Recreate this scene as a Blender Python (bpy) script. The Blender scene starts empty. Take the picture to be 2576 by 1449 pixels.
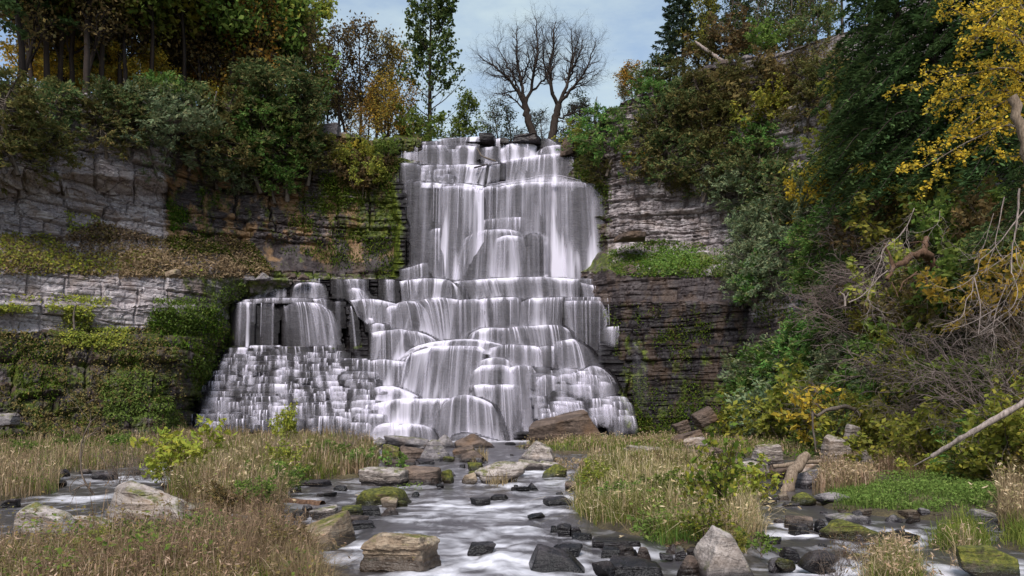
import bpy, math, random
import numpy as np
from mathutils import Vector, Matrix, noise as mnoise

SC = bpy.context.scene
COL = SC.collection
R = math.radians
F, CU, VH, CH = 2000.0, 1288.0, 1040.0, 2.6      # focal length, principal point and eye height used to lay the place out
RNG = np.random.default_rng(7)

def P(u, v, Y):
    u, v, Y = np.broadcast_arrays(np.asarray(u, float), np.asarray(v, float), np.asarray(Y, float))
    return np.stack([(u - CU) / F * Y, Y, CH - (v - VH) / F * Y], -1)

def zb(Y):                                        # level of the valley floor (the stream climbs gently to the falls)
    return 0.0143 * np.maximum(np.asarray(Y, float) - 30, 0)

def GY(v):                                        # distance of a point of the valley floor
    k = (np.asarray(v, float) - VH) / F
    return np.where(k > 0.0867, CH / np.maximum(k, 1e-3), 3.029 / (k + .0143))

# ------------------------------------------------------------------ noise
def _h(i, j, k, s):
    n = (i.astype(np.int64) * 73856093) ^ (j.astype(np.int64) * 19349663) ^ (k.astype(np.int64) * 83492791) ^ (s * 2654435761)
    n = (n ^ (n >> 13)) & 0xffffffff
    n = (n * 1274126177) & 0xffffffff
    n = (n ^ (n >> 16)) & 0xffffffff
    n = (n * 2246822519) & 0xffffffff
    n = n ^ (n >> 15)
    return (n & 0xffffff) / float(0xffffff)

def vn(x, y, z, s=0):
    x, y, z = np.broadcast_arrays(np.asarray(x, float), np.asarray(y, float), np.asarray(z, float))
    i, j, k = np.floor(x), np.floor(y), np.floor(z)
    a, b, c = x - i, y - j, z - k
    a = a * a * (3 - 2 * a); b = b * b * (3 - 2 * b); c = c * c * (3 - 2 * c)
    o = 0
    for di in (0, 1):
        for dj in (0, 1):
            for dk in (0, 1):
                w = (a if di else 1 - a) * (b if dj else 1 - b) * (c if dk else 1 - c)
                o = o + w * _h(i + di, j + dj, k + dk, s)
    return o

def fbm(x, y, z, o=4, s=0):
    t, a, n = 0, .5, 0
    for q in range(o):
        f = 2.03 ** q
        t = t + a * vn(x * f, y * f, z * f, s + q * 17)
        n += a; a *= .5
    return t / n                                   # 0..1

def smooth(a, b, x):
    t = np.clip((x - a) / (b - a), 0, 1)
    return t * t * (3 - 2 * t)

def blocks(t, z, seed, lay=(.3, 1.1), wid=(.9, 3.2)):
    """Bedded rock: irregular layers cut by vertical joints. Returns (offset 0..1, joint depth 0..1, cell value)."""
    rg = np.random.default_rng(seed)
    zz = z + .35 * (fbm(t * .25, z * .2, 0, 2, seed) - .5)
    br = np.cumsum(rg.uniform(lay[0], lay[1], 400)) - 60
    li = np.searchsorted(br, zz)
    li = np.clip(li, 1, 399)
    dz = np.minimum(zz - br[li - 1], br[li] - zz)
    W = rg.uniform(wid[0], wid[1], 400)[li]
    O = rg.uniform(0, 10, 400)[li]
    q = (t + O + .25 * (vn(t * .8, z * 1.2, 3, seed) - .5)) / W
    bi = np.floor(q)
    fr = q - bi
    dt = np.minimum(fr, 1 - fr) * W
    val = _h(bi, li, li * 0, seed)
    lv = _h(li, li * 0, li * 0, seed + 5)
    joint = np.maximum(1 - dz / .10, 0) * .8 + np.maximum(1 - dt / .13, 0)
    return .6 * val + .4 * lv, np.clip(joint, 0, 1), val

# ------------------------------------------------------------------ meshes
def mk(name, V, faces, mats=(), smooth_=True, uv=None, attrs=None, mi=None):
    V = np.asarray(V, np.float32).reshape(-1, 3)
    if isinstance(faces, np.ndarray): faces = [faces]
    faces = [np.asarray(f, np.int32) for f in faces if len(f)]
    me = bpy.data.meshes.new(name)
    nl = sum(f.size for f in faces); nf = sum(len(f) for f in faces)
    me.vertices.add(len(V)); me.vertices.foreach_set('co', V.ravel())
    me.loops.add(nl); me.polygons.add(nf)
    li = np.concatenate([f.ravel() for f in faces])
    st = []; o = 0
    for f in faces:
        st.append(o + np.arange(len(f)) * f.shape[1]); o += f.size
    me.loops.foreach_set('vertex_index', li.astype(np.int32))
    me.polygons.foreach_set('loop_start', np.concatenate(st).astype(np.int32))
    me.polygons.foreach_set('use_smooth', np.full(nf, smooth_, bool))
    if mi is not None: me.polygons.foreach_set('material_index', np.asarray(mi, np.int32))
    if uv is not None:
        l = me.uv_layers.new(name='UVMap')
        l.data.foreach_set('uv', np.asarray(uv, np.float32)[li].ravel())
    for k, a in (attrs or {}).items():
        at = me.attributes.new(k, 'FLOAT', 'POINT'); at.data.foreach_set('value', np.asarray(a, np.float32).ravel())
    for m in mats: me.materials.append(m)
    me.update(calc_edges=True); me.validate()
    return me

def gridf(n, m):
    i = np.arange(n * m).reshape(n, m)
    return np.stack([i[:-1, :-1], i[:-1, 1:], i[1:, 1:], i[1:, :-1]], -1).reshape(-1, 4)

def ob(name, me, parent=None, **props):
    o = bpy.data.objects.new(name, me); COL.objects.link(o)
    if parent is not None: o.parent = parent
    for k, v in props.items(): o[k] = v
    return o

THINGS = []
def thing(name, label, cat, loc=(0, 0, 0), group=None, data=None, rot=(0, 0, 0), scale=1.0):
    o = bpy.data.objects.new(name, data); COL.objects.link(o)
    o.location = loc; o.rotation_euler = rot
    o.scale = (scale, scale, scale) if np.isscalar(scale) else scale
    o['label'] = label; o['category'] = cat
    if group: o['group'] = group
    if data is None: o.empty_display_size = .2
    THINGS.append(o)
    return o

def screen_u(o):
    return CU + F * o.location.x / max(o.location.y, 1)

ORD = 'first second third fourth fifth sixth seventh eighth ninth tenth eleventh twelfth thirteenth fourteenth fifteenth sixteenth seventeenth eighteenth nineteenth twentieth'.split()
def settle_labels():
    d = {}
    for o in THINGS: d.setdefault(o['label'], []).append(o)
    for l, os_ in d.items():
        if len(os_) == 1: continue
        os_.sort(key=screen_u)
        n = len(os_)
        for i, o in enumerate(os_):
            if i == 0: t = 'leftmost one'
            elif i == n - 1: t = 'rightmost one'
            elif i < len(ORD): t = ORD[i] + ' from the left'
            else: t = ORD[min(n - 1 - i, 19)] + ' from the right'
            o['label'] = l + ', ' + t

# ------------------------------------------------------------------ materials
class N:
    def __init__(s, m):
        s.m = m; m.use_nodes = True; s.t = m.node_tree; s.t.nodes.clear()
        s.out = s.n('ShaderNodeOutputMaterial')
    def n(s, typ, **k):
        x = s.t.nodes.new(typ)
        for a, b in k.items(): setattr(x, a, b)
        return x
    def l(s, a, b): s.t.links.new(a, b)
    def val(s, x, sock):
        if hasattr(x, 'is_linked') or hasattr(x, 'links'): s.l(x, sock)
        else: sock.default_value = x
    def math(s, op, a, b=0.0, clamp=False):
        x = s.n('ShaderNodeMath', operation=op, use_clamp=clamp); s.val(a, x.inputs[0]); s.val(b, x.inputs[1]); return x.outputs[0]
    def mix(s, f, a, b):
        x = s.n('ShaderNodeMix', data_type='RGBA'); s.val(f, x.inputs[0]); s.val(a, x.inputs[6]); s.val(b, x.inputs[7]); return x.outputs[2]
    def mapr(s, x, a, b, c=0., d=1.):
        q = s.n('ShaderNodeMapRange'); s.val(x, q.inputs[0]); q.inputs[1].default_value = a; q.inputs[2].default_value = b
        q.inputs[3].default_value = c; q.inputs[4].default_value = d; return q.outputs[0]
    def noise(s, vec, scale, detail=4, rough=.55, dist=0.):
        x = s.n('ShaderNodeTexNoise'); s.l(vec, x.inputs['Vector']); x.inputs['Scale'].default_value = scale
        x.inputs['Detail'].default_value = detail; x.inputs['Roughness'].default_value = rough; x.inputs['Distortion'].default_value = dist
        return x.outputs[0]
    def scale(s, vec, sx, sy, sz):
        x = s.n('ShaderNodeMapping'); s.l(vec, x.inputs[0]); x.inputs['Scale'].default_value = (sx, sy, sz); return x.outputs[0]
    def ramp(s, f, stops):
        x = s.n('ShaderNodeValToRGB'); s.l(f, x.inputs[0]); e = x.color_ramp.elements
        while len(e) > 1: e.remove(e[0])
        for i, (p, c) in enumerate(stops):
            q = e[0] if i == 0 else e.new(p)
            q.position = p; q.color = (*c[:3], 1)
        return x.outputs[0]
    def attr(s, name):
        x = s.n('ShaderNodeAttribute', attribute_name=name); return x.outputs['Fac']

def srgb(r, g, b):
    f = lambda c: (c / 255 / 12.92) if c / 255 <= .04045 else ((c / 255 + .055) / 1.055) ** 2.4
    return (f(r), f(g), f(b), 1)

def rock_mat(name, dark, mid, light, rust, moss=.0, obj=False, wetline=False, topl=0., sc=1.0):
    """Bedded limestone; attributes tone (0 dry pale .. 1 wet dark) and moss say where it is wet or overgrown."""
    m = bpy.data.materials.new(name); s = N(m)
    geo = s.n('ShaderNodeNewGeometry'); tc = s.n('ShaderNodeTexCoord')
    pos = tc.outputs['Object'] if obj else geo.outputs['Position']
    if obj:
        oi = s.n('ShaderNodeObjectInfo'); av = s.n('ShaderNodeVectorMath', operation='ADD')
        s.l(pos, av.inputs[0]); sv = s.n('ShaderNodeCombineXYZ'); q = s.math('MULTIPLY', oi.outputs['Random'], 40.)
        s.l(q, sv.inputs[0]); s.l(q, sv.inputs[1]); s.l(sv.outputs[0], av.inputs[1]); pos = av.outputs[0]
    bed = s.scale(pos, .35, .35, 2.2 if obj else 1.1)
    n1 = s.noise(bed, 1.6 * sc, 6, .62, .4)
    n2 = s.noise(pos, 5. * sc, 6, .65)
    n3 = s.noise(pos, .5 * sc, 3, .5)
    n4 = s.noise(pos, 26. * sc, 3, .6)
    f = s.math('ADD', s.math('MULTIPLY', n1, .6), s.math('MULTIPLY', n2, .4))
    col = s.ramp(f, [(.30, dark), (.47, mid), (.62, light)])
    col = s.mix(s.mapr(n3, .52, .72, 0., .75), col, rust)
    pit = s.mapr(n4, .30, .46, .5, 1.0)
    mm = s.n('ShaderNodeMix', data_type='RGBA', blend_type='MULTIPLY'); mm.inputs[0].default_value = .8
    s.l(col, mm.inputs[6]); s.l(pit, mm.inputs[7]); col = mm.outputs[2]
    lc = s.n('ShaderNodeMix', data_type='RGBA', blend_type='MULTIPLY'); lc.inputs[0].default_value = .75 if obj else .45
    s.l(col, lc.inputs[6]); s.l(s.mapr(s.math('ABSOLUTE', s.math('SUBTRACT', n1, .5)), 0., .022, .22, 1.), lc.inputs[7]); col = lc.outputs[2]
    sep = s.n('ShaderNodeSeparateXYZ'); s.l(geo.outputs['Normal'], sep.inputs[0])
    rough = .85
    if topl > 0:                                   # pale lichen crust on top faces
        t = s.math('MULTIPLY', s.mapr(sep.outputs[2], .25, .8), s.mapr(s.noise(pos, 3.2, 6, .7), .40, .55), True)
        col = s.mix(s.math('MULTIPLY', t, topl), col, srgb(205, 192, 186))
    if not obj:
        vo = s.n('ShaderNodeTexVoronoi', feature='DISTANCE_TO_EDGE'); vd = s.n('ShaderNodeVectorMath', operation='ADD'); cv = s.n('ShaderNodeCombineXYZ')
        w0 = s.math('MULTIPLY', n1, .7); s.l(w0, cv.inputs[0]); s.l(w0, cv.inputs[2]); s.l(s.scale(pos, .55, .35, .8), vd.inputs[0]); s.l(cv.outputs[0], vd.inputs[1]); s.l(vd.outputs[0], vo.inputs['Vector']); vo.inputs['Scale'].default_value = 1.
        ck = s.n('ShaderNodeMix', data_type='RGBA', blend_type='MULTIPLY'); ck.inputs[0].default_value = .8; s.l(col, ck.inputs[6]); s.l(s.mapr(vo.outputs['Distance'], .0, .035, .25, 1.), ck.inputs[7]); col = ck.outputs[2]
        tone = s.attr('tone')
        streak = s.noise(s.scale(pos, 1.4, 1.4, .10), 1.0, 4, .6)
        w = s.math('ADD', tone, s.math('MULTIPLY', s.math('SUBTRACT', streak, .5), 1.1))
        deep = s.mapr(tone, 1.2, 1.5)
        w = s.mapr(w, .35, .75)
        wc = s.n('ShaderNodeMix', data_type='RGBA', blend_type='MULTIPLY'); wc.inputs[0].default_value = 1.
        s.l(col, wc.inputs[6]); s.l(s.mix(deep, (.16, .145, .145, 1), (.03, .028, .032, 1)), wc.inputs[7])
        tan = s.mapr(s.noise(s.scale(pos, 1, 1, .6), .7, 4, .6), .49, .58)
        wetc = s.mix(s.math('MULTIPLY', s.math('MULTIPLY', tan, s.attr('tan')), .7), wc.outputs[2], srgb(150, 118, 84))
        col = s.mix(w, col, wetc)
        rough = s.mapr(w, 0, 1, .85, .42)
        mo = s.attr('moss')
        mn = s.noise(s.scale(pos, 1., 1., .55), 1.1, 6, .66)
        mf = s.mapr(s.math('ADD', mo, s.math('MULTIPLY', s.math('SUBTRACT', mn, .5), 1.6)), .42, .62)
        mc = s.ramp(s.noise(pos, 2.6, 5, .7), [(.30, srgb(32, 37, 15)), (.5, srgb(70, 81, 29)), (.66, srgb(118, 126, 48))])
        col = s.mix(s.math('MULTIPLY', mf, .9), col, mc)
    elif moss > 0:
        mn = s.noise(pos, 2.2, 6, .68)
        mf = s.mapr(s.math('ADD', s.math('MULTIPLY', sep.outputs[2], .25), mn), .72 - .36 * moss, .86 - .36 * moss)
        mc = s.ramp(s.noise(pos, 9., 4, .7), [(.3, srgb(34, 34, 12)), (.5, srgb(80, 84, 28)), (.7, srgb(128, 122, 46))])
        col = s.mix(s.math('MULTIPLY', mf, .92), col, mc)
    if wetline:                                    # the splash zone just above the stream stays wet and dark
        sp = s.n('ShaderNodeSeparateXYZ'); s.l(geo.outputs['Position'], sp.inputs[0])
        lv = s.math('MULTIPLY', s.math('MAXIMUM', s.math('SUBTRACT', sp.outputs[1], 30.), 0.), .0143)
        hh = s.math('SUBTRACT', sp.outputs[2], lv)
        hh = s.math('ADD', hh, s.math('MULTIPLY', s.math('SUBTRACT', n2, .5), .18))
        wf = s.mapr(hh, .10, .24, 1., 0.)
        dk = s.n('ShaderNodeMix', data_type='RGBA', blend_type='MULTIPLY'); s.l(wf, dk.inputs[0])
        s.l(col, dk.inputs[6]); dk.inputs[7].default_value = (.20, .19, .2, 1); col = dk.outputs[2]
        rough = s.mapr(wf, 0, 1, .85 if wetline is True else .4, .3)
    b = s.n('ShaderNodeBsdfPrincipled'); s.l(col, b.inputs['Base Color']); s.val(rough, b.inputs['Roughness'])
    b.inputs['Specular IOR Level'].default_value = .35 if obj else .16
    bu = s.n('ShaderNodeBump'); bu.inputs['Strength'].default_value = .8; bu.inputs['Distance'].default_value = .12
    hgt = s.math('ADD', s.math('MULTIPLY', n1, 1.), s.math('ADD', s.math('MULTIPLY', n2, .5), s.math('MULTIPLY', n4, .18)))
    s.l(hgt, bu.inputs['Height']); s.l(bu.outputs[0], b.inputs['Normal'])
    s.l(b.outputs[0], s.out.inputs[0])
    return m

def leaf_mat(name, cols, trans=.35, bright=1.0):
    """Leaves: each leaf takes its own shade from the list; light passes through them."""
    m = bpy.data.materials.new(name); s = N(m)
    geo = s.n('ShaderNodeNewGeometry'); oi = s.n('ShaderNodeObjectInfo')
    n = len(cols)
    c = s.ramp(geo.outputs['Random Per Island'], [((i + .5) / n, srgb(*q)) for i, q in enumerate(cols)])
    hs = s.n('ShaderNodeHueSaturation'); s.l(c, hs.inputs['Color'])
    s.l(s.mapr(oi.outputs['Random'], 0, 1, .485, .515), hs.inputs['Hue']); s.l(s.mapr(oi.outputs['Random'], 0, 1, 1.1 * bright, 1.65 * bright), hs.inputs['Value'])
    d = s.n('ShaderNodeBsdfDiffuse'); s.l(hs.outputs[0], d.inputs[0])
    t = s.n('ShaderNodeBsdfTranslucent'); s.l(hs.outputs[0], t.inputs[0])
    x = s.n('ShaderNodeMixShader'); x.inputs[0].default_value = trans
    s.l(d.outputs[0], x.inputs[1]); s.l(t.outputs[0], x.inputs[2])
    s.l(x.outputs[0], s.out.inputs[0])
    return m

def bark_mat(name, a, b, sc=6.):
    m = bpy.data.materials.new(name); s = N(m)
    tc = s.n('ShaderNodeTexCoord')
    n = s.noise(s.scale(tc.outputs['Object'], 1, 1, .18), sc * 3, 5, .65)
    c = s.ramp(n, [(.32, srgb(*a)), (.66, srgb(*b))])
    d = s.n('ShaderNodeBsdfPrincipled'); s.l(c, d.inputs['Base Color']); d.inputs['Roughness'].default_value = .9
    d.inputs['Specular IOR Level'].default_value = .15
    bu = s.n('ShaderNodeBump'); bu.inputs['Strength'].default_value = .7; bu.inputs['Distance'].default_value = .03
    s.l(n, bu.inputs['Height']); s.l(bu.outputs[0], d.inputs['Normal'])
    s.l(d.outputs[0], s.out.inputs[0])
    return m
# ================================================================== the gorge walls
M_CLIFF = rock_mat('cliff_rock', srgb(92, 82, 84), srgb(160, 149, 150), srgb(198, 189, 189), srgb(146, 126, 114))

class Wall:
    """A cliff given by upright sections: every section lists the points of its profile from crest to foot."""
    def __init__(s, us, rows, back):
        s.us = np.array(us, float)
        s.v = np.array([r[0] for r in rows], float)          # row x column
        s.Y = np.array([r[1] for r in rows], float)
        s.back = back
    def Yat(s, u, v):
        u = np.atleast_1d(np.asarray(u, float)); v = np.atleast_1d(np.asarray(v, float))
        vv = np.stack([np.interp(u, s.us, r) for r in s.v]); yy = np.stack([np.interp(u, s.us, r) for r in s.Y])
        out = np.empty(len(u))
        for i in range(len(u)): out[i] = np.interp(v[i], vv[:, i], yy[:, i])
        return out
    def crest(s, u): return np.interp(u, s.us, s.v[0]), np.interp(u, s.us, s.Y[0])
    def plateau(s, u, dy):
        v, Y = s.crest(u); p = P(u, v, Y)
        z = np.interp(dy, [0] + [b[0] for b in s.back], [0] + [b[1] for b in s.back])
        return np.array([p[0] * (1 + dy / Y * .8), Y + dy, p[2] + z])
    def mesh(s, name, u0, u1, du, dv, attrf, ampf, seed):
        n = int((u1 - u0) / du) + 1
        u = np.linspace(u0, u1, n)
        vv = [np.interp(u, s.us, r) for r in s.v]; yy = [np.interp(u, s.us, r) for r in s.Y]
        rows, vr = [], []
        c = P(u, vv[0], yy[0])
        prev = []
        for dy, dz in reversed(s.back):
            q = c.copy(); q[:, 0] *= (1 + dy / yy[0] * .8); q[:, 1] += dy; q[:, 2] += dz; prev.append(q)
        chain = prev + [c]
        for a, b in zip(chain[:-1], chain[1:]):
            for t in np.linspace(0, 1, 10)[:-1]: rows.append(a * (1 - t) + b * t); vr.append(vv[0] - 1)
        for r in range(len(vv) - 1):
            k = max(3, int(np.max(np.abs(vv[r + 1] - vv[r])) / dv), int(np.max(np.abs(yy[r + 1] - yy[r])) / .35))
            for t in np.linspace(0, 1, k + 1)[:-1]:
                rows.append(P(u, vv[r] * (1 - t) + vv[r + 1] * t, yy[r] * (1 - t) + yy[r + 1] * t)); vr.append(vv[r] * (1 - t) + vv[r + 1] * t)
        rows.append(P(u, vv[-1], yy[-1])); vr.append(vv[-1])
        G = np.stack(rows); VR = np.stack(vr); UR = np.broadcast_to(u, VR.shape)
        gu = np.gradient(G, axis=1); gv = np.gradient(G, axis=0)
        nn = np.cross(gu, gv); nn /= np.linalg.norm(nn, axis=-1, keepdims=True) + 1e-9
        sg = np.sign(-nn[..., 1:2] * 1.0 - nn[..., 0:1] * G[..., 0:1] / 60 + nn[..., 2:3] * .3); nn = nn * np.where(sg == 0, 1, sg)
        t = np.concatenate([[0], np.cumsum(np.linalg.norm(np.diff(c[:, :2], axis=0), axis=1))])
        T = np.broadcast_to(t, VR.shape); Z = G[..., 2]
        off, joint, val = blocks(T, Z, seed, *((.7, 2.8), (1., 4.)) if seed == 11 else ((.25, 1.5), (1.2, 6.)))
        off2, joint2, _ = blocks(T, Z, seed + 9, (.08, .5), (.5, 2.6))
        lo = fbm(T * .45, Z * .8, 3, 3, seed + 4)
        off = .72 * off + .28 * np.round(smooth(.25, .75, lo) * 4) / 4
        big = fbm(T * .16, Z * .10, 1.7, 3, seed + 3) - .5
        rk, sm = ampf(UR, VR)
        d = rk * (1.25 * (off - .5) + .35 * (off2 - .5) - (.45 if seed == 11 else .22) * joint - .12 * joint2 + 1.5 * big + .35 * (fbm(T * 1.4, Z * 2.2, 9, 4, seed) - .5))
        d = d + sm * 1.2 * (fbm(T * .35, Z * .35, G[..., 1] * .35, 5, seed + 1) - .45)
        G = G + nn * d[..., None]
        tone, moss, tan = attrf(UR, VR, val)
        s.G, s.NN, s.UR, s.VR = G, nn, UR, VR
        me = mk(name, G.reshape(-1, 3), gridf(*VR.shape)[:, ::-1], [M_CLIFF], False, attrs=dict(tone=tone, moss=moss, tan=tan))
        return ob(name, me, kind='structure')

LW = Wall([-500, -200, 0, 160, 400, 455, 500, 540, 575, 620, 680, 850, 1000, 1060], [
    ([150, 200, 215, 225, 265, 275, 285, 295, 305, 315, 325, 345, 352, 352], [44, 53, 58, 62, 68, 69.8, 71.2, 72.6, 73.4, 74.2, 75, 77, 79, 80]),
    ([440, 432, 428, 436, 446, 452, 450, 450, 450, 450, 450, 460, 480, 480], [43.0, 52.0, 57.0, 61.0, 67.2, 70.2, 72.2, 73.5, 74.4, 75.2, 76, 78, 79, 79.5]),
    ([500, 490, 482, 490, 498, 490, 480, 480, 480, 480, 480, 490, 510, 510], [45.2, 54.2, 59.4, 63.4, 69.2, 71.0, 72.4, 73.7, 74.6, 75.4, 76.2, 78, 79, 79.5]),
    ([600, 600, 592, 605, 610, 607, 605, 608, 615, 625, 640, 700, 700, 700], [45, 53.6, 58.8, 62.6, 68, 69.6, 71, 72.2, 73.2, 74.2, 75.0, 77, 78, 79]),
    ([690, 688, 685, 692, 705, 706, 707, 706, 705, 703, 702, 712, 712, 712], [41, 50, 55, 59, 64.6, 66.4, 68, 69.8, 71.5, 72.6, 73.6, 76, 77, 78]),
    ([760, 760, 755, 760, 765, 765, 765, 765, 765, 765, 765, 765, 765, 765], [40.7, 49.7, 54.6, 58.6, 64.3, 66.2, 67.8, 69.8, 72.4, 75, 76, 76.5, 77, 78]),
    ([768, 768, 763, 768, 772, 772, 772, 772, 772, 772, 772, 772, 772, 772], [40.0, 49.0, 53.8, 57.8, 63.5, 65.4, 67.4, 69.6, 73.2, 75.4, 76, 76.5, 77, 78]),
    ([822, 822, 822, 825, 840, 845, 850, 852, 855, 858, 860, 870, 870, 870], [40.2, 49.2, 54.0, 58.0, 63.3, 65.2, 67.4, 70.0, 73.4, 75.6, 76, 76.5, 77, 78]),
    ([830, 830, 830, 834, 850, 855, 860, 863, 866, 870, 872, 880, 880, 880], [38.9, 47.9, 52.7, 56.7, 62.0, 64.2, 66.8, 70.2, 73.6, 75.8, 76, 76.5, 77, 78]),
    ([880, 880, 880, 880, 885, 888, 890, 892, 895, 898, 900, 905, 905, 905], [38.5, 47.5, 52.2, 56.2, 61.5, 63.8, 66.8, 71.0, 74, 76, 76, 76.5, 77, 78]),
    ([960, 960, 955, 955, 955, 955, 955, 955, 955, 955, 955, 955, 955, 955], [36.8, 45.8, 50.2, 54.2, 59.8, 63.0, 68.2, 72.4, 75, 76, 76, 76.5, 77, 78]),
    ([1100, 1097, 1092, 1092, 1095, 1097, 1098, 1099, 1100, 1100, 1100, 1105, 1105, 1105], [34.5, 43.0, 47.3, 51.4, 57.5, 62.4, 69, 72.5, 74, 76, 76, 76.5, 77, 78]),
], [(7, 2.6), (30, 8.5), (90, 13)])

RW = Wall([1430, 1500, 1560, 1700, 1850, 1990, 2100, 2250, 2420, 2600, 3100], [
    ([352, 320, 258, 205, 150, 118, 85, 40, -60, -160, -250], [80, 78, 76, 75, 73, 70, 66, 60, 53, 47, 41]),
    ([480, 470, 455, 430, 400, 380, 370, 350, 330, 320, 300], [79, 77.5, 76, 75, 73, 69.5, 65, 56, 47, 39.5, 34]),
    ([690, 640, 610, 612, 622, 636, 640, 640, 640, 640, 640], [79, 76.6, 75, 73.6, 70.5, 65.5, 58.5, 50, 41.5, 34.5, 29]),
    ([700, 694, 690, 688, 690, 700, 700, 700, 700, 700, 700], [78, 73.4, 71.4, 69.8, 66.8, 61.2, 55, 47.6, 39.8, 33.2, 27.5]),
    ([760, 752, 750, 748, 752, 760, 760, 760, 760, 760, 760], [78, 73.2, 71.2, 69.6, 66.6, 60.8, 54.2, 46.6, 38.8, 32.2, 26.5]),
    ([768, 760, 757, 756, 760, 768, 768, 768, 768, 768, 768], [78, 73, 70.7, 69.0, 66.0, 60.3, 53.8, 46.2, 38.4, 31.8, 26.2]),
    ([870, 868, 860, 858, 862, 870, 870, 870, 880, 900, 900], [78, 73, 70.6, 68.8, 65.7, 59.4, 52.4, 44.2, 36.4, 29.9, 24.6]),
    ([880, 874, 866, 864, 868, 880, 880, 880, 890, 910, 910], [78, 73, 70.4, 68.2, 65.2, 59.0, 52.0, 43.8, 36.0, 29.5, 24.3]),
    ([1010, 1010, 1010, 1005, 1005, 1010, 1010, 1020, 1040, 1060, 1090], [78, 73, 70.2, 67.8, 64.3, 57.0, 49.0, 40.4, 32.4, 26.2, 20.2]),
    ([1115, 1112, 1108, 1108, 1112, 1125, 1145, 1175, 1215, 1255, 1320], [78, 73, 70, 67, 61, 53, 45, 36.4, 28.6, 23, 17.2]),
], [(6, 1.6), (30, 5), (90, 8)])

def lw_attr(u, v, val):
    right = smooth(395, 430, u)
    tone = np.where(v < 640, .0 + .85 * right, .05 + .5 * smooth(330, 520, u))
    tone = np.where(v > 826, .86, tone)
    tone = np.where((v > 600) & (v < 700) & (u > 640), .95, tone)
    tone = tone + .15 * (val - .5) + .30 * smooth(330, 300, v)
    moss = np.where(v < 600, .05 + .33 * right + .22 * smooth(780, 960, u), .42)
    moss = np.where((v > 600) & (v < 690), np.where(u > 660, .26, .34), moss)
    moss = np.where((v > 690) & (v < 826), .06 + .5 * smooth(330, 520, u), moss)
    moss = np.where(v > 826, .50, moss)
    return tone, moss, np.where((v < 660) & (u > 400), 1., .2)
def lw_amp(u, v):
    slope = smooth(600, 622, v) * (1 - smooth(680, 692, v)) 
    slope = np.clip(slope + (v < 220), 0, 1)
    return (1 - slope) * np.where(v > 690, .55 + .5 * smooth(860, 900, v), 1.0), slope + .3 * smooth(880, 930, v)
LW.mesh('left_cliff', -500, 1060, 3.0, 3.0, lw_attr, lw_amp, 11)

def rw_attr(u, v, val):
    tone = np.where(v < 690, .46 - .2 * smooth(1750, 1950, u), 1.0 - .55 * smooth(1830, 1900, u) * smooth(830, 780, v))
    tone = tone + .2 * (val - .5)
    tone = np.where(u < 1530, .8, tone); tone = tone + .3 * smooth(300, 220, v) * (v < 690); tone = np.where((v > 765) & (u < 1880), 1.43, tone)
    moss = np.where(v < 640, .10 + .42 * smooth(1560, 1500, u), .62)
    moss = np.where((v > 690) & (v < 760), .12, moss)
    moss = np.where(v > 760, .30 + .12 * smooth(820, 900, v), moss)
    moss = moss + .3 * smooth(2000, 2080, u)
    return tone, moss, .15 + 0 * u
def rw_amp(u, v):
    s = smooth(1990, 2120, u); s = np.maximum(s, smooth(625, 640, v) * (1 - smooth(682, 690, v)))
    return (1 - s) * np.where(v > 690, .5, 1.0), s
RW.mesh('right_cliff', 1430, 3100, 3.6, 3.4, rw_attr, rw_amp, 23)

# ================================================================== the falls: ledges, rock and water
def base_center(v):
    return np.interp(v, [300, 345, 352, 411, 412.5, 458, 461, 690, 699, 701, 745, 748, 800, 870, 1000, 1112, 1140],
                     [86, 82, 80.6, 80.2, 79, 78.4, 77.2, 76.2, 75.8, 74.4, 74.1, 73.2, 72.2, 70.6, 67.6, 65.4, 65])
def base_left(v):
    return np.interp(v, [300, 345, 352, 411, 412.5, 458, 461, 690, 699, 701, 745, 748, 868, 874, 1000, 1112, 1140],
                     [86, 82, 80.6, 80.2, 79, 78.4, 77.2, 76.4, 76, 74.4, 74.1, 73.2, 72.9, 72, 68.6, 65.6, 65.2])
def fbase(u, v):
    w = smooth(860, 930, u)
    return base_left(v) * (1 - w) + base_center(v) * w

V2 = lambda x, y: (858.7 + x / 3, 268.3 + y / 3)
V5 = lambda x, y: (429.3 + x / 3, 670.8 + y / 3)
V6 = lambda x, y: (939.2 + x / 3, 670.8 + y / 3)
CURT = []
def cur(view, top, bot, d, p=1.0, edge=.12, fade=.0, lip=.8, dy=0., out=None, ft=0.):
    CURT.append(dict(t=[view(*q) for q in top], b=[view(*q) for q in bot], d=d, p=p, edge=edge, fade=fade, lip=lip, dy=dy, out=out, ft=ft))

# --- upper fall
cur(V2, [(375, 285), (410, 264), (560, 266), (700, 263)], [(380, 335), (420, 330), (560, 305), (700, 300)], .62)
cur(V2, [(510, 308), (600, 294), (690, 290), (765, 292)], [(500, 425), (600, 432), (690, 432), (770, 432)], .60)
cur(V2, [(752, 328), (800, 322), (900, 325)], [(745, 435), (800, 436), (905, 436)], .62)
cur(V2, [(690, 292), (780, 296), (900, 292)], [(740, 330), (800, 328), (900, 330)], .5, edge=.2)
cur(V2, [(372, 385), (400, 352), (480, 330), (560, 330)], [(350, 415), (395, 424), (480, 428), (560, 430)], .98, p=.6)
cur(V2, [(690, 275), (740, 248), (800, 238), (930, 233)], [(700, 292), (740, 294), (810, 296), (930, 296)], .66)
cur(V2, [(925, 234), (980, 230), (1056, 222)], [(868, 440), (925, 442), (985, 445)], .98, p=.8)
cur(V2, [(880, 300), (930, 292), (1010, 300)], [(850, 440), (930, 445), (1000, 445)], .95, p=.7)
cur(V2, [(1060, 312), (1110, 306), (1160, 300)], [(1050, 402), (1110, 410), (1165, 412)], .62)
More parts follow.
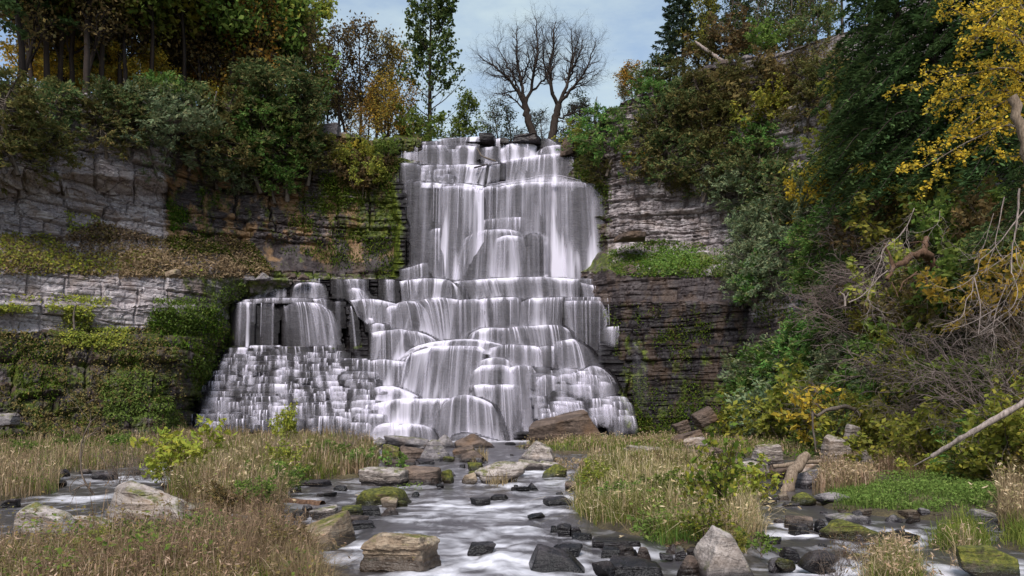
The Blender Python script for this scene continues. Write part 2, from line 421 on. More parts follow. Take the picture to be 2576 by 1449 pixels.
cur(V2, [(1155, 246), (1200, 240), (1240, 252)], [(1150, 412), (1200, 412), (1265, 412)], .62)
cur(V2, [(1200, 330), (1260, 284), (1340, 280), (1430, 284), (1460, 300)], [(1185, 415), (1270, 408), (1350, 392), (1420, 380), (1465, 372)], 1.1, p=.7)
cur(V2, [(1480, 350), (1530, 310), (1590, 292), (1655, 290)], [(1462, 368), (1530, 362), (1590, 357), (1660, 352)], 1.05, p=.7)
cur(V2, [(1535, 250), (1560, 242), (1600, 262), (1625, 275)], [(1520, 300), (1560, 296), (1600, 292), (1640, 292)], .5)
cur(V2, [(1225, 412), (1280, 398), (1350, 388), (1480, 368), (1620, 355), (1786, 347)], [(1192, 548), (1250, 546), (1340, 545), (1480, 542), (1620, 540), (1786, 556)], .74, p=.75)
cur(V2, [(1072, 446), (1100, 440)], [(1030, 575), (1075, 580)], .8, p=.7)
cur(V2, [(1118, 450), (1150, 440)], [(1095, 560), (1125, 560)], .7)
cur(V2, [(1080, 402), (1140, 410), (1190, 416)], [(1070, 450), (1130, 450), (1190, 440)], .6)
cur(V2, [(1130, 450), (1200, 430)], [(1120, 560), (1195, 552)], .5)
cur(V2, [(610, 447), (700, 438), (880, 440)], [(620, 480), (700, 478), (880, 478)], .75)
cur(V2, [(850, 440), (930, 436), (1010, 440), (1090, 442)], [(840, 582), (930, 588), (1000, 585), (1020, 585)], .95, p=.8)
for a in [(608, 470, 640, 500), (640, 482, 720, 520), (700, 470, 790, 515), (770, 462, 860, 500), (640, 510, 700, 545), (690, 520, 770, 560), (760, 510, 850, 560),
          (640, 540, 720, 575), (715, 555, 790, 590), (790, 545, 870, 588), (600, 490, 640, 540)]:
    cur(V2, [(a[0], a[1] + 8), ((a[0] + a[2]) / 2, a[1]), (a[2], a[1] + 7)], [(a[0] - 6, a[3] + 12), ((a[0] + a[2]) / 2, a[3] + 12), (a[2] + 8, a[3] + 10)], .62, p=.6)
cur(V2, [(366, 424), (420, 418), (480, 424)], [(366, 560), (420, 560), (484, 560)], .24, fade=.6)
cur(V2, [(470, 426), (540, 430), (590, 446), (618, 480)], [(498, 1230), (550, 1235), (600, 1240), (650, 1240)], .52, fade=.35, p=.8)
cur(V2, [(538, 570), (600, 562), (640, 578), (780, 606)], [(512, 1290), (590, 1290), (660, 1295), (760, 1295)], .40, fade=.25)
cur(V2, [(620, 578), (700, 574), (800, 584), (900, 580), (1000, 592), (1060, 600)], [(610, 606), (700, 608), (800, 610), (900, 612), (1000, 612), (1060, 615)], 1.15, lip=1.5)
cur(V2, [(770, 606), (860, 596), (960, 600), (1060, 618)], [(735, 1302), (860, 1304), (960, 1304), (1060, 1304)], 1.0, p=.85)
cur(V2, [(1040, 640), (1060, 616), (1130, 605), (1200, 612)], [(1035, 1000), (1060, 1010), (1120, 1010), (1190, 1010)], .55, p=.8)
cur(V2, [(1180, 615), (1260, 590), (1400, 572), (1540, 570)], [(1150, 1303), (1280, 1303), (1400, 1303), (1540, 1303)], .70, p=.8)
cur(V2, [(1480, 578), (1600, 566), (1720, 568)], [(1500, 1300), (1600, 1300), (1720, 1300)], 1.0)
cur(V2, [(1690, 570), (1760, 566), (1830, 576), (1930, 580)], [(1690, 1298), (1790, 1298), (1900, 1298), (2026, 1296)], .88, p=.62)
cur(V2, [(1100, 596), (1250, 565), (1400, 545), (1500, 522), (1620, 518), (1700, 535), (1830, 566)], [(1080, 622), (1250, 598), (1400, 588), (1500, 580), (1620, 580), (1700, 582), (1840, 590)], 1.2, ft=.3, fade=.3, lip=.2, dy=-.4)
cur(V2, [(1045, 860), (1120, 850), (1250, 838), (1400, 832)], [(1040, 940), (1120, 940), (1250, 940), (1400, 940)], .45, fade=.5)
cur(V2, [(960, 980), (1040, 938), (1140, 928), (1250, 928), (1330, 942)], [(850, 1304), (1000, 1306), (1130, 1306), (1280, 1306), (1420, 1304)], .56, p=.6, dy=-.15)
cur(V2, [(1180, 1000), (1240, 974), (1300, 976), (1370, 990)], [(1140, 1306), (1230, 1306), (1320, 1306), (1420, 1306)], .66, p=.6, dy=-.35)
cur(V2, [(1400, 990), (1440, 955), (1480, 970), (1500, 1010)], [(1390, 1300), (1440, 1300), (1480, 1300), (1510, 1300)], .25, fade=.3, dy=-.3)
cur(V2, [(662, 940), (700, 922), (750, 918)], [(640, 1300), (700, 1300), (750, 1300)], .5, p=.6, dy=-.3)
cur(V2, [(690, 985), (740, 978)], [(680, 1300), (745, 1300)], .4, dy=-.4)
cur(V2, [(438, 1232), (520, 1212), (600, 1186), (660, 1180)], [(434, 1303), (520, 1303), (600, 1303), (670, 1303)], .45, p=.7, dy=-.5)

# --- first ledge of the lower fall
cur(V6, [(592, 120), (700, 108), (820, 96), (1000, 85), (1220, 78), (1400, 86), (1545, 96)], [(672, 247), (760, 247), (860, 246), (1020, 244), (1220, 238), (1400, 232), (1545, 230)], .74, p=.8)
cur(V6, [(1560, 96), (1640, 92), (1748, 96)], [(1578, 140), (1650, 142), (1738, 142)], .4)
cur(V6, [(1575, 118), (1640, 140), (1700, 138)], [(1600, 226), (1660, 228), (1710, 228)], .85, p=.6)
cur(V6, [(214, 112), (350, 92), (450, 90), (560, 106), (620, 150), (636, 190)], [(236, 262), (350, 250), (450, 246), (540, 246), (600, 246), (640, 246)], .78, p=.7)
cur(V6, [(75, 97), (165, 100)], [(76, 268), (168, 272)], .40)
cur(V6, [(592, 122), (612, 128)], [(630, 245), (692, 246)], .95, p=.6, dy=-.2)
cur(V5, [(634, 94), (700, 86), (862, 82)], [(596, 244), (700, 244), (855, 240)], .64, p=.7)
cur(V5, [(930, 86), (1000, 82), (1135, 92)], [(930, 140), (1000, 136), (1135, 140)], .45)
cur(V5, [(950, 145), (980, 126), (1060, 120), (1130, 132)], [(926, 248), (990, 248), (1060, 246), (1168, 244)], .85, p=.6)
cur(V5, [(1240, 96), (1300, 98)], [(1250, 242), (1312, 242)], .22)
cur(V5, [(1312, 100), (1380, 94), (1462, 98)], [(1340, 165), (1400, 166), (1466, 180)], .6, p=.7)
cur(V5, [(1335, 178), (1370, 162), (1440, 172)], [(1352, 246), (1430, 246), (1512, 242)], .95, p=.6)

# --- second ledge
cur(V5, [(560, 252), (700, 240), (850, 236), (1050, 240)], [(555, 272), (700, 272), (850, 270), (1050, 272)], .8, lip=1.5, fade=.2)
cur(V5, [(492, 275), (540, 267), (648, 272)], [(475, 600), (540, 610), (630, 610)], .44, fade=.55)
cur(V5, [(572, 272), (610, 272)], [(556, 660), (592, 660)], .95, dy=-.15)
cur(V5, [(678, 275), (730, 270), (788, 282)], [(668, 620), (730, 620), (780, 620)], .46, fade=.4)
cur(V5, [(848, 290), (872, 300)], [(870, 400), (888, 400)], .4)
cur(V5, [(868, 310), (920, 274), (1000, 268), (1090, 274)], [(872, 650), (940, 655), (1050, 660), (1180, 665)], .50, fade=.35, p=.6)
cur(V5, [(1040, 272), (1120, 282), (1172, 320)], [(1150, 690), (1230, 700), (1300, 700)], .72, p=.5)
cur(V5, [(1070, 246), (1160, 240)], [(1095, 300), (1185, 330)], .85, p=.6)
cur(V5, [(1150, 250), (1178, 252)], [(1176, 420), (1198, 420)], .4, fade=.5)
cur(V5, [(1240, 262), (1286, 268)], [(1240, 460), (1290, 460)], .3, fade=.4)
cur(V5, [(1354, 300), (1366, 304)], [(1394, 715), (1416, 715)], 1.1, p=.7, edge=.3)
cur(V5, [(1365, 256), (1450, 246), (1560, 250), (1660, 275), (1700, 290)], [(1420, 330), (1490, 400), (1560, 470), (1680, 475), (1740, 478)], .66, p=.7)
cur(V5, [(1490, 385), (1530, 395)], [(1500, 480), (1560, 500)], .8)
cur(V6, [(166, 300), (200, 274), (250, 262), (310, 266), (362, 300)], [(190, 480), (250, 482), (310, 485), (370, 500), (450, 540)], .76, p=.6)
cur(V6, [(95, 316), (130, 296), (190, 296)], [(82, 480), (150, 480), (232, 480)], .8, p=.7)
cur(V6, [(320, 262), (400, 244), (480, 234), (560, 240), (625, 252)], [(430, 556), (480, 560), (540, 560), (590, 562), (645, 562)], .66, p=.55)
cur(V6, [(618, 250), (650, 250)], [(612, 560), (660, 560)], .95, dy=-.1)
cur(V6, [(640, 256), (720, 248), (790, 252), (832, 290)], [(640, 556), (720, 548), (790, 500), (840, 474)], .68, p=.8)
cur(V6, [(806, 250), (900, 236), (1000, 232), (1080, 236), (1130, 290)], [(822, 468), (900, 462), (1000, 458), (1080, 456), (1150, 456)], .72, p=.6)
cur(V6, [(808, 248), (850, 240)], [(800, 474), (860, 474)], .8, dy=-.1, edge=.3)
cur(V6, [(1132, 270), (1200, 240), (1300, 236), (1418, 230)], [(1116, 450), (1200, 450), (1300, 448), (1408, 448)], .70, p=.7)
cur(V6, [(1440, 234), (1560, 230), (1740, 232)], [(1430, 272), (1560, 272), (1740, 268)], .55)
cur(V6, [(1455, 262), (1560, 258), (1740, 262)], [(1470, 640), (1580, 640), (1735, 620)], .50, fade=.45)
cur(V6, [(1460, 262), (1500, 260)], [(1470, 560), (1520, 560)], .7, fade=.2, dy=-.1)
cur(V6, [(1738, 240), (1800, 236), (1900, 244), (1996, 254)], [(1750, 440), (1820, 446), (1920, 448), (2012, 446)], .52, p=.7)
cur(V6, [(1750, 466), (1830, 452), (1940, 446), (2072, 458)], [(1740, 560), (1830, 576), (1940, 576), (2076, 576)], .52, fade=.3)
cur(V6, [(1950, 570), (2080, 570)], [(1955, 1000), (2110, 1000)], .16, fade=.8)
cur(V6, [(1700, 560), (1740, 560)], [(1690, 900), (1740, 900)], .14, fade=.8)

# --- middle tiers of the lower fall
cur(V6, [(-20, 440), (30, 426), (86, 440)], [(-30, 490), (30, 490), (95, 490)], .85, p=.6)
cur(V6, [(0, 500), (80, 486), (190, 474), (262, 484)], [(-10, 720), (80, 760), (190, 700), (290, 650)], .82, p=.7)
cur(V6, [(230, 490), (300, 486), (380, 510), (450, 550)], [(260, 640), (330, 620), (410, 610), (500, 600)], .7, p=.6)
cur(V6, [(-20, 716), (60, 702), (160, 712), (240, 720)], [(-20, 905), (60, 905), (170, 905), (240, 900)], .8, p=.8)
cur(V6, [(150, 720), (250, 655), (330, 604), (450, 572), (640, 552), (800, 556), (960, 590)], [(140, 760), (250, 690), (340, 640), (450, 612), (640, 606), (800, 620), (940, 640)], 1.2, p=.7)
cur(V6, [(200, 720), (300, 645), (440, 606), (620, 600), (780, 606), (840, 640)], [(160, 900), (280, 1000), (440, 1010), (600, 985), (720, 975), (800, 920)], .80, p=.7)
cur(V6, [(230, 700), (330, 640), (430, 606)], [(170, 905), (250, 1005), (350, 1008)], .9, p=.65, dy=-.2)
cur(V6, [(744, 510), (820, 470), (900, 464), (985, 466)], [(720, 562), (810, 570), (900, 580), (985, 590)], 1.0, p=.6)
cur(V6, [(975, 474), (1080, 456), (1200, 448), (1320, 442), (1400, 448), (1455, 475), (1480, 520)], [(990, 590), (1080, 596), (1200, 606), (1320, 720), (1400, 740), (1470, 640), (1520, 580)], .58, p=.7)
cur(V6, [(890, 620), (1000, 592), (1100, 594), (1220, 606), (1256, 640)], [(880, 720), (1000, 740), (1100, 745), (1220, 745), (1280, 745)], .78, p=.8)
cur(V6, [(820, 712), (880, 692), (960, 690), (1012, 716)], [(800, 765), (880, 765), (960, 760), (1030, 755)], .95, p=.6)
cur(V6, [(770, 790), (830, 750), (920, 744), (1010, 758), (1060, 830)], [(750, 1000), (830, 1004), (920, 1006), (1010, 1010), (1100, 1010)], .80, p=.7)
cur(V6, [(1020, 775), (1080, 752), (1160, 748), (1220, 780)], [(1050, 1240), (1110, 1240), (1180, 1240), (1260, 1230)], .86, p=.7)
cur(V6, [(1390, 575), (1450, 556), (1510, 552), (1580, 600)], [(1380, 820), (1500, 820), (1600, 800), (1720, 800)], .70, p=.6)
cur(V6, [(1220, 610), (1320, 600), (1400, 610)], [(1240, 820), (1330, 820), (1400, 820)], .42, fade=.2)
cur(V6, [(1600, 780), (1660, 752), (1720, 770), (1760, 810)], [(1640, 1150), (1760, 1180), (1840, 1200), (1930, 1210)], .80, p=.62)
cur(V6, [(1500, 800), (1560, 790), (1640, 790)], [(1510, 1200), (1590, 1200), (1680, 1200)], .62, fade=.1)
cur(V6, [(1380, 830), (1440, 812), (1510, 815)], [(1380, 1220), (1450, 1220), (1520, 1220)], .55)
cur(V6, [(1230, 860), (1300, 820), (1370, 830)], [(1240, 1250), (1320, 1250), (1390, 1250)], .60)
rr = random.Random(5)
for k in range(60):                                            # small steps down the right flank
    v0 = rr.uniform(760, 1140)
    x0 = rr.uniform(1180 + (v0 - 760) * .2, 1640 + (v0 - 760) * .66)
    w = rr.uniform(40, 160); h = rr.uniform(40, 150)
    cur(V6, [(x0, v0 + 3), (x0 + w * .5, v0), (x0 + w, v0 + 9)], [(x0 + 4, v0 + h), (x0 + w * .55, v0 + h + 10), (x0 + w * 1.25, v0 + h + 8)], rr.uniform(.22, .58), p=.6, dy=-.25, edge=.2)
cur(V6, [(-30, 925), (60, 906), (150, 908), (230, 935), (330, 985)], [(-30, 1000), (60, 1005), (150, 1010), (230, 1010), (330, 1015)], 1.2, lip=1.5)
cur(V6, [(-60, 1042), (60, 1028), (200, 1002), (380, 1000), (600, 998)], [(-60, 1210), (60, 1200), (200, 1195), (380, 1210), (590, 1240)], 1.0, p=.8)
cur(V6, [(540, 1040), (590, 1000), (660, 974), (740, 976), (820, 1005), (880, 1040), (905, 1090)], [(470, 1310), (570, 1318), (680, 1320), (760, 1320), (840, 1320), (920, 1320), (1000, 1310)], .76, p=.6, dy=-.4)
cur(V6, [(706, 990), (724, 990)], [(704, 1318), (732, 1318)], 1.1, dy=-.5, edge=.4)
cur(V6, [(-20, 1220), (60, 1190), (140, 1184), (200, 1200)], [(-40, 1292), (60, 1296), (140, 1298), (215, 1296)], 1.0, p=.6)
cur(V6, [(170, 1215), (240, 1192), (320, 1192), (400, 1215), (440, 1240)], [(160, 1296), (240, 1300), (330, 1304), (420, 1316), (480, 1322)], .95, p=.6, dy=-.3)
cur(V6, [(900, 900), (980, 892), (1066, 896)], [(920, 1318), (1010, 1318), (1100, 1310)], .74)
cur(V6, [(770, 900), (830, 890), (900, 900)], [(800, 1020), (850, 1020), (910, 1020)], .8)
cur(V6, [(620, 1270), (700, 1250), (800, 1275), (930, 1310)], [(600, 1320), (700, 1318), (800, 1320), (930, 1330)], .9, ft=.2)
# --- the stepped fan on the left
for row, v0 in enumerate(np.cumsum(np.r_[612, np.random.default_rng(3).uniform(16, 40, 21)])):
    xl = np.interp(v0, [612, 740, 900, 940, 1240], [425, 345, 245, 150, 105]); xr = np.interp(v0, [612, 690, 900, 1040, 1240], [1180, 1320, 1480, 1500, 1440])
    x = xl + rr.uniform(0, 20)
    while x < xr:
        w = rr.uniform(45, 110) if rr.random() < .6 else rr.uniform(110, 260)
        wet = np.interp(x, [100, 400, 560, 620, 900, 1000, 1300], [.5, .6, .85, .85, .75, .7, .75])
        dark = (900 < x + w / 2 < 1060 and v0 > 1040) or (x < 420 and v0 > 945 and rr.random() < .45)
        dens = rr.choice([.6, .8, .9, 1.0]) * wet * (.3 if dark else 1.0)
        j = rr.uniform(-24, 24); h = rr.choice([28, 36, 46, 62, 90, 120]) + rr.uniform(-5, 10)
        if v0 > 960: h *= 1.35
        g = rr.uniform(-10, 10)
        if rr.random() > .10:
            cur(V5, [(x, v0 + j + rr.uniform(1, 6)), (x + w * rr.uniform(.2, .4), v0 + j), (x + w * rr.uniform(.6, .8), v0 + j + 1), (x + w, v0 + j + rr.uniform(1, 7))],
                [(x - 8 + g, v0 + j + h), (x + w * .3, v0 + j + h + 6), (x + w * .7, v0 + j + h + 6), (x + w + 10 + g, v0 + j + h)], dens, p=.6, edge=.10, lip=.9, dy=-rr.uniform(0, .5))
        x += w * rr.uniform(.78, 1.05)

def polyl(pts, s):
    pts = np.array(pts, float)
    if len(pts) == 1: pts = np.repeat(pts, 2, 0)
    d = np.concatenate([[0], np.cumsum(np.linalg.norm(np.diff(pts, axis=0), axis=1))]); d /= d[-1]
    if len(pts) > 2:                                          # rounded shoulders (Catmull-Rom)
        e = np.vstack([2 * pts[0] - pts[1], pts, 2 * pts[-1] - pts[-2]])
        i = np.clip(np.searchsorted(d, s, 'right') - 1, 0, len(pts) - 2)
        t = ((s - d[i]) / (d[i + 1] - d[i]))[:, None]
        p0, p1, p2, p3 = e[i], e[i + 1], e[i + 2], e[i + 3]
        return .5 * (2 * p1 + (p2 - p0) * t + (2 * p0 - 5 * p1 + 4 * p2 - p3) * t * t + (3 * p1 - p0 - 3 * p2 + p3) * t ** 3)
    return np.stack([np.interp(s, d, pts[:, 0]), np.interp(s, d, pts[:, 1])], -1)

for c in list(CURT):                                            # separate bright strands inside the wide curtains
    w = c['t'][-1][0] - c['t'][0][0]; h = max(q[1] for q in c['b']) - min(q[1] for q in c['t'])
    if w < 24 or h < 12 or c['d'] < .4 or c['ft']: continue
    for _ in range(int(w / 13 + rr.random())):
        s0 = rr.uniform(.06, .94); hw = rr.uniform(1.2, 4.5) / w; q = np.array([s0 - hw, s0 + hw])
        T, B = polyl(c['t'], q), polyl(c['b'], q); k = rr.uniform(.55, 1.)
        B = T + (B - T) * k
        CURT.append(dict(t=[tuple(x) for x in T], b=[tuple(x) for x in B], d=rr.uniform(.55, 1.0), p=c['p'], edge=.5, fade=.5, lip=c['lip'], dy=c['dy'] - rr.uniform(.10, .22), out=None, ft=0., strand=True))
du = 3.0
GU = np.arange(430, 1730, du); GV = np.arange(322, 1130, du)
gc = np.full((len(GV), len(GU)), np.inf); gd = np.zeros_like(gc)
wV, wF, wUV, wA, wo = [], [], [], [], 0
for ci, c in enumerate(CURT):
    w = abs(c['t'][-1][0] - c['t'][0][0]) + 1; h = max(q[1] for q in c['b']) - min(q[1] for q in c['t'])
    ns = int(np.clip(w / 3, 6, 70)); nt = int(np.clip(h / 6, 6, 36))
    if c.get('strand'): ns = 5; nt = int(np.clip(h / 8, 5, 24))
    s = np.linspace(0, 1, ns)
    T, B = polyl(c['t'], s), polyl(c['b'], s)
    if w > 40 and c['d'] > .45:
        ex = 1 + 11 / w; T[:, 0] = T[:, 0].mean() + (T[:, 0] - T[:, 0].mean()) * ex; B[:, 0] = B[:, 0].mean() + (B[:, 0] - B[:, 0].mean()) * ex
    B[:, 1] += min(14, .25 * h) * (h < 330)
    if not c.get('strand'): T[:, 1] += 1.1 * (vn(T[:, 0] * .13, ci * 3.1, 0, 3) - .5) + .9 * (vn(T[:, 0] * .5, ci * 1.7, 0, 4) - .5)
    um = (T[:, 0] + B[:, 0]).mean() / 2
    Y0 = np.min(fbase(um, T[:, 1].mean())) - .45 + c['dy'] - (ci % 9) * .035
    Y1 = Y0 - max(.25, .42 * (fbase(um, T[:, 1].mean()) - fbase(um, B[:, 1].mean())))
    bow = .5 * (2 * s - 1) ** 2 * min(.3, w / 200)               # curtains bulge outward in the middle
    tt = np.linspace(0, 1, nt)
    rows, uvs, at = [], [], []
    hm = h * Y0 / F; wm = w * Y0 / F
    em = smooth(0, 1, np.minimum(s, 1 - s) * w / np.minimum(6, w * .3)); em = smooth(0, .5, np.minimum(s, 1 - s)) if c.get('strand') else em if c['d'] < .5 or h > 330 else .4 + .6 * em
    sx = s * wm + ci * 7.31
    for k in (1., .55, .22):                                    # water gliding over the ledge before it falls
        q = P(T[:, 0], T[:, 1] - .4, Y0 + bow); q[:, 1] += c['lip'] * k; q[:, 2] += .03 + .01 * k
        rows.append(q); uvs.append(np.stack([sx, np.full(ns, -k * c['lip'])], -1)); at.append(c['d'] * em * (1 - .5 * k))
    t = tt[:, None]; strand = c.get('strand')
    u = T[None, :, 0] + (B - T)[None, :, 0] * t ** c['p']; v = T[None, :, 1] + (B - T)[None, :, 1] * t
    fall = P(u, v, Y0 + bow[None] - (Y0 - Y1) * t ** .55)
    f = .74 + .80 * min(1, h / 45) * np.exp(-(t * h / (3 + min(4, h / 14))) ** 2) + .30 * smooth(.45, .92, t) * min(1, h / 60)
    f = f * (1 - .7 * smooth(1 - min(.3, 5 / h), 1.0, t)) * (1 - c['fade'] * smooth(.35, 1, t))
    if c['ft']: f = f * smooth(0, c['ft'], t)
    if not strand:                                             # the main streams keep their place from ledge to ledge
        uc, uh = (700, np.interp(v, [870, 1110], [150, 235])) if um < 925 else (1280, np.interp(v, [345, 700, 1110], [190, 230, 330]))
        nz = fbm((u - uc) / uh * (11 if um < 925 else 12) + 3 * (um > 925), v * .006, 0, 3, 91)
        f = f * np.where((um > 925) | (v < 872), .50 + .56 * smooth(.36, .62, nz), .10 + .86 * smooth(.36, .62, nz))
    G = np.concatenate([np.stack(rows), fall]); at = np.concatenate([np.stack(at), c['d'] * em[None] * f + 0 * u])
    uvs = np.concatenate([np.stack(uvs), np.stack([sx[None] + 0 * u, t * hm + 0 * u], -1)])
    wV.append(G.reshape(-1, 3)); wF.append(gridf(nt + 3, ns)[:, ::-1] + wo); wo += G.shape[0] * ns
    wUV.append(uvs.reshape(-1, 2)); wA.append(at.ravel())
    if c.get('strand'): continue
    # rock right behind the water
    ss = np.linspace(.02, .98, max(8, int(w / 1.2))); t2 = np.linspace(0, 1, max(8, int(h / 1.2)))
    T, B = polyl(c['t'], ss), polyl(c['b'], ss)
    uu = T[None, :, 0] + (B - T)[None, :, 0] * t2[:, None] ** c['p']; v2 = T[None, :, 1] + (B - T)[None, :, 1] * t2[:, None] + 1.0
    yy = Y0 + (.5 * (2 * ss - 1) ** 2 * min(.3, w / 200))[None] - (Y0 - Y1) * t2[:, None] ** .55 + .27
    iu = np.clip(np.round((uu - GU[0]) / du).astype(int), 0, len(GU) - 1); iv = np.clip(np.round((v2 - GV[0]) / du).astype(int), 0, len(GV) - 1)
    if c['d'] >= .2 and not (c['d'] > 1.1 and c['ft']): np.minimum.at(gc, (iv, iu), yy)
    np.maximum.at(gd, (iv, iu), min(c['d'], 1.0) * (1 - c['fade'] * smooth(.35, 1, t2))[:, None] * np.ones_like(yy))

UU, VV = np.meshgrid(GU, GV)
Xw = (UU - CU) / F * 73; Zw = CH - (VV - VH) / F * 73
off, joint, val = blocks(Xw, Zw, 77, (.15, .55), (.5, 2.2))
yb = fbase(UU, np.clip(VV + 10 * (vn(Xw * .4, Zw * .4, 0, 6) - .5), 300, 1139)) - .45 * (off - .5) + .20 * joint - .4 * (fbm(Xw * .7, Zw * .9, 2, 4, 8) - .5) + .6
yc = gc + .16 * np.abs(fbm(Xw * .8, Zw * .8, 2, 2, 9) - .5)
def blur(a, nu, nv):
    for ax, n in ((1, nu), (0, nv)):
        k = np.hanning(2 * n + 3)[1:-1]; k /= k.sum()
        p = np.pad(a, [(n, n) if q == ax else (0, 0) for q in (0, 1)], 'edge')
        a = sum(k[i] * np.take(p, np.arange(i, i + a.shape[ax]), ax) for i in range(2 * n + 1))
    return a
YY = np.where(np.isfinite(gc), yc, yb)
ye = YY.copy()
for sft in range(-4, 5):                                            # close the slots between neighbouring ledges
    ye = np.minimum(ye, np.where(np.abs(np.roll(YY, sft, 1) - YY) < 1.6, np.roll(YY, sft, 1), YY) + .03 * abs(sft))
YY = ye
ul = np.interp(VV, [322, 410, 412, 560, 700, 702, 744, 747, 870, 880, 960, 990, 1130], [985, 985, 978, 1010, 1000, 612, 608, 575, 572, 555, 500, 470, 452])
ur = np.interp(VV, [322, 380, 384, 452, 460, 698, 701, 744, 748, 820, 826, 866, 870, 990, 1130], [1412, 1412, 1458, 1458, 1508, 1530, 1520, 1512, 1612, 1615, 1668, 1668, 1600, 1570, 1600])
jit = 14 * (fbm(Xw * .5, Zw * .9, 4, 3, 31) - .5)
outl = smooth(0, 26, ul + jit - UU) + smooth(0, 16, UU - ur - jit)
YY = YY + np.clip(outl, 0, 1) * np.where(VV < 700, np.where(UU < 1200, 2.2, 3.), 5.)
crest = 352 - 10 * smooth(1105, 1125, UU) * smooth(1260, 1200, UU) - 6 * smooth(1290, 1320, UU)
YY = np.where(VV < crest + 2, 82 + (crest + 2 - VV) * .6, YY)
Vv = np.maximum(VV, crest)                                          # flat river bed behind the crest
G = P(UU, Vv, YY)
zc = P(UU, crest, np.full_like(UU, 80.2))[..., 2]
G[..., 2] = np.where(VV < crest + 2, zc, G[..., 2])
mossf = .10 + .6 * smooth(30, -10, UU - ul) * (VV > 400) + .4 * smooth(40, 0, ur - UU) * (VV > 860) + .34 * smooth(880, 930, UU) * smooth(945, 900, UU) * (VV > 760) * (VV < 900) \
    + .25 * (VV > 868) * (VV < 880) * (UU < 900)
me = mk('waterfall_rock', G.reshape(-1, 3), gridf(*UU.shape)[:, ::-1], [M_CLIFF], False, attrs=dict(tone=np.full(UU.shape, 1.6), moss=mossf, tan=np.zeros(UU.shape)))
ob('waterfall_ledges', me, kind='structure')

# thin water running over every wet ledge, joining the curtains into one fall
wet = blur(gd, 4, 3) ** 1.3 * .14
jump = np.clip(np.abs(np.roll(YY, 2, 1) - np.roll(YY, -2, 1)) / .5, 0, 1)
wet = wet + .55 * blur(jump, 2, 1) * blur(gd, 5, 3) ** 2
wet = wet * (1 - .7 * smooth(930, 880, UU) * (VV > 866))
wet = wet * (1 - np.clip(outl, 0, 1)) * (VV > crest + 3)
lipm = np.clip((np.roll(YY, 1, 0) - YY) / .5, 0, 1)
wet = wet * (1 + .9 * blur(lipm, 1, 1))
Gb = G.copy(); Gb[..., 1] = np.minimum(blur(G[..., 1], 3, 1), G[..., 1]) - .09
Bu = np.stack([Gb[..., 0] * 1.0, -Gb[..., 2]], -1)

def fall_mat():
    m = bpy.data.materials.new('falling_water'); s = N(m)
    uv = s.n('ShaderNodeUVMap'); fl = s.attr('flow')
    n1 = s.noise(s.scale(uv.outputs[0], 1.3, .035, 1), 1., 3, .6)
    n2 = s.noise(s.scale(uv.outputs[0], 4.2, .05, 1), 1., 3, .6)
    n3 = s.noise(s.scale(uv.outputs[0], .7, .06, 1), 1., 2, .5)
    st = s.math('ADD', s.math('MULTIPLY', n1, .40), s.math('ADD', s.math('MULTIPLY', n2, .20), s.math('MULTIPLY', n3, .40)))
    st = s.math('POWER', s.mapr(st, .37, .62), s.math('MAXIMUM', s.math('SUBTRACT', 2.5, s.math('MULTIPLY', fl, 1.6)), .8))
    a = s.math('MULTIPLY', fl, s.math('ADD', s.math('MULTIPLY', st, 1.08), .07))
    a = s.math('ADD', a, s.math('MULTIPLY', s.math('MAXIMUM', s.math('SUBTRACT', fl, .58), 0.), .85), True)
    d = s.n('ShaderNodeBsdfDiffuse'); d.inputs[0].default_value = (.84, .79, .90, 1)
    t = s.n('ShaderNodeBsdfTranslucent'); t.inputs[0].default_value = (.84, .79, .90, 1)
    x = s.n('ShaderNodeMixShader'); x.inputs[0].default_value = .25; s.l(d.outputs[0], x.inputs[1]); s.l(t.outputs[0], x.inputs[2])
    tr = s.n('ShaderNodeBsdfTransparent'); y = s.n('ShaderNodeMixShader')
    s.l(a, y.inputs[0]); s.l(tr.outputs[0], y.inputs[1]); s.l(x.outputs[0], y.inputs[2]); s.l(y.outputs[0], s.out.inputs[0])
    return m
wV.append(Gb.reshape(-1, 3)); wF.append(gridf(*UU.shape)[:, ::-1] + wo); wUV.append(Bu.reshape(-1, 2)); wA.append(wet.ravel())
me = mk('waterfall', np.concatenate(wV), np.concatenate(wF), [fall_mat()], True, uv=np.concatenate(wUV), attrs=dict(flow=np.concatenate(wA)))
ob('waterfall', me, kind='structure')

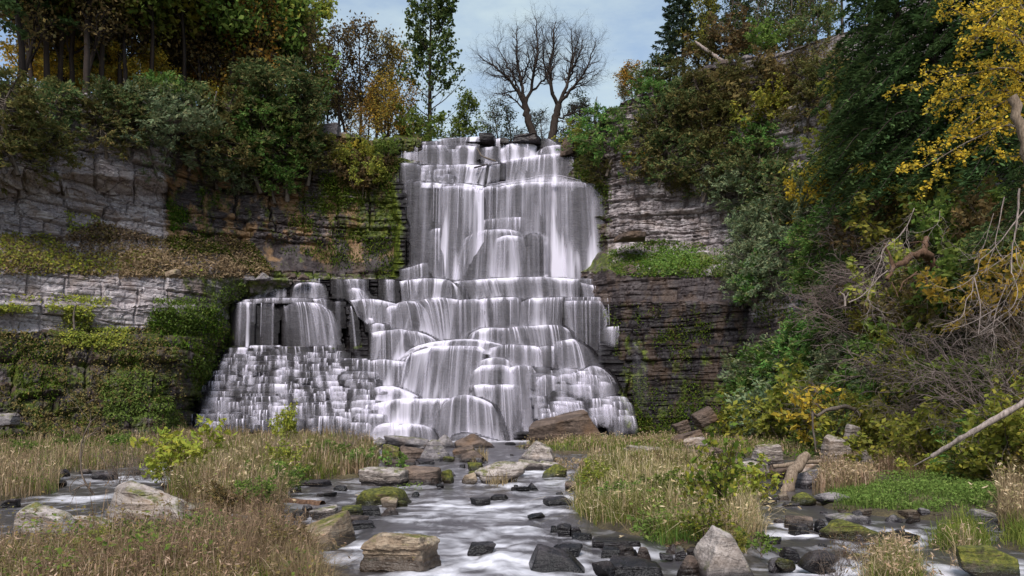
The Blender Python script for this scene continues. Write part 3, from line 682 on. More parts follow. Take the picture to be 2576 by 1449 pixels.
# ================================================================== valley floor and stream
def inpoly(x, y, poly):
    """signed distance to a polygon, positive inside"""
    x = np.asarray(x); d = np.full(x.shape, 1e9); ins = np.zeros(x.shape, bool)
    n = len(poly)
    for i in range(n):
        (x0, y0), (x1, y1) = poly[i], poly[(i + 1) % n]
        dx, dy = x1 - x0, y1 - y0
        t = np.clip(((x - x0) * dx + (y - y0) * dy) / (dx * dx + dy * dy + 1e-9), 0, 1)
        d = np.minimum(d, np.hypot(x - x0 - t * dx, y - y0 - t * dy))
        c = ((y0 > y) != (y1 > y)) & (x < (x1 - x0) * (y - y0) / (y1 - y0 + 1e-12) + x0)
        ins ^= c
    return np.where(ins, d, -d)
def ground_poly(pts):
    return [((u - CU) / F * float(GY(v)), float(GY(v))) for u, v in pts]
ISL = {
 'near_left': (ground_poly([(-500, 1430), (-100, 1396), (30, 1392), (160, 1386), (300, 1356), (420, 1290), (400, 1245), (440, 1195), (520, 1165), (640, 1140), (780, 1128), (960, 1140), (955, 1180), (900, 1202), (770, 1207), (712, 1240), (705, 1300), (690, 1340), (750, 1385), (800, 1449), (860, 1640), (-900, 1640)]), .30),
 'far_left': (ground_poly([(-700, 1094), (0, 1092), (300, 1096), (560, 1100), (900, 1106), (960, 1122), (800, 1122), (600, 1128), (470, 1150), (330, 1170), (150, 1185), (140, 1240), (0, 1260), (-300, 1290), (-900, 1330)]), .25),
 'mid_right': (ground_poly([(1440, 1215), (1480, 1170), (1640, 1152), (1760, 1160), (1890, 1215), (1905, 1290), (1930, 1345), (1870, 1395), (1700, 1385), (1620, 1345), (1510, 1325), (1450, 1290)]), .32),
 'far_right': (ground_poly([(1290, 1122), (1500, 1110), (1800, 1106), (2050, 1110), (2050, 1160), (1900, 1150), (1850, 1150), (1650, 1142), (1420, 1142)]), .25),
 'bank_right': (ground_poly([(2000, 1150), (2100, 1120), (3300, 1200), (3300, 1360), (2900, 1345), (2576, 1318), (2350, 1304), (2200, 1294), (2070, 1276), (2040, 1240), (2090, 1215), (2040, 1185)]), .30),
 'tuft_right': (ground_poly([(2180, 1449), (2200, 1405), (2260, 1400), (2310, 1430), (2340, 1520), (2150, 1520)]), .2),
 'tuft_far_right': (ground_poly([(2340, 1365), (2360, 1330), (2440, 1325), (2500, 1350), (2480, 1385), (2380, 1390)]), .2),
 'edge_right': (ground_poly([(2520, 1370), (2530, 1320), (2700, 1320), (2760, 1400), (2600, 1400)]), .25),
}
def ground_z(x, y):
    x = np.asarray(x, float); y = np.asarray(y, float)
    z = np.full(x.shape, -.32)
    for poly, h in ISL.values():
        d = inpoly(x, y, poly)
        z = np.maximum(z, -.32 + (.32 + h * np.clip(d / 2.2, .35, 1)) * smooth(-.5, .35, d))
    z = z + .10 * (fbm(x * .6, y * .6, 0, 4, 61) - .5)
    return z + zb(y)
def land_mat():
    m = bpy.data.materials.new('soil'); s = N(m)
    g = s.n('ShaderNodeNewGeometry'); p = g.outputs['Position']
    a = s.noise(p, 1.2, 6, .65); b = s.noise(p, 14, 4, .6)
    c = s.ramp(s.math('ADD', s.math('MULTIPLY', a, .6), s.math('MULTIPLY', b, .4)), [(.32, srgb(36, 30, 22)), (.5, srgb(74, 64, 42)), (.66, srgb(108, 96, 62))])
    d = s.n('ShaderNodeBsdfPrincipled'); s.l(c, d.inputs[0]); d.inputs['Roughness'].default_value = .9
    bu = s.n('ShaderNodeBump'); bu.inputs['Strength'].default_value = .8; bu.inputs['Distance'].default_value = .08; s.l(b, bu.inputs['Height']); s.l(bu.outputs[0], d.inputs['Normal'])
    s.l(d.outputs[0], s.out.inputs[0]); return m
M_SOIL = land_mat()
gy = np.concatenate([np.linspace(4, 40, 200), np.linspace(40.4, 86, 80)]); gt = np.linspace(-1.05, 1.05, 330)
X = gt[None, :] * (gy[:, None] * .9 + 6); Yg = np.broadcast_to(gy[:, None], X.shape)
ob('riverbed_ground', mk('riverbed_ground', np.stack([X, Yg, ground_z(X, Yg)], -1).reshape(-1, 3), gridf(*X.shape), [M_SOIL]), kind='structure')
ob('ground', mk('ground', [(-900, -300, -1.6), (900, -300, -1.6), (900, 1500, -1.6), (-900, 1500, -1.6)], np.array([[0, 1, 2, 3]]), [M_SOIL]), kind='structure')

def dxy(u, v): Y = float(GY(v)); return (u - CU) / F * Y, Y
RAPIDS = [  # where the stream tumbles: image column, row, half width, half length (m), strength
 (1000, 1205, 90, 1.6, .5), (1340, 1188, 70, 2.0, .8), (1420, 1215, 110, 2.0, .5), (1180, 1270, 240, 1.7, .7), (1300, 1290, 150, 1.2, .7), (1050, 1300, 80, 1.2, .5),
 (1120, 1345, 120, 1.0, .75), (1230, 1375, 130, .8, .9), (1260, 1410, 140, .9, 1.0), (1120, 1440, 170, .8, .8), (900, 1370, 60, .6, .7), (1330, 1330, 120, .8, .7), (1440, 1385, 70, .5, .6),
 (1400, 1440, 200, .7, .8), (860, 1400, 60, .7, .5), (1400, 1250, 80, 1.2, .6), (780, 1225, 70, 1.2, .6), (760, 1260, 60, .8, .5), (880, 1195, 40, 1., .8), (1560, 1140, 60, 2.4, .8),
 (1650, 1165, 60, 2., .7), (1700, 1172, 50, 1.5, .7), (2010, 1345, 90, .7, 1.0), (2060, 1425, 160, .8, 1.0), (2260, 1340, 50, .5, .8), (2380, 1432, 70, .6, 1.0), (2550, 1420, 60, .8, .8),
 (1940, 1420, 50, .5, .6), (330, 1205, 110, 1.6, .7), (200, 1250, 90, 1.0, .7), (430, 1180, 60, 2.0, .8), (100, 1395, 90, .5, .6), (1980, 1320, 30, .5, .8), (1700, 1430, 150, .5, .5), (1600, 1390, 90, .5, .6)]
def stream():
    bpy.context.view_layer.update()
    vs = np.concatenate([np.linspace(1640, 1449, 40), np.linspace(1448, 1108, 300)]); us = np.linspace(-420, 3000, 640)
    U, V = np.meshgrid(us, vs); Yw = GY(V); Xw = (U - CU) / F * Yw
    wx = Xw + .7 * (fbm(Xw * .5, Yw * .35, 0, 3, 5) - .5); wy = Yw + .9 * (fbm(Xw * .5, Yw * .35, 4, 3, 6) - .5)
    foam = np.zeros_like(Xw)
    for (u, v, hw, hl, s) in RAPIDS:
        x0, y0 = dxy(u, v); sx = hw / F * y0
        foam = np.maximum(foam, s * np.exp(-((wx - x0) / sx) ** 2 - ((wy - y0) / hl) ** 2))
    for o in THINGS:                                            # white water wrapping each stone and trailing below it
        if o.get('group') not in ('boulders in the stream', 'small stones') or o.data is None: continue
        x0, y0 = o.location.x, o.location.y; a = o.dimensions.x * .5; b = o.dimensions.y * .5
        dx = (wx - x0) / (a * 1.15); dy = (wy - y0)
        ring = np.exp(-((np.hypot((Xw - x0) / a, (Yw - y0) / (b + .1)) - 1.05) / .22) ** 2) * .38
        wake = np.exp(-dx ** 2) * np.exp(-np.clip(-dy - b, 0, None) / (2.2 * a + .3)) * (dy < -b * .4) * .42
        foam = np.maximum(foam, np.maximum(ring, wake) * min(1, a * 1.6 + .25))
    calm = 1 - .5 * smooth(1900, 2000, U) * smooth(1310, 1290, V)
    hump = fbm(wx * .8, wy * .5, 0, 3, 71) - .5
    chop = fbm(wx * 2.0, wy * 1.1, 0, 3, 72) - .5
    z = zb(Yw) + (.26 * hump * (.5 + foam) + .08 * chop) * calm - .03
    vein = 1 - np.abs(2 * fbm(wx * .75 + .8 * hump, wy * .9, 2, 4, 73) - 1) * 3.2
    vein2 = 1 - np.abs(2 * fbm(wx * 1.6, wy * 1.9 + hump, 5, 3, 74) - 1) * 3.0
    fo = (-.08 + .48 * foam) * calm + (.46 * np.clip(vein, -.5, 1) + .26 * np.clip(vein2, -.5, 1)) * (.34 + .8 * foam) * calm + .9 * np.clip(np.gradient(z, axis=0) / np.gradient(Yw, axis=0) * 1.6, -.2, .35) * calm
    fo = fo * smooth(-.5, .5, 60 - Yw) + .9 * smooth(58, 64, Yw) * smooth(800, 900, U) * smooth(1640, 1500, U)
    me = mk('stream_water', np.stack([Xw, Yw, z], -1).reshape(-1, 3), gridf(*Xw.shape), [], True, attrs=dict(foam=np.clip(fo, 0, 1)))
    m = bpy.data.materials.new('stream_water'); s = N(m)
    g = s.n('ShaderNodeNewGeometry'); p = g.outputs['Position']; f = s.attr('foam')
    dis = s.noise(s.scale(p, .5, .35, .5), 1., 2, .5)
    vm = s.n('ShaderNodeVectorMath', operation='ADD'); s.l(p, vm.inputs[0]); cx = s.n('ShaderNodeCombineXYZ'); q = s.math('MULTIPLY', dis, 2.6); s.l(q, cx.inputs[0]); s.l(q, cx.inputs[1]); s.l(cx.outputs[0], vm.inputs[1])
    a = s.noise(s.scale(vm.outputs[0], 3.0, .8, 1), 1., 5, .6); b = s.noise(s.scale(vm.outputs[0], 12., 2.2, 1), 1., 3, .6)
    st = s.math('ADD', s.math('MULTIPLY', a, .6), s.math('MULTIPLY', b, .4))
    ff = s.math('ADD', f, s.math('MULTIPLY', s.math('SUBTRACT', st, .5), .9))
    ff = s.mapr(ff, .06, .95, 0., .95)
    ff = s.math('POWER', ff, 1.1, True)
    bs = s.n('ShaderNodeBsdfPrincipled'); bs.inputs['Base Color'].default_value = (.055, .049, .052, 1); bs.inputs['Roughness'].default_value = .28; bs.inputs['Specular IOR Level'].default_value = .5
    bu = s.n('ShaderNodeBump'); bu.inputs['Strength'].default_value = .5; bu.inputs['Distance'].default_value = .05; s.l(st, bu.inputs['Height']); s.l(bu.outputs[0], bs.inputs['Normal'])
    d = s.n('ShaderNodeBsdfDiffuse'); d.inputs[0].default_value = (.78, .755, .80, 1)
    x = s.n('ShaderNodeMixShader'); s.l(ff, x.inputs[0]); s.l(bs.outputs[0], x.inputs[1]); s.l(d.outputs[0], x.inputs[2]); s.l(x.outputs[0], s.out.inputs[0])
    me.materials.append(m)
    ob('stream_water', me, kind='structure')
# ================================================================== boulders
import bmesh
_ICO = {}
def ico(n):
    if n not in _ICO:
        bm = bmesh.new(); bmesh.ops.create_icosphere(bm, subdivisions=n, radius=1)
        V = np.array([v.co[:] for v in bm.verts]); Fc = np.array([[v.index for v in f.verts] for f in bm.faces]); bm.free()
        _ICO[n] = (V / np.linalg.norm(V, axis=1, keepdims=True), Fc)
    return _ICO[n]

def rock_shape(planes, dims, seed, sub=4, sharp=22., bed=.05, rough=.06, tilt=0., yaw=0., pitch=0.):
    """A stone as the space between its broken faces, then weathered: planes are (nx, ny, nz, distance) in unit space."""
    D, Fc = ico(sub)
    n = np.array([p[:3] for p in planes], float); n /= np.linalg.norm(n, axis=1, keepdims=True); d = np.array([p[3] for p in planes], float)
    q = np.maximum(D @ n.T, 0) / d
    r = (q ** sharp).sum(1) ** (-1 / sharp)
    X = D * r[:, None]
    V = X * np.array(dims) / 2
    L = max(dims)
    s = seed * 1.37
    k = 3.0 / L
    lay = np.floor((V[:, 2] + .08 * L * (fbm(V[:, 0] * k, V[:, 1] * k, s, 2, seed) - .5)) / (.075 * L) + s)
    lo = _h(lay, lay * 0, lay * 0 + seed, 3) - .5
    hor = V * np.array([1, 1, .15]); hor /= np.linalg.norm(hor, axis=1, keepdims=True) + 1e-9
    V = V + hor * (bed * L * lo)[:, None]
    for f, a in ((1.6, 1.), (4., .6), (9., .42), (20., .26)):
        V = V + D * (rough * L * a * (fbm(V[:, 0] * f / L * 2 + s, V[:, 1] * f / L * 2, V[:, 2] * f / L * 2, 2, seed + int(f)) - .5))[:, None]
    R_ = np.array((Matrix.Rotation(yaw, 3, 'Z') @ Matrix.Rotation(tilt, 3, 'Y') @ Matrix.Rotation(pitch, 3, 'X')))
    return V @ R_.T, Fc

def box_planes(rg, jit=.16, cuts=5, top=None):
    pl = []
    for ax in range(3):
        for sg in (-1, 1):
            n = np.zeros(3); n[ax] = sg; n += rg.normal(0, jit, 3); pl.append((*n, 1.0))
    for _ in range(cuts):
        n = rg.normal(0, 1, 3); n[2] = abs(n[2]) * .8; n /= np.linalg.norm(n); pl.append((*n, rg.uniform(1.0, 1.35)))
    return pl
def round_planes(rg, k=14):
    return [(*(lambda n: n / np.linalg.norm(n))(rg.normal(0, 1, 3)), rg.uniform(.82, 1.1)) for _ in range(k)] + box_planes(rg, .3, 0)
def peak_planes(rg):
    pl = [(0, 0, -1, 1.)]
    a0 = rg.uniform(0, 6)
    for i in range(5):
        a = a0 + i * 1.257 + rg.normal(0, .2); pl.append((math.cos(a), math.sin(a), rg.uniform(.35, 1.0), rg.uniform(.60, .88)))
    return pl + box_planes(rg, .2, 0)

M_PALE = rock_mat('boulder_pale', srgb(70, 62, 58), srgb(124, 112, 104), srgb(170, 158, 150), srgb(150, 124, 100), .08, True, True, .5)
M_TAN = rock_mat('boulder_tan', srgb(74, 60, 48), srgb(138, 118, 98), srgb(182, 164, 142), srgb(132, 104, 72), .05, True, True)
M_BROWN = rock_mat('boulder_brown', srgb(44, 36, 32), srgb(88, 74, 66), srgb(124, 106, 94), srgb(112, 86, 64), .0, True, True)
M_DARK = rock_mat('boulder_dark', srgb(24, 22, 24), srgb(48, 43, 45), srgb(80, 72, 74), srgb(64, 52, 44), .0, True, 2)
M_MOSSY = rock_mat('boulder_mossy', srgb(48, 40, 32), srgb(92, 80, 62), srgb(130, 116, 92), srgb(110, 88, 58), .95, True, True)
M_GREY = rock_mat('boulder_grey', srgb(64, 60, 62), srgb(104, 98, 100), srgb(142, 135, 136), srgb(116, 98, 84), .05, True, True, .3)
RM = dict(pale=M_PALE, tan=M_TAN, brown=M_BROWN, dark=M_DARK, mossy=M_MOSSY, grey=M_GREY)
V1b = lambda x, y: (x / 3, 966 + y / 3)
V2b = lambda x, y: (670.8 + x / 3, 966 + y / 3)
V3b = lambda x, y: (1207.5 + x / 3, 966 + y / 3)
V4b = lambda x, y: (1717.3 + x / 3, 966 + y / 3)
_rc = [100]
def boulder(view, x0, x1, y0, y1, style, mat, label, name='boulder', Y=None, dep=.75, sink=.30, planes=None, tilt=0., yaw=None, pitch=0., sub=4, bed=.035, rough=.05, sharp=22., group=None):
    _rc[0] += 1; sd = _rc[0]; rg = np.random.default_rng(sd)
    (u0, v0), (u1, v1) = view(x0, y0), view(x1, y1)
    if Y is None: Y = float(GY(v1))
    w = (u1 - u0) / F * Y; h = (v1 - v0) / F * Y
    H = h * (1 + sink)
    Y += w * dep * .35
    w *= 1.02
    dims = (w, w * dep, H)
    if planes is None:
        planes = {'box': lambda: box_planes(rg), 'round': lambda: round_planes(rg), 'peak': lambda: peak_planes(rg), 'slab': lambda: box_planes(rg, .10, 3)}[style]()
        if style == 'slab': bed = max(bed, .05)
    if yaw is None: yaw = rg.uniform(-.35, .35)
    V, Fc = rock_shape(planes, dims, sd, sub, sharp, bed, rough, tilt, yaw, pitch)
    ztop = CH - (v0 - VH) / F * Y
    V = V * np.array([w / max(np.ptp(V[:, 0]), 1e-6), 1, (H / max(np.ptp(V[:, 2]), 1e-6))])
    cx = ((u0 + u1) / 2 - CU) / F * Y
    V[:, 0] -= (V[:, 0].max() + V[:, 0].min()) / 2; V[:, 2] -= V[:, 2].max()
    base = -H
    me = mk(name, V - np.array([0, 0, base]), Fc, [RM[mat]], False)
    return thing(name, label, 'boulder' if name == 'boulder' else name.split('_')[-1], (cx, Y, ztop + base), group, me)

B = boulder
IN = 'boulders in the stream'; FT = 'rocks at the foot of the falls'; BK = 'rocks on the banks'
# stream, near
B(V2b, 722, 1312, 1112, 1372, 'box', 'tan', 'big layered tan block standing alone in the white foreground rapids', dep=.62, sub=5, bed=.075, yaw=-.18, group=IN,
  planes=[(-1, 0, 0.05, 1), (1, -.12, .1, 1), (0, -1, .08, 1), (0, 1, 0, 1), (.06, .16, 1, 1), (0, 0, -1, 1), (-.8, 0, .8, 1.18), (-.5, -.6, .9, 1.25), (.8, -.8, 0, 1.3)])
B(V2b, 80, 642, 978, 1232, 'box', 'tan', 'tan rough slab sloping up to a dark broken right face beside the left bank', dep=.9, sub=5, bed=.0, rough=.03, yaw=.1, group=IN,
  planes=[(-.62, -.25, 1, .50), (1, -.3, .15, .95), (0, -1, .1, 1.0), (0, 1, 0, 1), (0, 0, -1, 1), (-1, 0, .3, 1.0), (-.3, -.7, .7, .85)])
B(V3b, 1648, 2122, 1080, 1465, 'peak', 'pale', 'large pale lichen crusted boulder with a peaked top below the leafy shrub', dep=.8, sub=5, bed=.0, rough=.05, yaw=0, sink=.1, group=IN,
  planes=[(-.85, -.25, .62, .58), (.38, -.2, .9, .68), (.8, -.2, .55, .78), (.05, -1, .40, .66), (0, 1, .3, .9), (0, 0, -1, 1), (-1, 0, 0, 1), (-.1, -.3, 1, .86)])
B(V3b, 363, 796, 1222, 1374, 'box', 'dark', 'smooth wet black wedge boulder in the lower centre rapids', dep=.6, sub=5, bed=.0, rough=.025, sharp=14, yaw=-.1, group=IN,
  planes=[(.42, -.1, 1, .62), (-1, -.1, .25, .95), (.1, -1, .35, .8), (0, 1, .2, 1), (0, 0, -1, 1), (1, 0, .6, .95)])
B(V3b, 862, 1392, 1326, 1442, 'slab', 'dark', 'long low wet black rock at the bottom edge of the stream', dep=.6, sub=5, rough=.06, group=IN)
B(V2b, 1518, 1732, 1198, 1268, 'box', 'dark', 'small flat wet black block alone among the white foreground rapids', dep=.7, group=IN)
B(V2b, 2165, 2386, 1200, 1292, 'round', 'dark', 'wet black rounded stone just behind the smooth black wedge', group=IN)
B(V2b, 2450, 2640, 1330, 1450, 'round', 'dark', 'dark ridge of rock touching the long low wet rock', group=IN)
B(V3b, 836, 1195, 1162, 1222, 'slab', 'dark', 'flat dark ledge stone in the shallows under the right grass island', dep=.8, group=IN)
B(V3b, 905, 1075, 1232, 1290, 'slab', 'dark', 'flat dark stone with water spilling past it, below the right grass island', dep=.8, group=IN)
B(V3b, 1070, 1190, 1240, 1285, 'slab', 'dark', 'low wet stone at the tip of the leaf litter shore', dep=.8, group=IN)
B(V3b, 1185, 1290, 1235, 1310, 'box', 'brown', 'brown stone on the leaf litter shore left of the peaked boulder', group=BK)
B(V3b, 1465, 1565, 1228, 1305, 'box', 'grey', 'grey angular stone at the left foot of the leafy shrub', group=BK)
B(V3b, 1560, 1650, 1240, 1300, 'box', 'brown', 'brown stone wedged beside the peaked pale boulder', group=BK)
B(V3b, 1495, 1670, 1290, 1440, 'peak', 'brown', 'dark lichen spotted rock leaning on the left of the peaked boulder', group=BK)
B(V3b, 530, 580, 1065, 1112, 'box', 'dark', 'little black stone at the left end of a dark cluster in midstream', group=IN)
B(V3b, 575, 690, 1052, 1140, 'box', 'dark', 'jagged black stone in the middle of a dark cluster in midstream', group=IN)
B(V3b, 680, 762, 1078, 1140, 'box', 'dark', 'black stone at the right end of a dark cluster in midstream', group=IN)
B(V3b, 690, 850, 1125, 1165, 'slab', 'dark', 'thin dark slab awash right of the black stone cluster', group=IN)
B(V2b, 1968, 2102, 975, 1016, 'round', 'dark', 'small black stone in midstream off the right grass island', group=IN)
B(V2b, 2085, 2305, 850, 912, 'slab', 'dark', 'flat dark rock at the left edge of the right grass island', group=IN)
B(V2b, 2248, 2400, 732, 806, 'box', 'brown', 'square brown block at the upper left corner of the right grass island', group=IN)
B(V2b, 1838, 1985, 770, 810, 'slab', 'dark', 'low wet grey stone in the far midstream riffle', group=IN)
B(V2b, 1965, 2055, 745, 802, 'peak', 'dark', 'small pointed dark stone in the far midstream riffle', group=IN)
B(V2b, 1532, 1690, 858, 902, 'slab', 'dark', 'thin flat dark rock in the middle of the stream', group=IN)
B(V2b, 1680, 1825, 832, 868, 'slab', 'dark', 'thin dark rock sliver beside the flat midstream rock', group=IN)
B(V2b, 668, 1072, 782, 914, 'box', 'mossy', 'dark mossy block with a green top in the left of the stream', dep=.6, sub=5, group=IN)
B(V2b, 860, 992, 855, 934, 'box', 'tan', 'small tan stone leaning against the dark mossy block', group=IN)
B(V2b, 985, 1062, 878, 926, 'round', 'mossy', 'small mossy stone at the right corner of the dark mossy block', group=IN)
B(V2b, 858, 998, 928, 994, 'peak', 'brown', 'dark brown pointed stone below the mossy block', group=IN)
B(V2b, 338, 565, 918, 1010, 'slab', 'pale', 'pale layered stone tilted up behind the tan sloping slab', tilt=-.25, group=IN)
B(V2b, 560, 730, 915, 990, 'slab', 'mossy', 'olive flat stone between the mossy block and the tan slab', group=IN)
B(V2b, 700, 868, 920, 982, 'slab', 'dark', 'dark flat stone right under the mossy block', group=IN)
B(V2b, 615, 765, 995, 1060, 'slab', 'brown', 'upper brown ledge stone at the right corner of the tan slab', group=IN)
B(V2b, 640, 832, 1025, 1090, 'slab', 'dark', 'lower dark ledge stone at the right corner of the tan slab', group=IN)
B(V2b, 265, 345, 905, 952, 'round', 'grey', 'grey round cobble beside the driftwood log', group=IN)
B(V2b, 430, 528, 815, 845, 'slab', 'dark', 'small flat dark stone upstream of the driftwood log', group=IN)
B(V2b, 250, 482, 724, 778, 'slab', 'dark', 'flat dark rock in the left riffle below the grassy island', group=IN)
B(V2b, 272, 455, 590, 697, 'box', 'brown', 'dark brown boulder at the edge of the left grassy island', group=IN)
B(V2b, 214, 322, 655, 702, 'box', 'brown', 'small brown stone tucked left of the dark island boulder', group=IN)
B(V2b, 430, 530, 655, 692, 'round', 'tan', 'rounded buff stone right of the dark island boulder', group=IN)
B(V2b, 60, 215, 690, 770, 'round', 'brown', 'dark stone under the grass at the left riffle', group=IN)
# stream, far
B(V2b, 712, 1080, 625, 762, 'slab', 'pale', 'pale crusted end of the long flat boulder in mid stream', dep=.7, sub=5, sharp=12, group=IN)
B(V2b, 975, 1322, 617, 752, 'box', 'brown', 'long flat brown boulder with a dark square end in mid stream', dep=.6, sub=5, sharp=26, group=IN)
B(V2b, 690, 780, 640, 700, 'box', 'brown', 'small brown stone at the tip of the left grassy island', group=IN)
B(V2b, 1318, 1412, 645, 750, 'round', 'mossy', 'upright mossy stone in the gap between two large flat boulders', group=IN)
B(V2b, 1474, 1592, 665, 752, 'round', 'tan', 'rounded yellowish stone left of the dome shaped boulder', group=IN)
B(V2b, 1520, 1600, 655, 700, 'round', 'mossy', 'small mossy stone on top of the yellowish one', group=IN)
B(V2b, 1555, 1985, 582, 690, 'round', 'pale', 'broad low pale dome of rock behind the grass tufted boulder', dep=.7, sub=5, sharp=10, group=IN)
B(V2b, 1565, 1948, 628, 750, 'round', 'pale', 'dome shaped pale boulder with a dry grass tuft on it', dep=.7, sub=5, sharp=10, group=IN)
B(V2b, 1515, 1640, 590, 650, 'box', 'mossy', 'mossy shoulder stone left of the pale dome boulders', group=IN)
B(V2b, 1455, 1500, 605, 632, 'box', 'dark', 'tiny dark stone in the calm water before the pale domes', group=IN)
B(V2b, 2078, 2270, 600, 706, 'round', 'mossy', 'yellow green mossy boulder at the tip of the right island', group=IN)
B(V2b, 1895, 2095, 570, 640, 'slab', 'pale', 'pale flat cracked slab in front of the whitish sloping rock', tilt=.12, group=IN)
B(V2b, 2060, 2200, 580, 640, 'box', 'pale', 'pale stone between the flat cracked slab and the mossy boulder', group=IN)
B(V2b, 1882, 2200, 430, 585, 'box', 'pale', 'large whitish sloping rock with a dark left face before the big slab', dep=.6, sub=5, group=FT,
  planes=[(-.72, -.3, .7, .62), (.42, -.1, 1, .62), (.1, -1, .6, .7), (0, 1, .2, 1), (0, 0, -1, 1), (1, 0, .5, .95)])
B(V2b, 878, 1132, 566, 616, 'slab', 'brown', 'thin flat brown slab lying in the water below the boulder pile', tilt=-.06, group=FT)
B(V2b, 1130, 1270, 565, 606, 'slab', 'dark', 'low dark stone below the boulder pile', group=FT)
# foot of the falls
B(V2b, 868, 1012, 450, 572, 'box', 'mossy', 'mossy brown square boulder at the left of the central pile', group=FT)
B(V2b, 1005, 1195, 468, 575, 'box', 'brown', 'flat topped brown boulder in the central pile', sub=5, group=FT)
B(V2b, 1160, 1412, 418, 580, 'peak', 'grey', 'tall dark pitted boulder with a ridge top in the central pile', sub=5, bed=.02, group=FT)
B(V2b, 1405, 1592, 460, 555, 'slab', 'brown', 'brown layered boulder right of the tall pitted one', tilt=-.2, group=FT)
B(V2b, 1458, 1668, 500, 584, 'peak', 'brown', 'brown triangular rock at the right front of the central pile', group=FT)
B(V2b, 1330, 1420, 545, 584, 'round', 'mossy', 'small green mossy stone at the foot of the tall pitted boulder', group=FT)
B(V2b, 888, 1236, 388, 472, 'box', 'grey', 'smooth grey wet slab lying right under the falls', dep=.5, bed=0, rough=.02, sub=5, group=FT)
B(V2b, 1225, 1425, 382, 474, 'peak', 'grey', 'dark grey slanted slab leaning beside the smooth wet slab', bed=0, group=FT)
B(V2b, 1416, 1740, 374, 482, 'peak', 'brown', 'broad peaked dark boulder standing in the spray of the falls', sub=5, bed=.02, group=FT)
B(V2b, 684, 804, 384, 440, 'box', 'grey', 'grey stone at the right end of the tall grass below the falls', group=FT)
B(V2b, 808, 908, 400, 472, 'round', 'grey', 'rounded grey boulder between tall grass and the smooth wet slab', group=FT)
B(V2b, 1800, 1880, 436, 462, 'round', 'dark', 'low dark stone in the spray left of the big tilted slab', group=FT)
B(V3b, 366, 948, 192, 446, 'box', 'brown', 'huge brown tilted slab with a broken right end at the foot of the falls', dep=.55, sub=5, bed=.03, rough=.035, sharp=30, yaw=-.15, sink=.12, group=FT,
  planes=[(-.45, -.22, 1, .40), (.62, -.55, .12, .74), (-.05, -1, -.35, .72), (0, 1, 0, 1), (0, 0, -1, 1), (-1, 0, 0, 1), (1, .1, .35, .90)])
B(V3b, 935, 1196, 292, 408, 'peak', 'brown', 'dark brown rock close on the right of the huge tilted slab', group=FT)
B(V3b, 930, 1010, 270, 350, 'peak', 'dark', 'black rock glimpsed behind the right end of the huge slab', group=FT)
B(V3b, 1440, 1695, 345, 458, 'slab', 'brown', 'long brown plank shaped rock tilted up on the right bank', tilt=-.28, dep=.4, Y=52, group=BK)
B(V3b, 1533, 1702, 398, 478, 'slab', 'pale', 'pale tilted slab under the plank shaped rock', tilt=-.28, dep=.5, Y=47, group=BK)
B(V3b, 1090, 1395, 458, 562, 'slab', 'pale', 'pale layered flat rock outcrop beyond the right grass island', dep=.8, sub=5, group=BK)
B(V3b, 1400, 1720, 488, 585, 'slab', 'brown', 'long brown ledge rock beyond the leafy shrub', dep=.6, sub=5, group=BK)
B(V3b, 1690, 1830, 475, 575, 'box', 'brown', 'brown ledge block at the right end of the long ledge', group=BK)
B(V3b, 1595, 1790, 168, 296, 'slab', 'brown', 'big tilted grey brown slab against the dark right cliff', tilt=-.45, Y=58, group=BK)
B(V3b, 1455, 1590, 268, 352, 'slab', 'brown', 'rusty tilted stone below the big slab by the dark cliff', tilt=-.35, Y=57, group=BK)
B(V4b, 536, 752, 452, 610, 'box', 'pale', 'big pale buff boulder under the orange leaved bush', sub=5, group=BK)
B(V4b, 400, 655, 578, 712, 'round', 'pale', 'large rounded grey boulder left of the little side cascade', sub=5, group=BK)
B(V4b, 340, 530, 690, 790, 'round', 'pale', 'pale boulder half hidden behind the leafy shrub', group=BK)
B(V4b, 880, 1062, 586, 720, 'round', 'pale', 'pale rounded boulder behind the leaning stump', group=BK)
B(V4b, 858, 1012, 640, 786, 'box', 'grey', 'grey scored boulder just right of the leaning stump', group=BK)
B(V4b, 640, 790, 610, 710, 'box', 'brown', 'brown rock carrying the side cascade left of the stump', group=BK)
B(V4b, 620, 770, 738, 800, 'slab', 'dark', 'wet dark rock at the foot of the side cascade', group=BK)
B(V4b, 1060, 1245, 380, 560, 'box', 'pale', 'pinkish grey boulder half buried in the right slope', sub=5, Y=36, group=BK)
B(V4b, 1220, 1330, 300, 400, 'box', 'pale', 'pinkish rock showing higher in the shrubs of the right slope', Y=36, group=BK)
B(V4b, 1290, 1445, 478, 650, 'peak', 'pale', 'pinkish jagged rock right of the half buried boulder', Y=33, group=BK)
B(V4b, 1195, 1330, 650, 720, 'box', 'tan', 'low buff rock in the dry grass of the right bank', group=BK)
B(V4b, 818, 1005, 815, 912, 'round', 'mossy', 'green sided stone with a pale cap on the right bank', group=BK)
B(V4b, 1000, 1245, 818, 914, 'round', 'grey', 'low grey rock under the bright grass of the right bank', group=BK)
B(V4b, 716, 800, 814, 874, 'box', 'tan', 'small buff stone at the inlet of the right channel', group=BK)
B(V4b, 590, 700, 850, 905, 'slab', 'dark', 'dark flat stones at the head of the right channel', group=IN)
B(V4b, 750, 875, 888, 918, 'slab', 'grey', 'thin grey stone at the waterline of the right channel', group=IN)
B(V4b, 762, 974, 994, 1080, 'slab', 'brown', 'flat brown boulder resting on a smaller stone in the right channel', group=IN)
B(V4b, 812, 944, 1054, 1124, 'box', 'dark', 'small dark stone under the flat brown boulder', group=IN)
B(V4b, 1020, 1480, 1015, 1172, 'round', 'mossy', 'big humped boulder with mossy right side in the right channel', dep=.6, sub=5, sharp=12, group=IN)
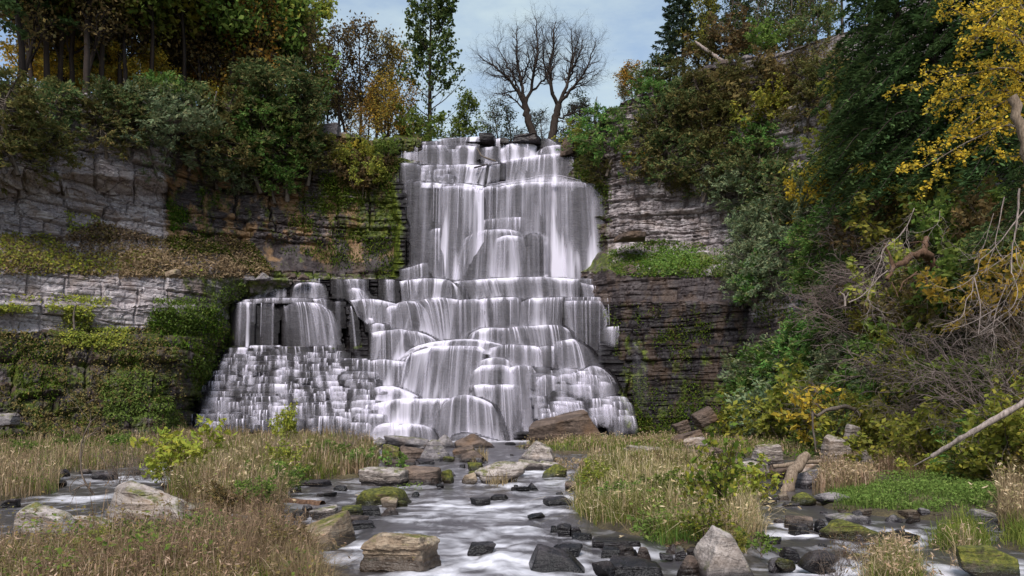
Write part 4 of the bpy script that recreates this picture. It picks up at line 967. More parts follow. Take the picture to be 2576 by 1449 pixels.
B(V4b, 1095, 1325, 974, 1070, 'round', 'grey', 'grey dome rock right behind the humped mossy boulder', group=IN)
B(V4b, 992, 1090, 1014, 1104, 'box', 'dark', 'dark stone at the left side of the humped mossy boulder', group=IN)
B(V4b, 860, 1190, 1245, 1400, 'round', 'dark', 'broad wet black rock with water sliding over it in the right channel', dep=.7, sub=5, sharp=10, rough=.02, bed=0, group=IN)
B(V4b, 742, 895, 1222, 1316, 'box', 'dark', 'dark stone left of the broad wet black rock', group=IN)
B(V4b, 692, 860, 1308, 1396, 'round', 'mossy', 'dark mossy stone beside the pale peaked boulder', group=IN)
B(V4b, 2040, 2505, 1212, 1460, 'round', 'mossy', 'large mossy crusted boulder in the bottom right corner', dep=.7, sub=5, bed=.03, sink=.1, group=IN)
B(V4b, 2148, 2355, 944, 1052, 'box', 'grey', 'bare grey boulder on the shore at the right edge', group=BK)
B(V4b, 1645, 1790, 950, 1002, 'slab', 'tan', 'flat buff stone on the shore under the green bank', group=BK)
B(V4b, 1780, 1865, 936, 1004, 'box', 'grey', 'grey stone next to the flat buff shore stone', group=BK)
B(V4b, 1308, 1425, 942, 990, 'slab', 'tan', 'buff stone at the waterline below the bright grass', group=BK)
B(V4b, 1880, 2010, 970, 1010, 'slab', 'tan', 'pale shore slab farther right under the green bank', group=BK)
B(V4b, 1995, 2165, 862, 902, 'slab', 'brown', 'flat brown slab lying in the green ground cover', group=BK)
B(V4b, 1690, 1780, 1000, 1050, 'box', 'brown', 'brown stone in the shallows below the shore slabs', group=IN)
B(V4b, 1480, 1780, 1120, 1180, 'slab', 'dark', 'dark ledge under the small rapid of the right channel', dep=.5, group=IN)
# left bank
B(V1b, 690, 1470, 735, 1080, 'box', 'pale', 'long whitish pitted rock ridge in the left grass', dep=.26, sub=5, rough=.03, yaw=-.12, sink=.05, group=BK,
  planes=[(.46, -.2, 1, .34), (-.9, -.4, .25, .9), (.1, -1, .35, .75), (0, 1, .3, .9), (0, 0, -1, 1), (1, 0, .5, .95), (-.5, -.3, 1, .8)])
B(V1b, 1120, 1490, 830, 1010, 'slab', 'pale', 'low end of the whitish rock ridge sinking into the grass', dep=.5, tilt=.32, sub=5, group=BK)
B(V1b, 15, 640, 900, 1180, 'box', 'pale', 'pale topped long block with a shaded mossy face at the left edge', dep=.35, sub=5, sink=.05, rough=.035, yaw=-.22, group=BK,
  planes=[(.30, -.15, 1, .46), (-1, -.3, .2, .95), (.1, -1, .1, .75), (0, 1, .3, .9), (0, 0, -1, 1), (1, 0, .5, .95), (-.5, -.2, 1, .8)])
B(V1b, 440, 900, 985, 1150, 'slab', 'pale', 'low whitish slab running right from the pale topped block', dep=.5, tilt=.20, sub=5, group=BK)
B(V1b, 1695, 1935, 970, 1120, 'slab', 'grey', 'grey stone showing through the brown grass of the left bank', tilt=.3, dep=.5, group=BK)
B(V1b, 410, 515, 640, 705, 'box', 'dark', 'dark stone in the upper left side channel', group=IN)
B(V1b, 425, 508, 722, 770, 'box', 'dark', 'small dark stone lower in the left side channel', group=IN)
B(V1b, 600, 690, 640, 680, 'round', 'brown', 'brown stone at the far edge of the left side channel', group=IN)
B(V1b, 20, 150, 862, 925, 'slab', 'dark', 'dark end of drift timber like stone at the left edge', group=BK)
B(V1b, -20, 130, 215, 300, 'slab', 'grey', 'stack of grey slabs at the foot of the left cliff', Y=46, group=BK)
B(V1b, 1150, 1195, 545, 575, 'slab', 'tan', 'thin buff slab at the far end of the left side channel', group=IN)
# ledges of the gorge
for (a, b, c, d, m, l) in [(255, 352, 18, 92, 'grey', 'grey block on the left terrace below the brown scrub'), (536, 640, 34, 92, 'grey', 'grey boulder left of the ledge crest of the lower falls'),
                           (640, 745, 45, 92, 'grey', 'flat grey boulder at the left end of the lower falls crest'), (885, 950, 48, 84, 'brown', 'small brown rock on the lower falls crest'),
                           (950, 1045, 58, 88, 'brown', 'flat brown rock on the lower falls crest right of the small one')]:
    B(V5, a, b, c, d, 'peak', m, l, Y=72.6, group='rocks on the ledges')
B(V5, -40, 70, 20, 70, 'slab', 'tan', 'pale tilted slab lying in the scrub of the left terrace', Y=62, tilt=-.2, group='rocks on the ledges')
B(V2, 1040, 1166, 212, 268, 'box', 'dark', 'black domed rock splitting the crest of the upper falls', Y=79.6, group='rocks on the ledges')
B(V2, 1290, 1545, 228, 285, 'slab', 'dark', 'flat dark rock shelf on the crest below the bare trees', Y=79.8, group='rocks on the ledges')
B(V2, 1648, 1765, 240, 348, 'box', 'brown', 'dark square rock at the right end of the upper crest', Y=79, group='rocks on the ledges')
B(V2, 1195, 1265, 238, 272, 'box', 'dark', 'small black rock right of the domed crest rock', Y=79.8, group='rocks on the ledges')
B(V2, 380, 460, 236, 266, 'round', 'dark', 'small dark rock on the crest left of the poplar', Y=80.5, group='rocks on the ledges')
B(V2, -140, -10, 135, 220, 'slab', 'grey', 'pale overhanging layered rock on the left cliff lip beside the cedars', Y=77, group='rocks on the ledges')
B(V2, -50, 60, 205, 232, 'slab', 'pale', 'thin whitish slab on the left lip below the orange trees', Y=77.5, group='rocks on the ledges')
B(V2, 2060, 2310, 955, 1000, 'slab', 'brown', 'small brown slab on the right green ledge', Y=71, group='rocks on the ledges')
B(V2, 2090, 2310, 1190, 1262, 'peak', 'brown', 'reddish brown boulder at the edge of the right green ledge', Y=71.5, group='rocks on the ledges')
# scattered small stones
rs = random.Random(9)
for (u0, u1, v0, v1, n, mats, lab) in [
    (720, 900, 1215, 1310, 12, 'dark brown', 'small wet stone in the shallows along the left grassy bank'),
    (900, 1440, 1180, 1260, 10, 'dark grey', 'small stone breaking the far riffles of the stream'),
    (1560, 1760, 1372, 1425, 8, 'brown grey', 'small stone on the leafy gravel in front of the right island'),
    (1930, 2300, 1250, 1449, 12, 'dark grey', 'small wet stone in the right hand channel'),
    (2050, 2560, 1285, 1330, 12, 'tan grey', 'small shore stone below the right green bank'),
    (960, 1350, 1120, 1165, 12, 'brown grey', 'small rubble stone in the pile under the falls'),
    (1500, 1900, 1105, 1150, 9, 'brown pale', 'small stone on the far right gravel'),
    (120, 480, 1170, 1260, 9, 'dark brown', 'small stone in the left side channel')]:
    for _ in range(n):
        u, v = rs.uniform(u0, u1), rs.uniform(v0, v1); w = rs.uniform(12, 40) * (.6 + .9 * (v - 1100) / 350); h = w * rs.uniform(.3, .6)
        B(lambda x, y: (x, y), u - w / 2, u + w / 2, v - h, v, rs.choice(['box', 'round', 'peak', 'slab']), rs.choice(mats.split()), lab, name='stone', sub=3, sink=.6, sharp=9, rough=.09, group='small stones')
stream()
# the quiet water of the river above the crest
ob('upper_river_water', mk('upper_river_water', [(-11, 80.6, 30.16), (6, 80.6, 30.16), (9, 110, 30.3), (-14, 110, 30.3)], np.array([[0, 1, 2, 3]]), [bpy.data.materials['stream_water']]), kind='structure')
# ================================================================== plants: wood and leaves
def nrm(v): return v / (np.linalg.norm(v, axis=-1, keepdims=True) + 1e-12)
class Wood:
    def __init__(s): s.V, s.F, s.n = [], [], 0
    def tube(s, path, rad, k=5):
        path = np.asarray(path, float); rad = np.asarray(rad, float); m = len(path)
        t = nrm(np.gradient(path, axis=0))
        ref = np.where(np.abs(t[:, 2:3]) > .9, np.array([[1., 0, 0]]), np.array([[0, 0, 1.]]))
        if (np.abs(t[:, 2]) > .9).any(): ref = np.broadcast_to(np.array([[.83, .55, .05]]), t.shape)
        a = nrm(np.cross(t, ref)); b = np.cross(t, a)
        th = np.arange(k) * 2 * np.pi / k
        R_ = path[:, None] + rad[:, None, None] * (a[:, None] * np.cos(th)[None, :, None] + b[:, None] * np.sin(th)[None, :, None])
        s.V.append(R_.reshape(-1, 3)); i = np.arange(m * k).reshape(m, k) + s.n
        s.F.append(np.stack([i[:-1], np.roll(i[:-1], -1, 1), np.roll(i[1:], -1, 1), i[1:]], -1).reshape(-1, 4)); s.n += m * k
    def mesh(s, name, mat): return mk(name, np.concatenate(s.V), np.concatenate(s.F), [mat], True)

def curve_path(pts, n):
    pts = np.array(pts, float); d = np.concatenate([[0], np.cumsum(np.linalg.norm(np.diff(pts, axis=0), axis=1))]); d /= d[-1]
    s = np.linspace(0, 1, n)
    e = np.vstack([2 * pts[0] - pts[1], pts, 2 * pts[-1] - pts[-2]])
    i = np.clip(np.searchsorted(d, s, 'right') - 1, 0, len(pts) - 2); t = ((s - d[i]) / (d[i + 1] - d[i]))[:, None]
    p0, p1, p2, p3 = e[i], e[i + 1], e[i + 2], e[i + 3]
    return .5 * (2 * p1 + (p2 - p0) * t + (2 * p0 - 5 * p1 + 4 * p2 - p3) * t * t + (3 * p1 - p0 - 3 * p2 + p3) * t ** 3)

def turn(d, ang, az):
    d = d / np.linalg.norm(d); r = np.array([0, 0, 1.]) if abs(d[2]) < .9 else np.array([1., 0, 0])
    a = np.cross(d, r); a /= np.linalg.norm(a); b = np.cross(d, a)
    return d * math.cos(ang) + (a * math.cos(az) + b * math.sin(az)) * math.sin(ang)

def grow(W, p, d, L, r, lev, pr, rg, tips, path=None):
    """One branch and everything that grows from it; pr holds lists by level."""
    if path is None:
        n = max(3, int(L / pr['seg'][lev])); pts = [np.array(p, float)]; d = np.array(d, float)
        for i in range(n):
            d = d + rg.normal(0, pr['wob'][lev], 3) + np.array([0, 0, pr['trop'][lev]]); d /= np.linalg.norm(d)
            pts.append(pts[-1] + d * L / n)
        path = np.array(pts)
    n = len(path) - 1
    rad = r * (1 - (1 - pr['taper']) * np.linspace(0, 1, n + 1))
    W.tube(path, rad, 8 if r > .15 else 5 if r > .04 else 3)
    if lev >= pr['leaf']: tips.append(path)
    if lev == pr['max']: return
    nc = pr['kids'][lev]; nc = int(nc + (rg.random() < nc % 1))
    az = rg.uniform(0, 6.28)
    for j in range(nc):
        f = pr['start'][lev] + (1 - pr['start'][lev]) * (j + rg.random()) / nc
        i = min(int(f * n), n - 1); q = path[i] + (path[i + 1] - path[i]) * (f * n - i)
        az += 2.4 + rg.normal(0, .3)
        cd = turn(path[i + 1] - path[i], pr['ang'][lev] * rg.uniform(.75, 1.25), az)
        rr_ = max(r * (1 - (1 - pr['taper']) * f) * pr['rad'], .004)
        grow(W, q, cd, L * pr['len'][lev] * (1 - pr['lt'][lev] * f) * rg.uniform(.7, 1.25), rr_, lev + 1, pr, rg, tips)

def leaf_quads(C, size, rg, elong=1.7, nbias=(0, -.3, .5), jit=.8, axis=None, var=.35):
    """Loose leaves: C are centres; each is one pointed blade, slightly folded by its own random tilt."""
    n = len(C); nv = nrm(rg.normal(0, jit, (n, 3)) + np.array(nbias))
    ax = rg.normal(0, 1, (n, 3)) if axis is None else axis + rg.normal(0, .35, (n, 3))
    a = nrm(ax - nv * (ax * nv).sum(1, keepdims=True)); b = np.cross(nv, a)
    s = size * (1 + var * rg.normal(0, 1, n).clip(-1.5, 1.5))[:, None]
    V = np.stack([C - a * s * .5 * elong, C + b * s * .42 + a * s * .05, C + a * s * .5 * elong, C - b * s * .42 + a * s * .05], 1)
    return V.reshape(-1, 3), np.arange(n * 4).reshape(n, 4)

def cloud(tips, n, spread, rg, ends=.0):
    ln = np.array([np.linalg.norm(np.diff(t, axis=0), axis=1).sum() for t in tips]); c = rg.choice(len(tips), n, p=ln / ln.sum())
    out = np.empty((n, 3)); ax = np.empty((n, 3))
    f = rg.uniform(ends, 1, n)
    for k in range(n):
        t = tips[c[k]]; m = len(t) - 1; i = min(int(f[k] * m), m - 1); e = t[i + 1] - t[i]
        out[k] = t[i] + e * (f[k] * m - i); ax[k] = e
    return out + rg.normal(0, spread, (n, 3)), nrm(ax)

def leaf_mesh(name, V, Fc, mat): return mk(name, V, Fc, [mat], False)

# ---- colours of the leaves
L_GREEN = leaf_mat('leaf_green', [(56, 72, 32), (72, 90, 40), (90, 104, 48), (102, 112, 56), (68, 82, 36)], .45, 1.5)
L_YGREEN = leaf_mat('leaf_yellow_green', [(94, 100, 42), (116, 114, 48), (80, 92, 42), (130, 122, 52), (102, 102, 52)], .45, 1.45)
L_YELLOW = leaf_mat('leaf_yellow', [(164, 138, 54), (140, 118, 50), (178, 152, 62), (120, 108, 48), (104, 102, 48)], .45, 1.45)
L_GOLD = leaf_mat('leaf_gold', [(198, 162, 54), (182, 146, 50), (206, 176, 70), (150, 126, 48), (132, 122, 50)], .35, .78)
L_ORANGE = leaf_mat('leaf_orange', [(146, 106, 46), (126, 94, 48), (156, 122, 52), (104, 90, 46), (120, 108, 54)])
L_BROWN = leaf_mat('leaf_brown', [(100, 84, 56), (110, 94, 60), (86, 76, 52), (96, 92, 60), (116, 98, 60)])
L_CEDAR = leaf_mat('leaf_cedar', [(58, 74, 44), (72, 88, 54), (86, 98, 60), (50, 64, 38), (98, 100, 62), (108, 98, 62)], .3, 1.1)
L_CEDAR2 = leaf_mat('leaf_cedar_grey', [(86, 100, 74), (102, 114, 86), (72, 86, 62), (112, 118, 88), (104, 104, 74)], .3, 1.2)
L_CEDAR3 = leaf_mat('leaf_cedar_bright', [(64, 92, 42), (80, 108, 52), (92, 118, 60), (54, 78, 38), (112, 116, 66)], .3, 1.15)
L_RUSTY = leaf_mat('leaf_cedar_rusty', [(88, 86, 50), (76, 84, 48), (98, 88, 52), (70, 78, 44), (106, 94, 56)], .25)
L_HEM = leaf_mat('leaf_hemlock', [(40, 54, 32), (52, 68, 40), (64, 80, 46), (46, 58, 32)], .3, 1.5)
L_POP = leaf_mat('leaf_poplar', [(58, 72, 40), (74, 86, 48), (46, 58, 34), (88, 92, 48)], .3)
L_FRESH = leaf_mat('leaf_fresh', [(86, 106, 50), (98, 120, 58), (74, 94, 44), (112, 128, 66)])
L_LIME = leaf_mat('leaf_lime', [(138, 144, 58), (154, 152, 64), (120, 134, 56), (158, 148, 62)], .35, .8)
L_MOSS = leaf_mat('leaf_moss', [(54, 72, 26), (70, 92, 30), (86, 108, 38), (44, 56, 22), (96, 100, 44)])
L_DRYG = leaf_mat('blade_dry', [(184, 156, 126), (160, 134, 106), (212, 188, 160), (126, 108, 82), (146, 132, 96), (128, 120, 80), (110, 96, 72)], .3, .85)
L_GRNG = leaf_mat('blade_green', [(96, 110, 48), (120, 128, 62), (84, 98, 40), (140, 136, 72), (74, 90, 40)], .3)
L_RUSG = leaf_mat('blade_russet', [(122, 104, 82), (138, 116, 92), (104, 88, 68), (152, 130, 104)], .3)
L_LITTER = leaf_mat('leaf_litter', [(104, 86, 70), (90, 74, 62), (122, 100, 80), (110, 96, 68), (82, 68, 58)], .1)
BK_DARK = bark_mat('bark_dark', (34, 28, 26), (70, 60, 54)); BK_GREY = bark_mat('bark_grey', (70, 62, 56), (124, 112, 102))
BK_PALE = bark_mat('bark_bleached', (108, 96, 90), (176, 160, 152)); BK_TWIG = bark_mat('bark_twig', (84, 72, 64), (134, 118, 106)); BK_BROWN = bark_mat('bark_brown', (66, 48, 38), (120, 94, 76))

PROTO = {}
def keep(name, wood, wm, V, Fc, lm, parts=('trunk', 'crown')):
    PROTO[name] = [(parts[0], wood.mesh(parts[0], wm))] + ([(parts[1], leaf_mesh(parts[1], V, Fc, lm))] if V is not None else [])
def recolour(new, old, lm, wm=None):
    out = []
    for i, (n, me) in enumerate(PROTO[old]):
        m2 = me.copy(); m2.materials.clear(); m2.materials.append((wm or me.materials[0]) if i == 0 else lm); out.append((n, m2))
    PROTO[new] = out
def plant(proto, name, label, cat, loc, h, group=None, rz=None, lean=(0, 0), sxy=1.0):
    """h scales the prototype (all are modelled one unit tall)."""
    t = thing(name, label, cat, loc, group, None, (lean[0], lean[1], RNG.uniform(0, 6.28) if rz is None else rz), (h * sxy, h * sxy, h))
    for n, me in PROTO[proto]: ob(n, me, t)
    return t

def make_decid(name, seed, lm, wm, nleaf, lsize, clear=.25, wide=1.0, asc=.8, spread=.03, thin=False):
    rg = np.random.default_rng(seed); W = Wood(); tips = []
    pr = dict(seg=[.08, .05, .04, .03], wob=[.05, .14, .20, .25], trop=[.02, .05, .04, .0], taper=.25, rad=.5, leaf=2, max=3, kids=[13, 6, 4, 0], start=[clear, .25, .2, 0], ang=[asc, .75, .8, .8],
              len=[.42 * wide, .55, .5, .5], lt=[.55, .4, .3, 0])
    grow(W, (0, 0, -.04), (0, 0, 1), .96, .017, 0, pr, rg, tips)
    V = Fc = None
    if nleaf:
        C, ax = cloud(tips, nleaf, spread, rg); V, Fc = leaf_quads(C, lsize, rg, 1.3)
    keep(name, W, wm, V, Fc, lm)
make_decid('maple_a', 1, L_GREEN, BK_DARK, 5200, .020, .28)
make_decid('maple_b', 2, L_YGREEN, BK_DARK, 4600, .021, .22, 1.1)
make_decid('maple_tall', 11, L_GREEN, BK_DARK, 4200, .021, .42, 1.0, .75)
recolour('maple_tall_y', 'maple_tall', L_YGREEN)
make_decid('maple_c', 3, L_YELLOW, BK_DARK, 3600, .026, .12, 1.2)
recolour('maple_o', 'maple_b', L_ORANGE); recolour('maple_y', 'maple_a', L_YELLOW); recolour('maple_g', 'maple_c', L_GREEN); recolour('maple_yg', 'maple_a', L_YGREEN)
make_decid('thin_brown', 5, L_BROWN, BK_DARK, 2400, .017, .15, .8, .65)
make_decid('thin_brown_b', 6, L_BROWN, BK_DARK, 1500, .016, .2, .7, .6)
recolour('thin_gold', 'thin_brown', L_ORANGE)
recolour('thin_olive', 'thin_brown', L_YGREEN)
make_decid('thin_orange', 12, L_ORANGE, BK_DARK, 2600, .017, .12, 1.0, .7)
make_decid('thin_grey', 8, L_POP, BK_GREY, 1300, .016, .25, .7, .6)
make_decid('bare_small', 9, None, BK_GREY, 0, 0, .12, .9, .7)

def make_cedar(name, seed, lm, nclump=60, per=70, lsize=.036, shape=(.42, .42, 1.0), droop=0.):
    """Cedar: many small fan sprays on short boughs round a leaning stem; ragged outline."""
    rg = np.random.default_rng(seed); W = Wood()
    stem = curve_path([(0, 0, -.1), (.03, .02, .3), (-.02, .03, .65), (.02, 0, .98)], 9); W.tube(stem, np.linspace(.03, .006, 9), 5)
    Vs, Fs, o = [], [], 0
    for k in range(nclump):
        z = rg.beta(1.3, 1.35); az = rg.uniform(0, 6.28)
        prof = (math.sin(math.pi * min(1, .12 + .95 * z) ** .8) ** .7) * rg.uniform(.45, 1.12)
        r0 = shape[0] * prof
        p0 = np.array([np.interp(z, np.linspace(0, 1, 9), stem[:, i]) for i in range(3)]); p0[2] = z * shape[2]
        d = np.array([math.cos(az), math.sin(az), rg.uniform(-.05, .45) - droop]); p1 = p0 + d * r0
        pm = (p0 + p1) / 2 + np.array([0, 0, -.03])
        pa = curve_path([p0, pm, p1], 5); W.tube(pa, np.linspace(.008, .002, 5), 3)
        for q in range(3):                                   # flat fans off the bough
            c = pa[-1 - (q > 1)] + rg.normal(0, .045, 3); fd = nrm(d + rg.normal(0, .45, 3)); fn = nrm(np.cross(fd, rg.normal(0, 1, 3)))
            side = np.cross(fd, fn); m = per // 3
            a = rg.uniform(-1, 1, m); b = rg.uniform(0, 1, m)
            C = c + (fd * (b * .13 - .05)[:, None] + side * (a * b * .075)[:, None] + fn * rg.normal(0, .012, m)[:, None])
            ax = nrm(fd + side * (a * .8)[:, None])
            v, f = leaf_quads(C, lsize * .62, rg, 2.2, fn + np.array([0, 0, .25]), .45, ax)
            Vs.append(v); Fs.append(f + o); o += len(v)
    keep(name, W, BK_GREY, np.concatenate(Vs), np.concatenate(Fs), lm, ('stem', 'foliage'))
make_cedar('cedar_a', 21, L_CEDAR); make_cedar('cedar_b', 22, L_CEDAR2, 70, 66, shape=(.5, .5, .9)); make_cedar('cedar_c', 23, L_CEDAR, 52, 75, shape=(.36, .36, 1.), droop=.3)
make_cedar('cedar_d', 24, L_RUSTY, 56, 70, shape=(.55, .55, .8), droop=.2); make_cedar('cedar_tall', 25, L_CEDAR, 80, 60, .026, (.24, .24, 1.))
recolour('cedar_e', 'cedar_a', L_CEDAR3); recolour('cedar_f', 'cedar_b', L_CEDAR); recolour('cedar_g', 'cedar_c', L_CEDAR2); recolour('cedar_h', 'cedar_a', L_RUSTY); recolour('cedar_i', 'cedar_d', L_CEDAR3)
recolour('cedar_j', 'cedar_d', L_CEDAR2)

def make_hemlock(name, seed, lm, nb=46, reach=.26, per=110, lsize=.012, clear=.1, droop=.35):
    rg = np.random.default_rng(seed); W = Wood(); tr = curve_path([(0, 0, -.05), (.01, .01, .4), (0, -.01, 1.)], 10); W.tube(tr, np.linspace(.016, .002, 10), 7)
    Vs, Fs, o = [], [], 0
    for k in range(nb):
        z = clear + (1 - clear) * (k + rg.random()) / nb; az = k * 2.4 + rg.normal(0, .3); L = reach * (1 - z) ** .75 * rg.uniform(.7, 1.2) + .02
        d = np.array([math.cos(az), math.sin(az), .12]); p = np.array([0, 0, z])
        pa = curve_path([p, p + d * L * .5, p + d * L + np.array([0, 0, -droop * L])], 7); W.tube(pa, np.linspace(.0045, .001, 7), 3)
        side = np.cross(nrm(d), [0, 0, 1.])
        m = int(per * (.4 + L / reach)); s = rg.uniform(.12, 1, m); wd = rg.uniform(-1, 1, m) * (1.05 - s) ** .6 * L * .48
        C = np.stack([np.interp(s, np.linspace(0, 1, 7), pa[:, i]) for i in range(3)], 1) + side * wd[:, None]
        C[:, 2] += -np.abs(wd) * .35 + rg.normal(0, .006, m)
        ax = nrm(nrm(d) * .8 + side * np.sign(wd)[:, None] * .9 + np.array([0, 0, -.3]))
        v, f = leaf_quads(C, lsize, rg, 2.6, (0, 0, 1.), .35, ax); Vs.append(v); Fs.append(f + o); o += len(v)
    keep(name, W, BK_DARK, np.concatenate(Vs), np.concatenate(Fs), lm)
make_hemlock('hemlock_a', 31, L_HEM); make_hemlock('hemlock_b', 32, L_HEM, 84, .32, 240, .0075, .02, .5)
make_hemlock('conifer_tall', 34, L_HEM, 34, .19, 80, .013, .30, .2)
make_hemlock('pine', 33, leaf_mat('leaf_pine', [(62, 76, 62), (78, 92, 74), (52, 64, 50), (92, 100, 78)], .2), 34, .20, 90, .014, .3, -.1)

def make_bush(name, seed, lm, nleaf, lsize, wm=BK_TWIG, stems=7, wide=.7, elong=1.5, drp=0.):
    rg = np.random.default_rng(seed); W = Wood(); tips = []
    pr = dict(seg=[.12, .08, .06], wob=[.12, .2, .25], trop=[.02 - drp, -drp, -drp], taper=.3, rad=.55, leaf=1, max=2, kids=[6, 4, 0], start=[.25, .2, 0], ang=[.7, .7, .7], len=[.5, .5, 0], lt=[.4, .3, 0])
    for k in range(stems):
        a = k * 2.4; t = wide * rg.uniform(.2, 1.)
        grow(W, (rg.normal(0, .04), rg.normal(0, .04), -.06), (math.cos(a) * t, math.sin(a) * t, 1), rg.uniform(.65, 1.05), .010, 0, pr, rg, tips)
    V = Fc = None
    if nleaf:
        C, _ = cloud(tips, nleaf, .03, rg, .15); V, Fc = leaf_quads(C, lsize, rg, elong)
    keep(name, W, wm, V, Fc, lm, ('stems', 'foliage'))
make_bush('bush_a', 41, L_YGREEN, 2200, .048); make_bush('bush_b', 42, L_YELLOW, 1700, .046, stems=6, wide=1.); make_bush('bush_c', 43, L_GREEN, 2400, .046, wide=.9)
make_bush('bare_bush', 44, None, 0, 0, wm=BK_TWIG, stems=12, wide=1.1); make_bush('bare_drape', 45, None, 0, 0, wm=BK_GREY, stems=12, wide=1.3, drp=.12)
make_bush('thicket', 46, None, 0, 0, wm=bark_mat('bark_thicket', (84, 72, 68), (136, 120, 114)), stems=24, wide=1.5, drp=.08)
BK_SNAG = bark_mat('bark_snag', (88, 74, 62), (150, 132, 114))
recolour('bush_o', 'bush_b', L_ORANGE); recolour('bush_f', 'bush_c', L_FRESH); recolour('bush_l', 'bush_a', L_LIME); recolour('bush_brown', 'bush_a', L_BROWN); recolour('bush_gold', 'bush_b', L_GOLD)
# ================================================================== trees over the falls
def on_top(W, u, dy, dz=-.25):
    p = W.plateau(u, dy); p[2] += dz; return tuple(p)
# --- tall poplar
def poplar():
    rg = np.random.default_rng(51); W = Wood(); tips = []; H = 22.
    tr = curve_path([(0, 0, -.3), (.05, 0, H * .3), (.1, .1, H * .6), (.3, 0, H)], 16); W.tube(tr, np.linspace(.30, .03, 16), 9)
    pr = dict(seg=[.5, .4, .3], wob=[.08, .14, .2], trop=[.07, .06, .03], taper=.2, rad=.5, leaf=1, max=2, kids=[7, 4, 0], start=[.2, .2, 0], ang=[.55, .6, .6], len=[.36, .5, 0], lt=[.4, .3, 0])
    low = []
    for k in range(44):
        z = H * (.16 + .82 * (k + rg.random()) / 44); f = z / H
        L = np.interp(f, [.15, .35, .6, .8, 1.], [4.6, 5.0, 4.8, 3.4, 1.0]) * rg.uniform(.75, 1.15)
        az = k * 2.4 + rg.normal(0, .3); d = (math.cos(az), math.sin(az) * .9, rg.uniform(.65, 1.15) if f > .3 else .55)
        p = [np.interp(z, tr[:, 2], tr[:, i]) for i in (0, 1)] + [z]
        tl = tips if f > .30 else low
        grow(W, p, d, L, np.interp(f, [.15, 1], [.075, .02]), 0, pr, rg, tl)
    fork = curve_path([(.1, .1, H * .55), (1.6, 0, H * .72), (2.4, 0, H * .97)], 10); W.tube(fork, np.linspace(.1, .02, 10), 6)
    for k in range(14):
        q = fork[3 + k % 7]; az = k * 2.4; grow(W, q, (math.cos(az), math.sin(az), 1.1), rg.uniform(1.4, 2.6), .03, 0, pr, rg, tips)
    C, _ = cloud(tips, 8500, .14, rg, .2); V, Fc = leaf_quads(C, .27, rg, 1.15, (0, -.4, .3))
    C2, _ = cloud(low, 420, .14, rg, .4); V2_, F2_ = leaf_quads(C2, .24, rg, 1.15)
    V, Fc = np.concatenate([V, V2_]), np.concatenate([Fc, F2_ + len(V)])
    p = P(1080, 418, 88); p[2] = 30.2
    t = thing('poplar_tree', 'tall slim dark green poplar standing alone at the head of the falls', 'tree', tuple(p))
    ob('trunk', W.mesh('trunk', BK_DARK), t); ob('crown', leaf_mesh('crown', V, Fc, L_POP), t)
poplar()
# --- the two bare trees: limbs follow the photograph, twigs grow from them
def bare_tree(label, base, limbs, seed, R0):
    rg = np.random.default_rng(seed); W = Wood(); tips = []; o = P(*base)
    pr = dict(seg=[.5, .3, .22, .15], wob=[.12, .2, .25, .3], trop=[.07, .06, .05, .02], taper=.3, rad=.56, leaf=9, max=3, kids=[7, 5, 3, 0], start=[.2, .15, .1, 0], ang=[.75, .7, .7, .7], len=[.5, .55, .55, 0], lt=[.3, .3, .3, 0])
    crown = Wood()
    for i, (pts, r) in enumerate(limbs):
        path = np.array([P(u, v, base[2] + dy) for u, v, dy in pts]) - o
        n = 14; pa = curve_path(path, n); pa[1:-1] += rg.normal(0, .07, (n - 2, 3))
        L = np.linalg.norm(np.diff(pa, axis=0), axis=1).sum()
        if i == 0: W.tube(pa, np.linspace(r, r * .75, n), 9); continue
        p2 = dict(pr); p2['len'] = [min(.5, 2.6 / L), .55, .55, 0]; p2['kids'] = [int(11 + L * 2.0), 7, 5, 0]; p2['taper'] = .15; p2['start'] = [.25, .15, .1, 0]
        grow(crown, pa[0], None, L, r, 0, p2, rg, tips, pa)
    t = thing('bare_tree', label, 'tree', tuple(o), 'leafless trees over the falls')
    ob('trunk', W.mesh('trunk', BK_DARK), t); ob('limbs', crown.mesh('limbs', BK_DARK), t)
bare_tree('left of the two big leafless trees, trunk leaning left above the falls', (1343, 372, 86), [
    ([(1343, 372, 0), (1336, 330, 0), (1325, 280, 0), (1320, 262, 0)], .46),
    ([(1322, 270, 0), (1300, 225, -.5), (1275, 195, -1), (1240, 165, -1.2), (1203, 138, -1.5)], .22), ([(1321, 265, 0), (1310, 200, 1), (1300, 140, 1), (1303, 65, 1.5)], .22),
    ([(1321, 265, 0), (1335, 215, 0), (1350, 150, -1), (1352, 90, 0), (1345, 40, .5)], .20), ([(1330, 240, 0), (1375, 190, 1), (1390, 150, 1), (1400, 110, 1)], .14),
    ([(1325, 282, 0), (1290, 250, -1), (1255, 235, -2), (1232, 250, -2)], .11), ([(1316, 250, 0), (1275, 160, 2), (1250, 120, 2), (1268, 90, 2)], .13),
    ([(1310, 215, 0), (1330, 150, -2), (1322, 95, -2)], .12), ([(1285, 205, 0), (1240, 190, 1), (1215, 180, 1)], .07), ([(1340, 330, 0), (1365, 300, -1), (1380, 310, -1)], .07)], 61, .4)
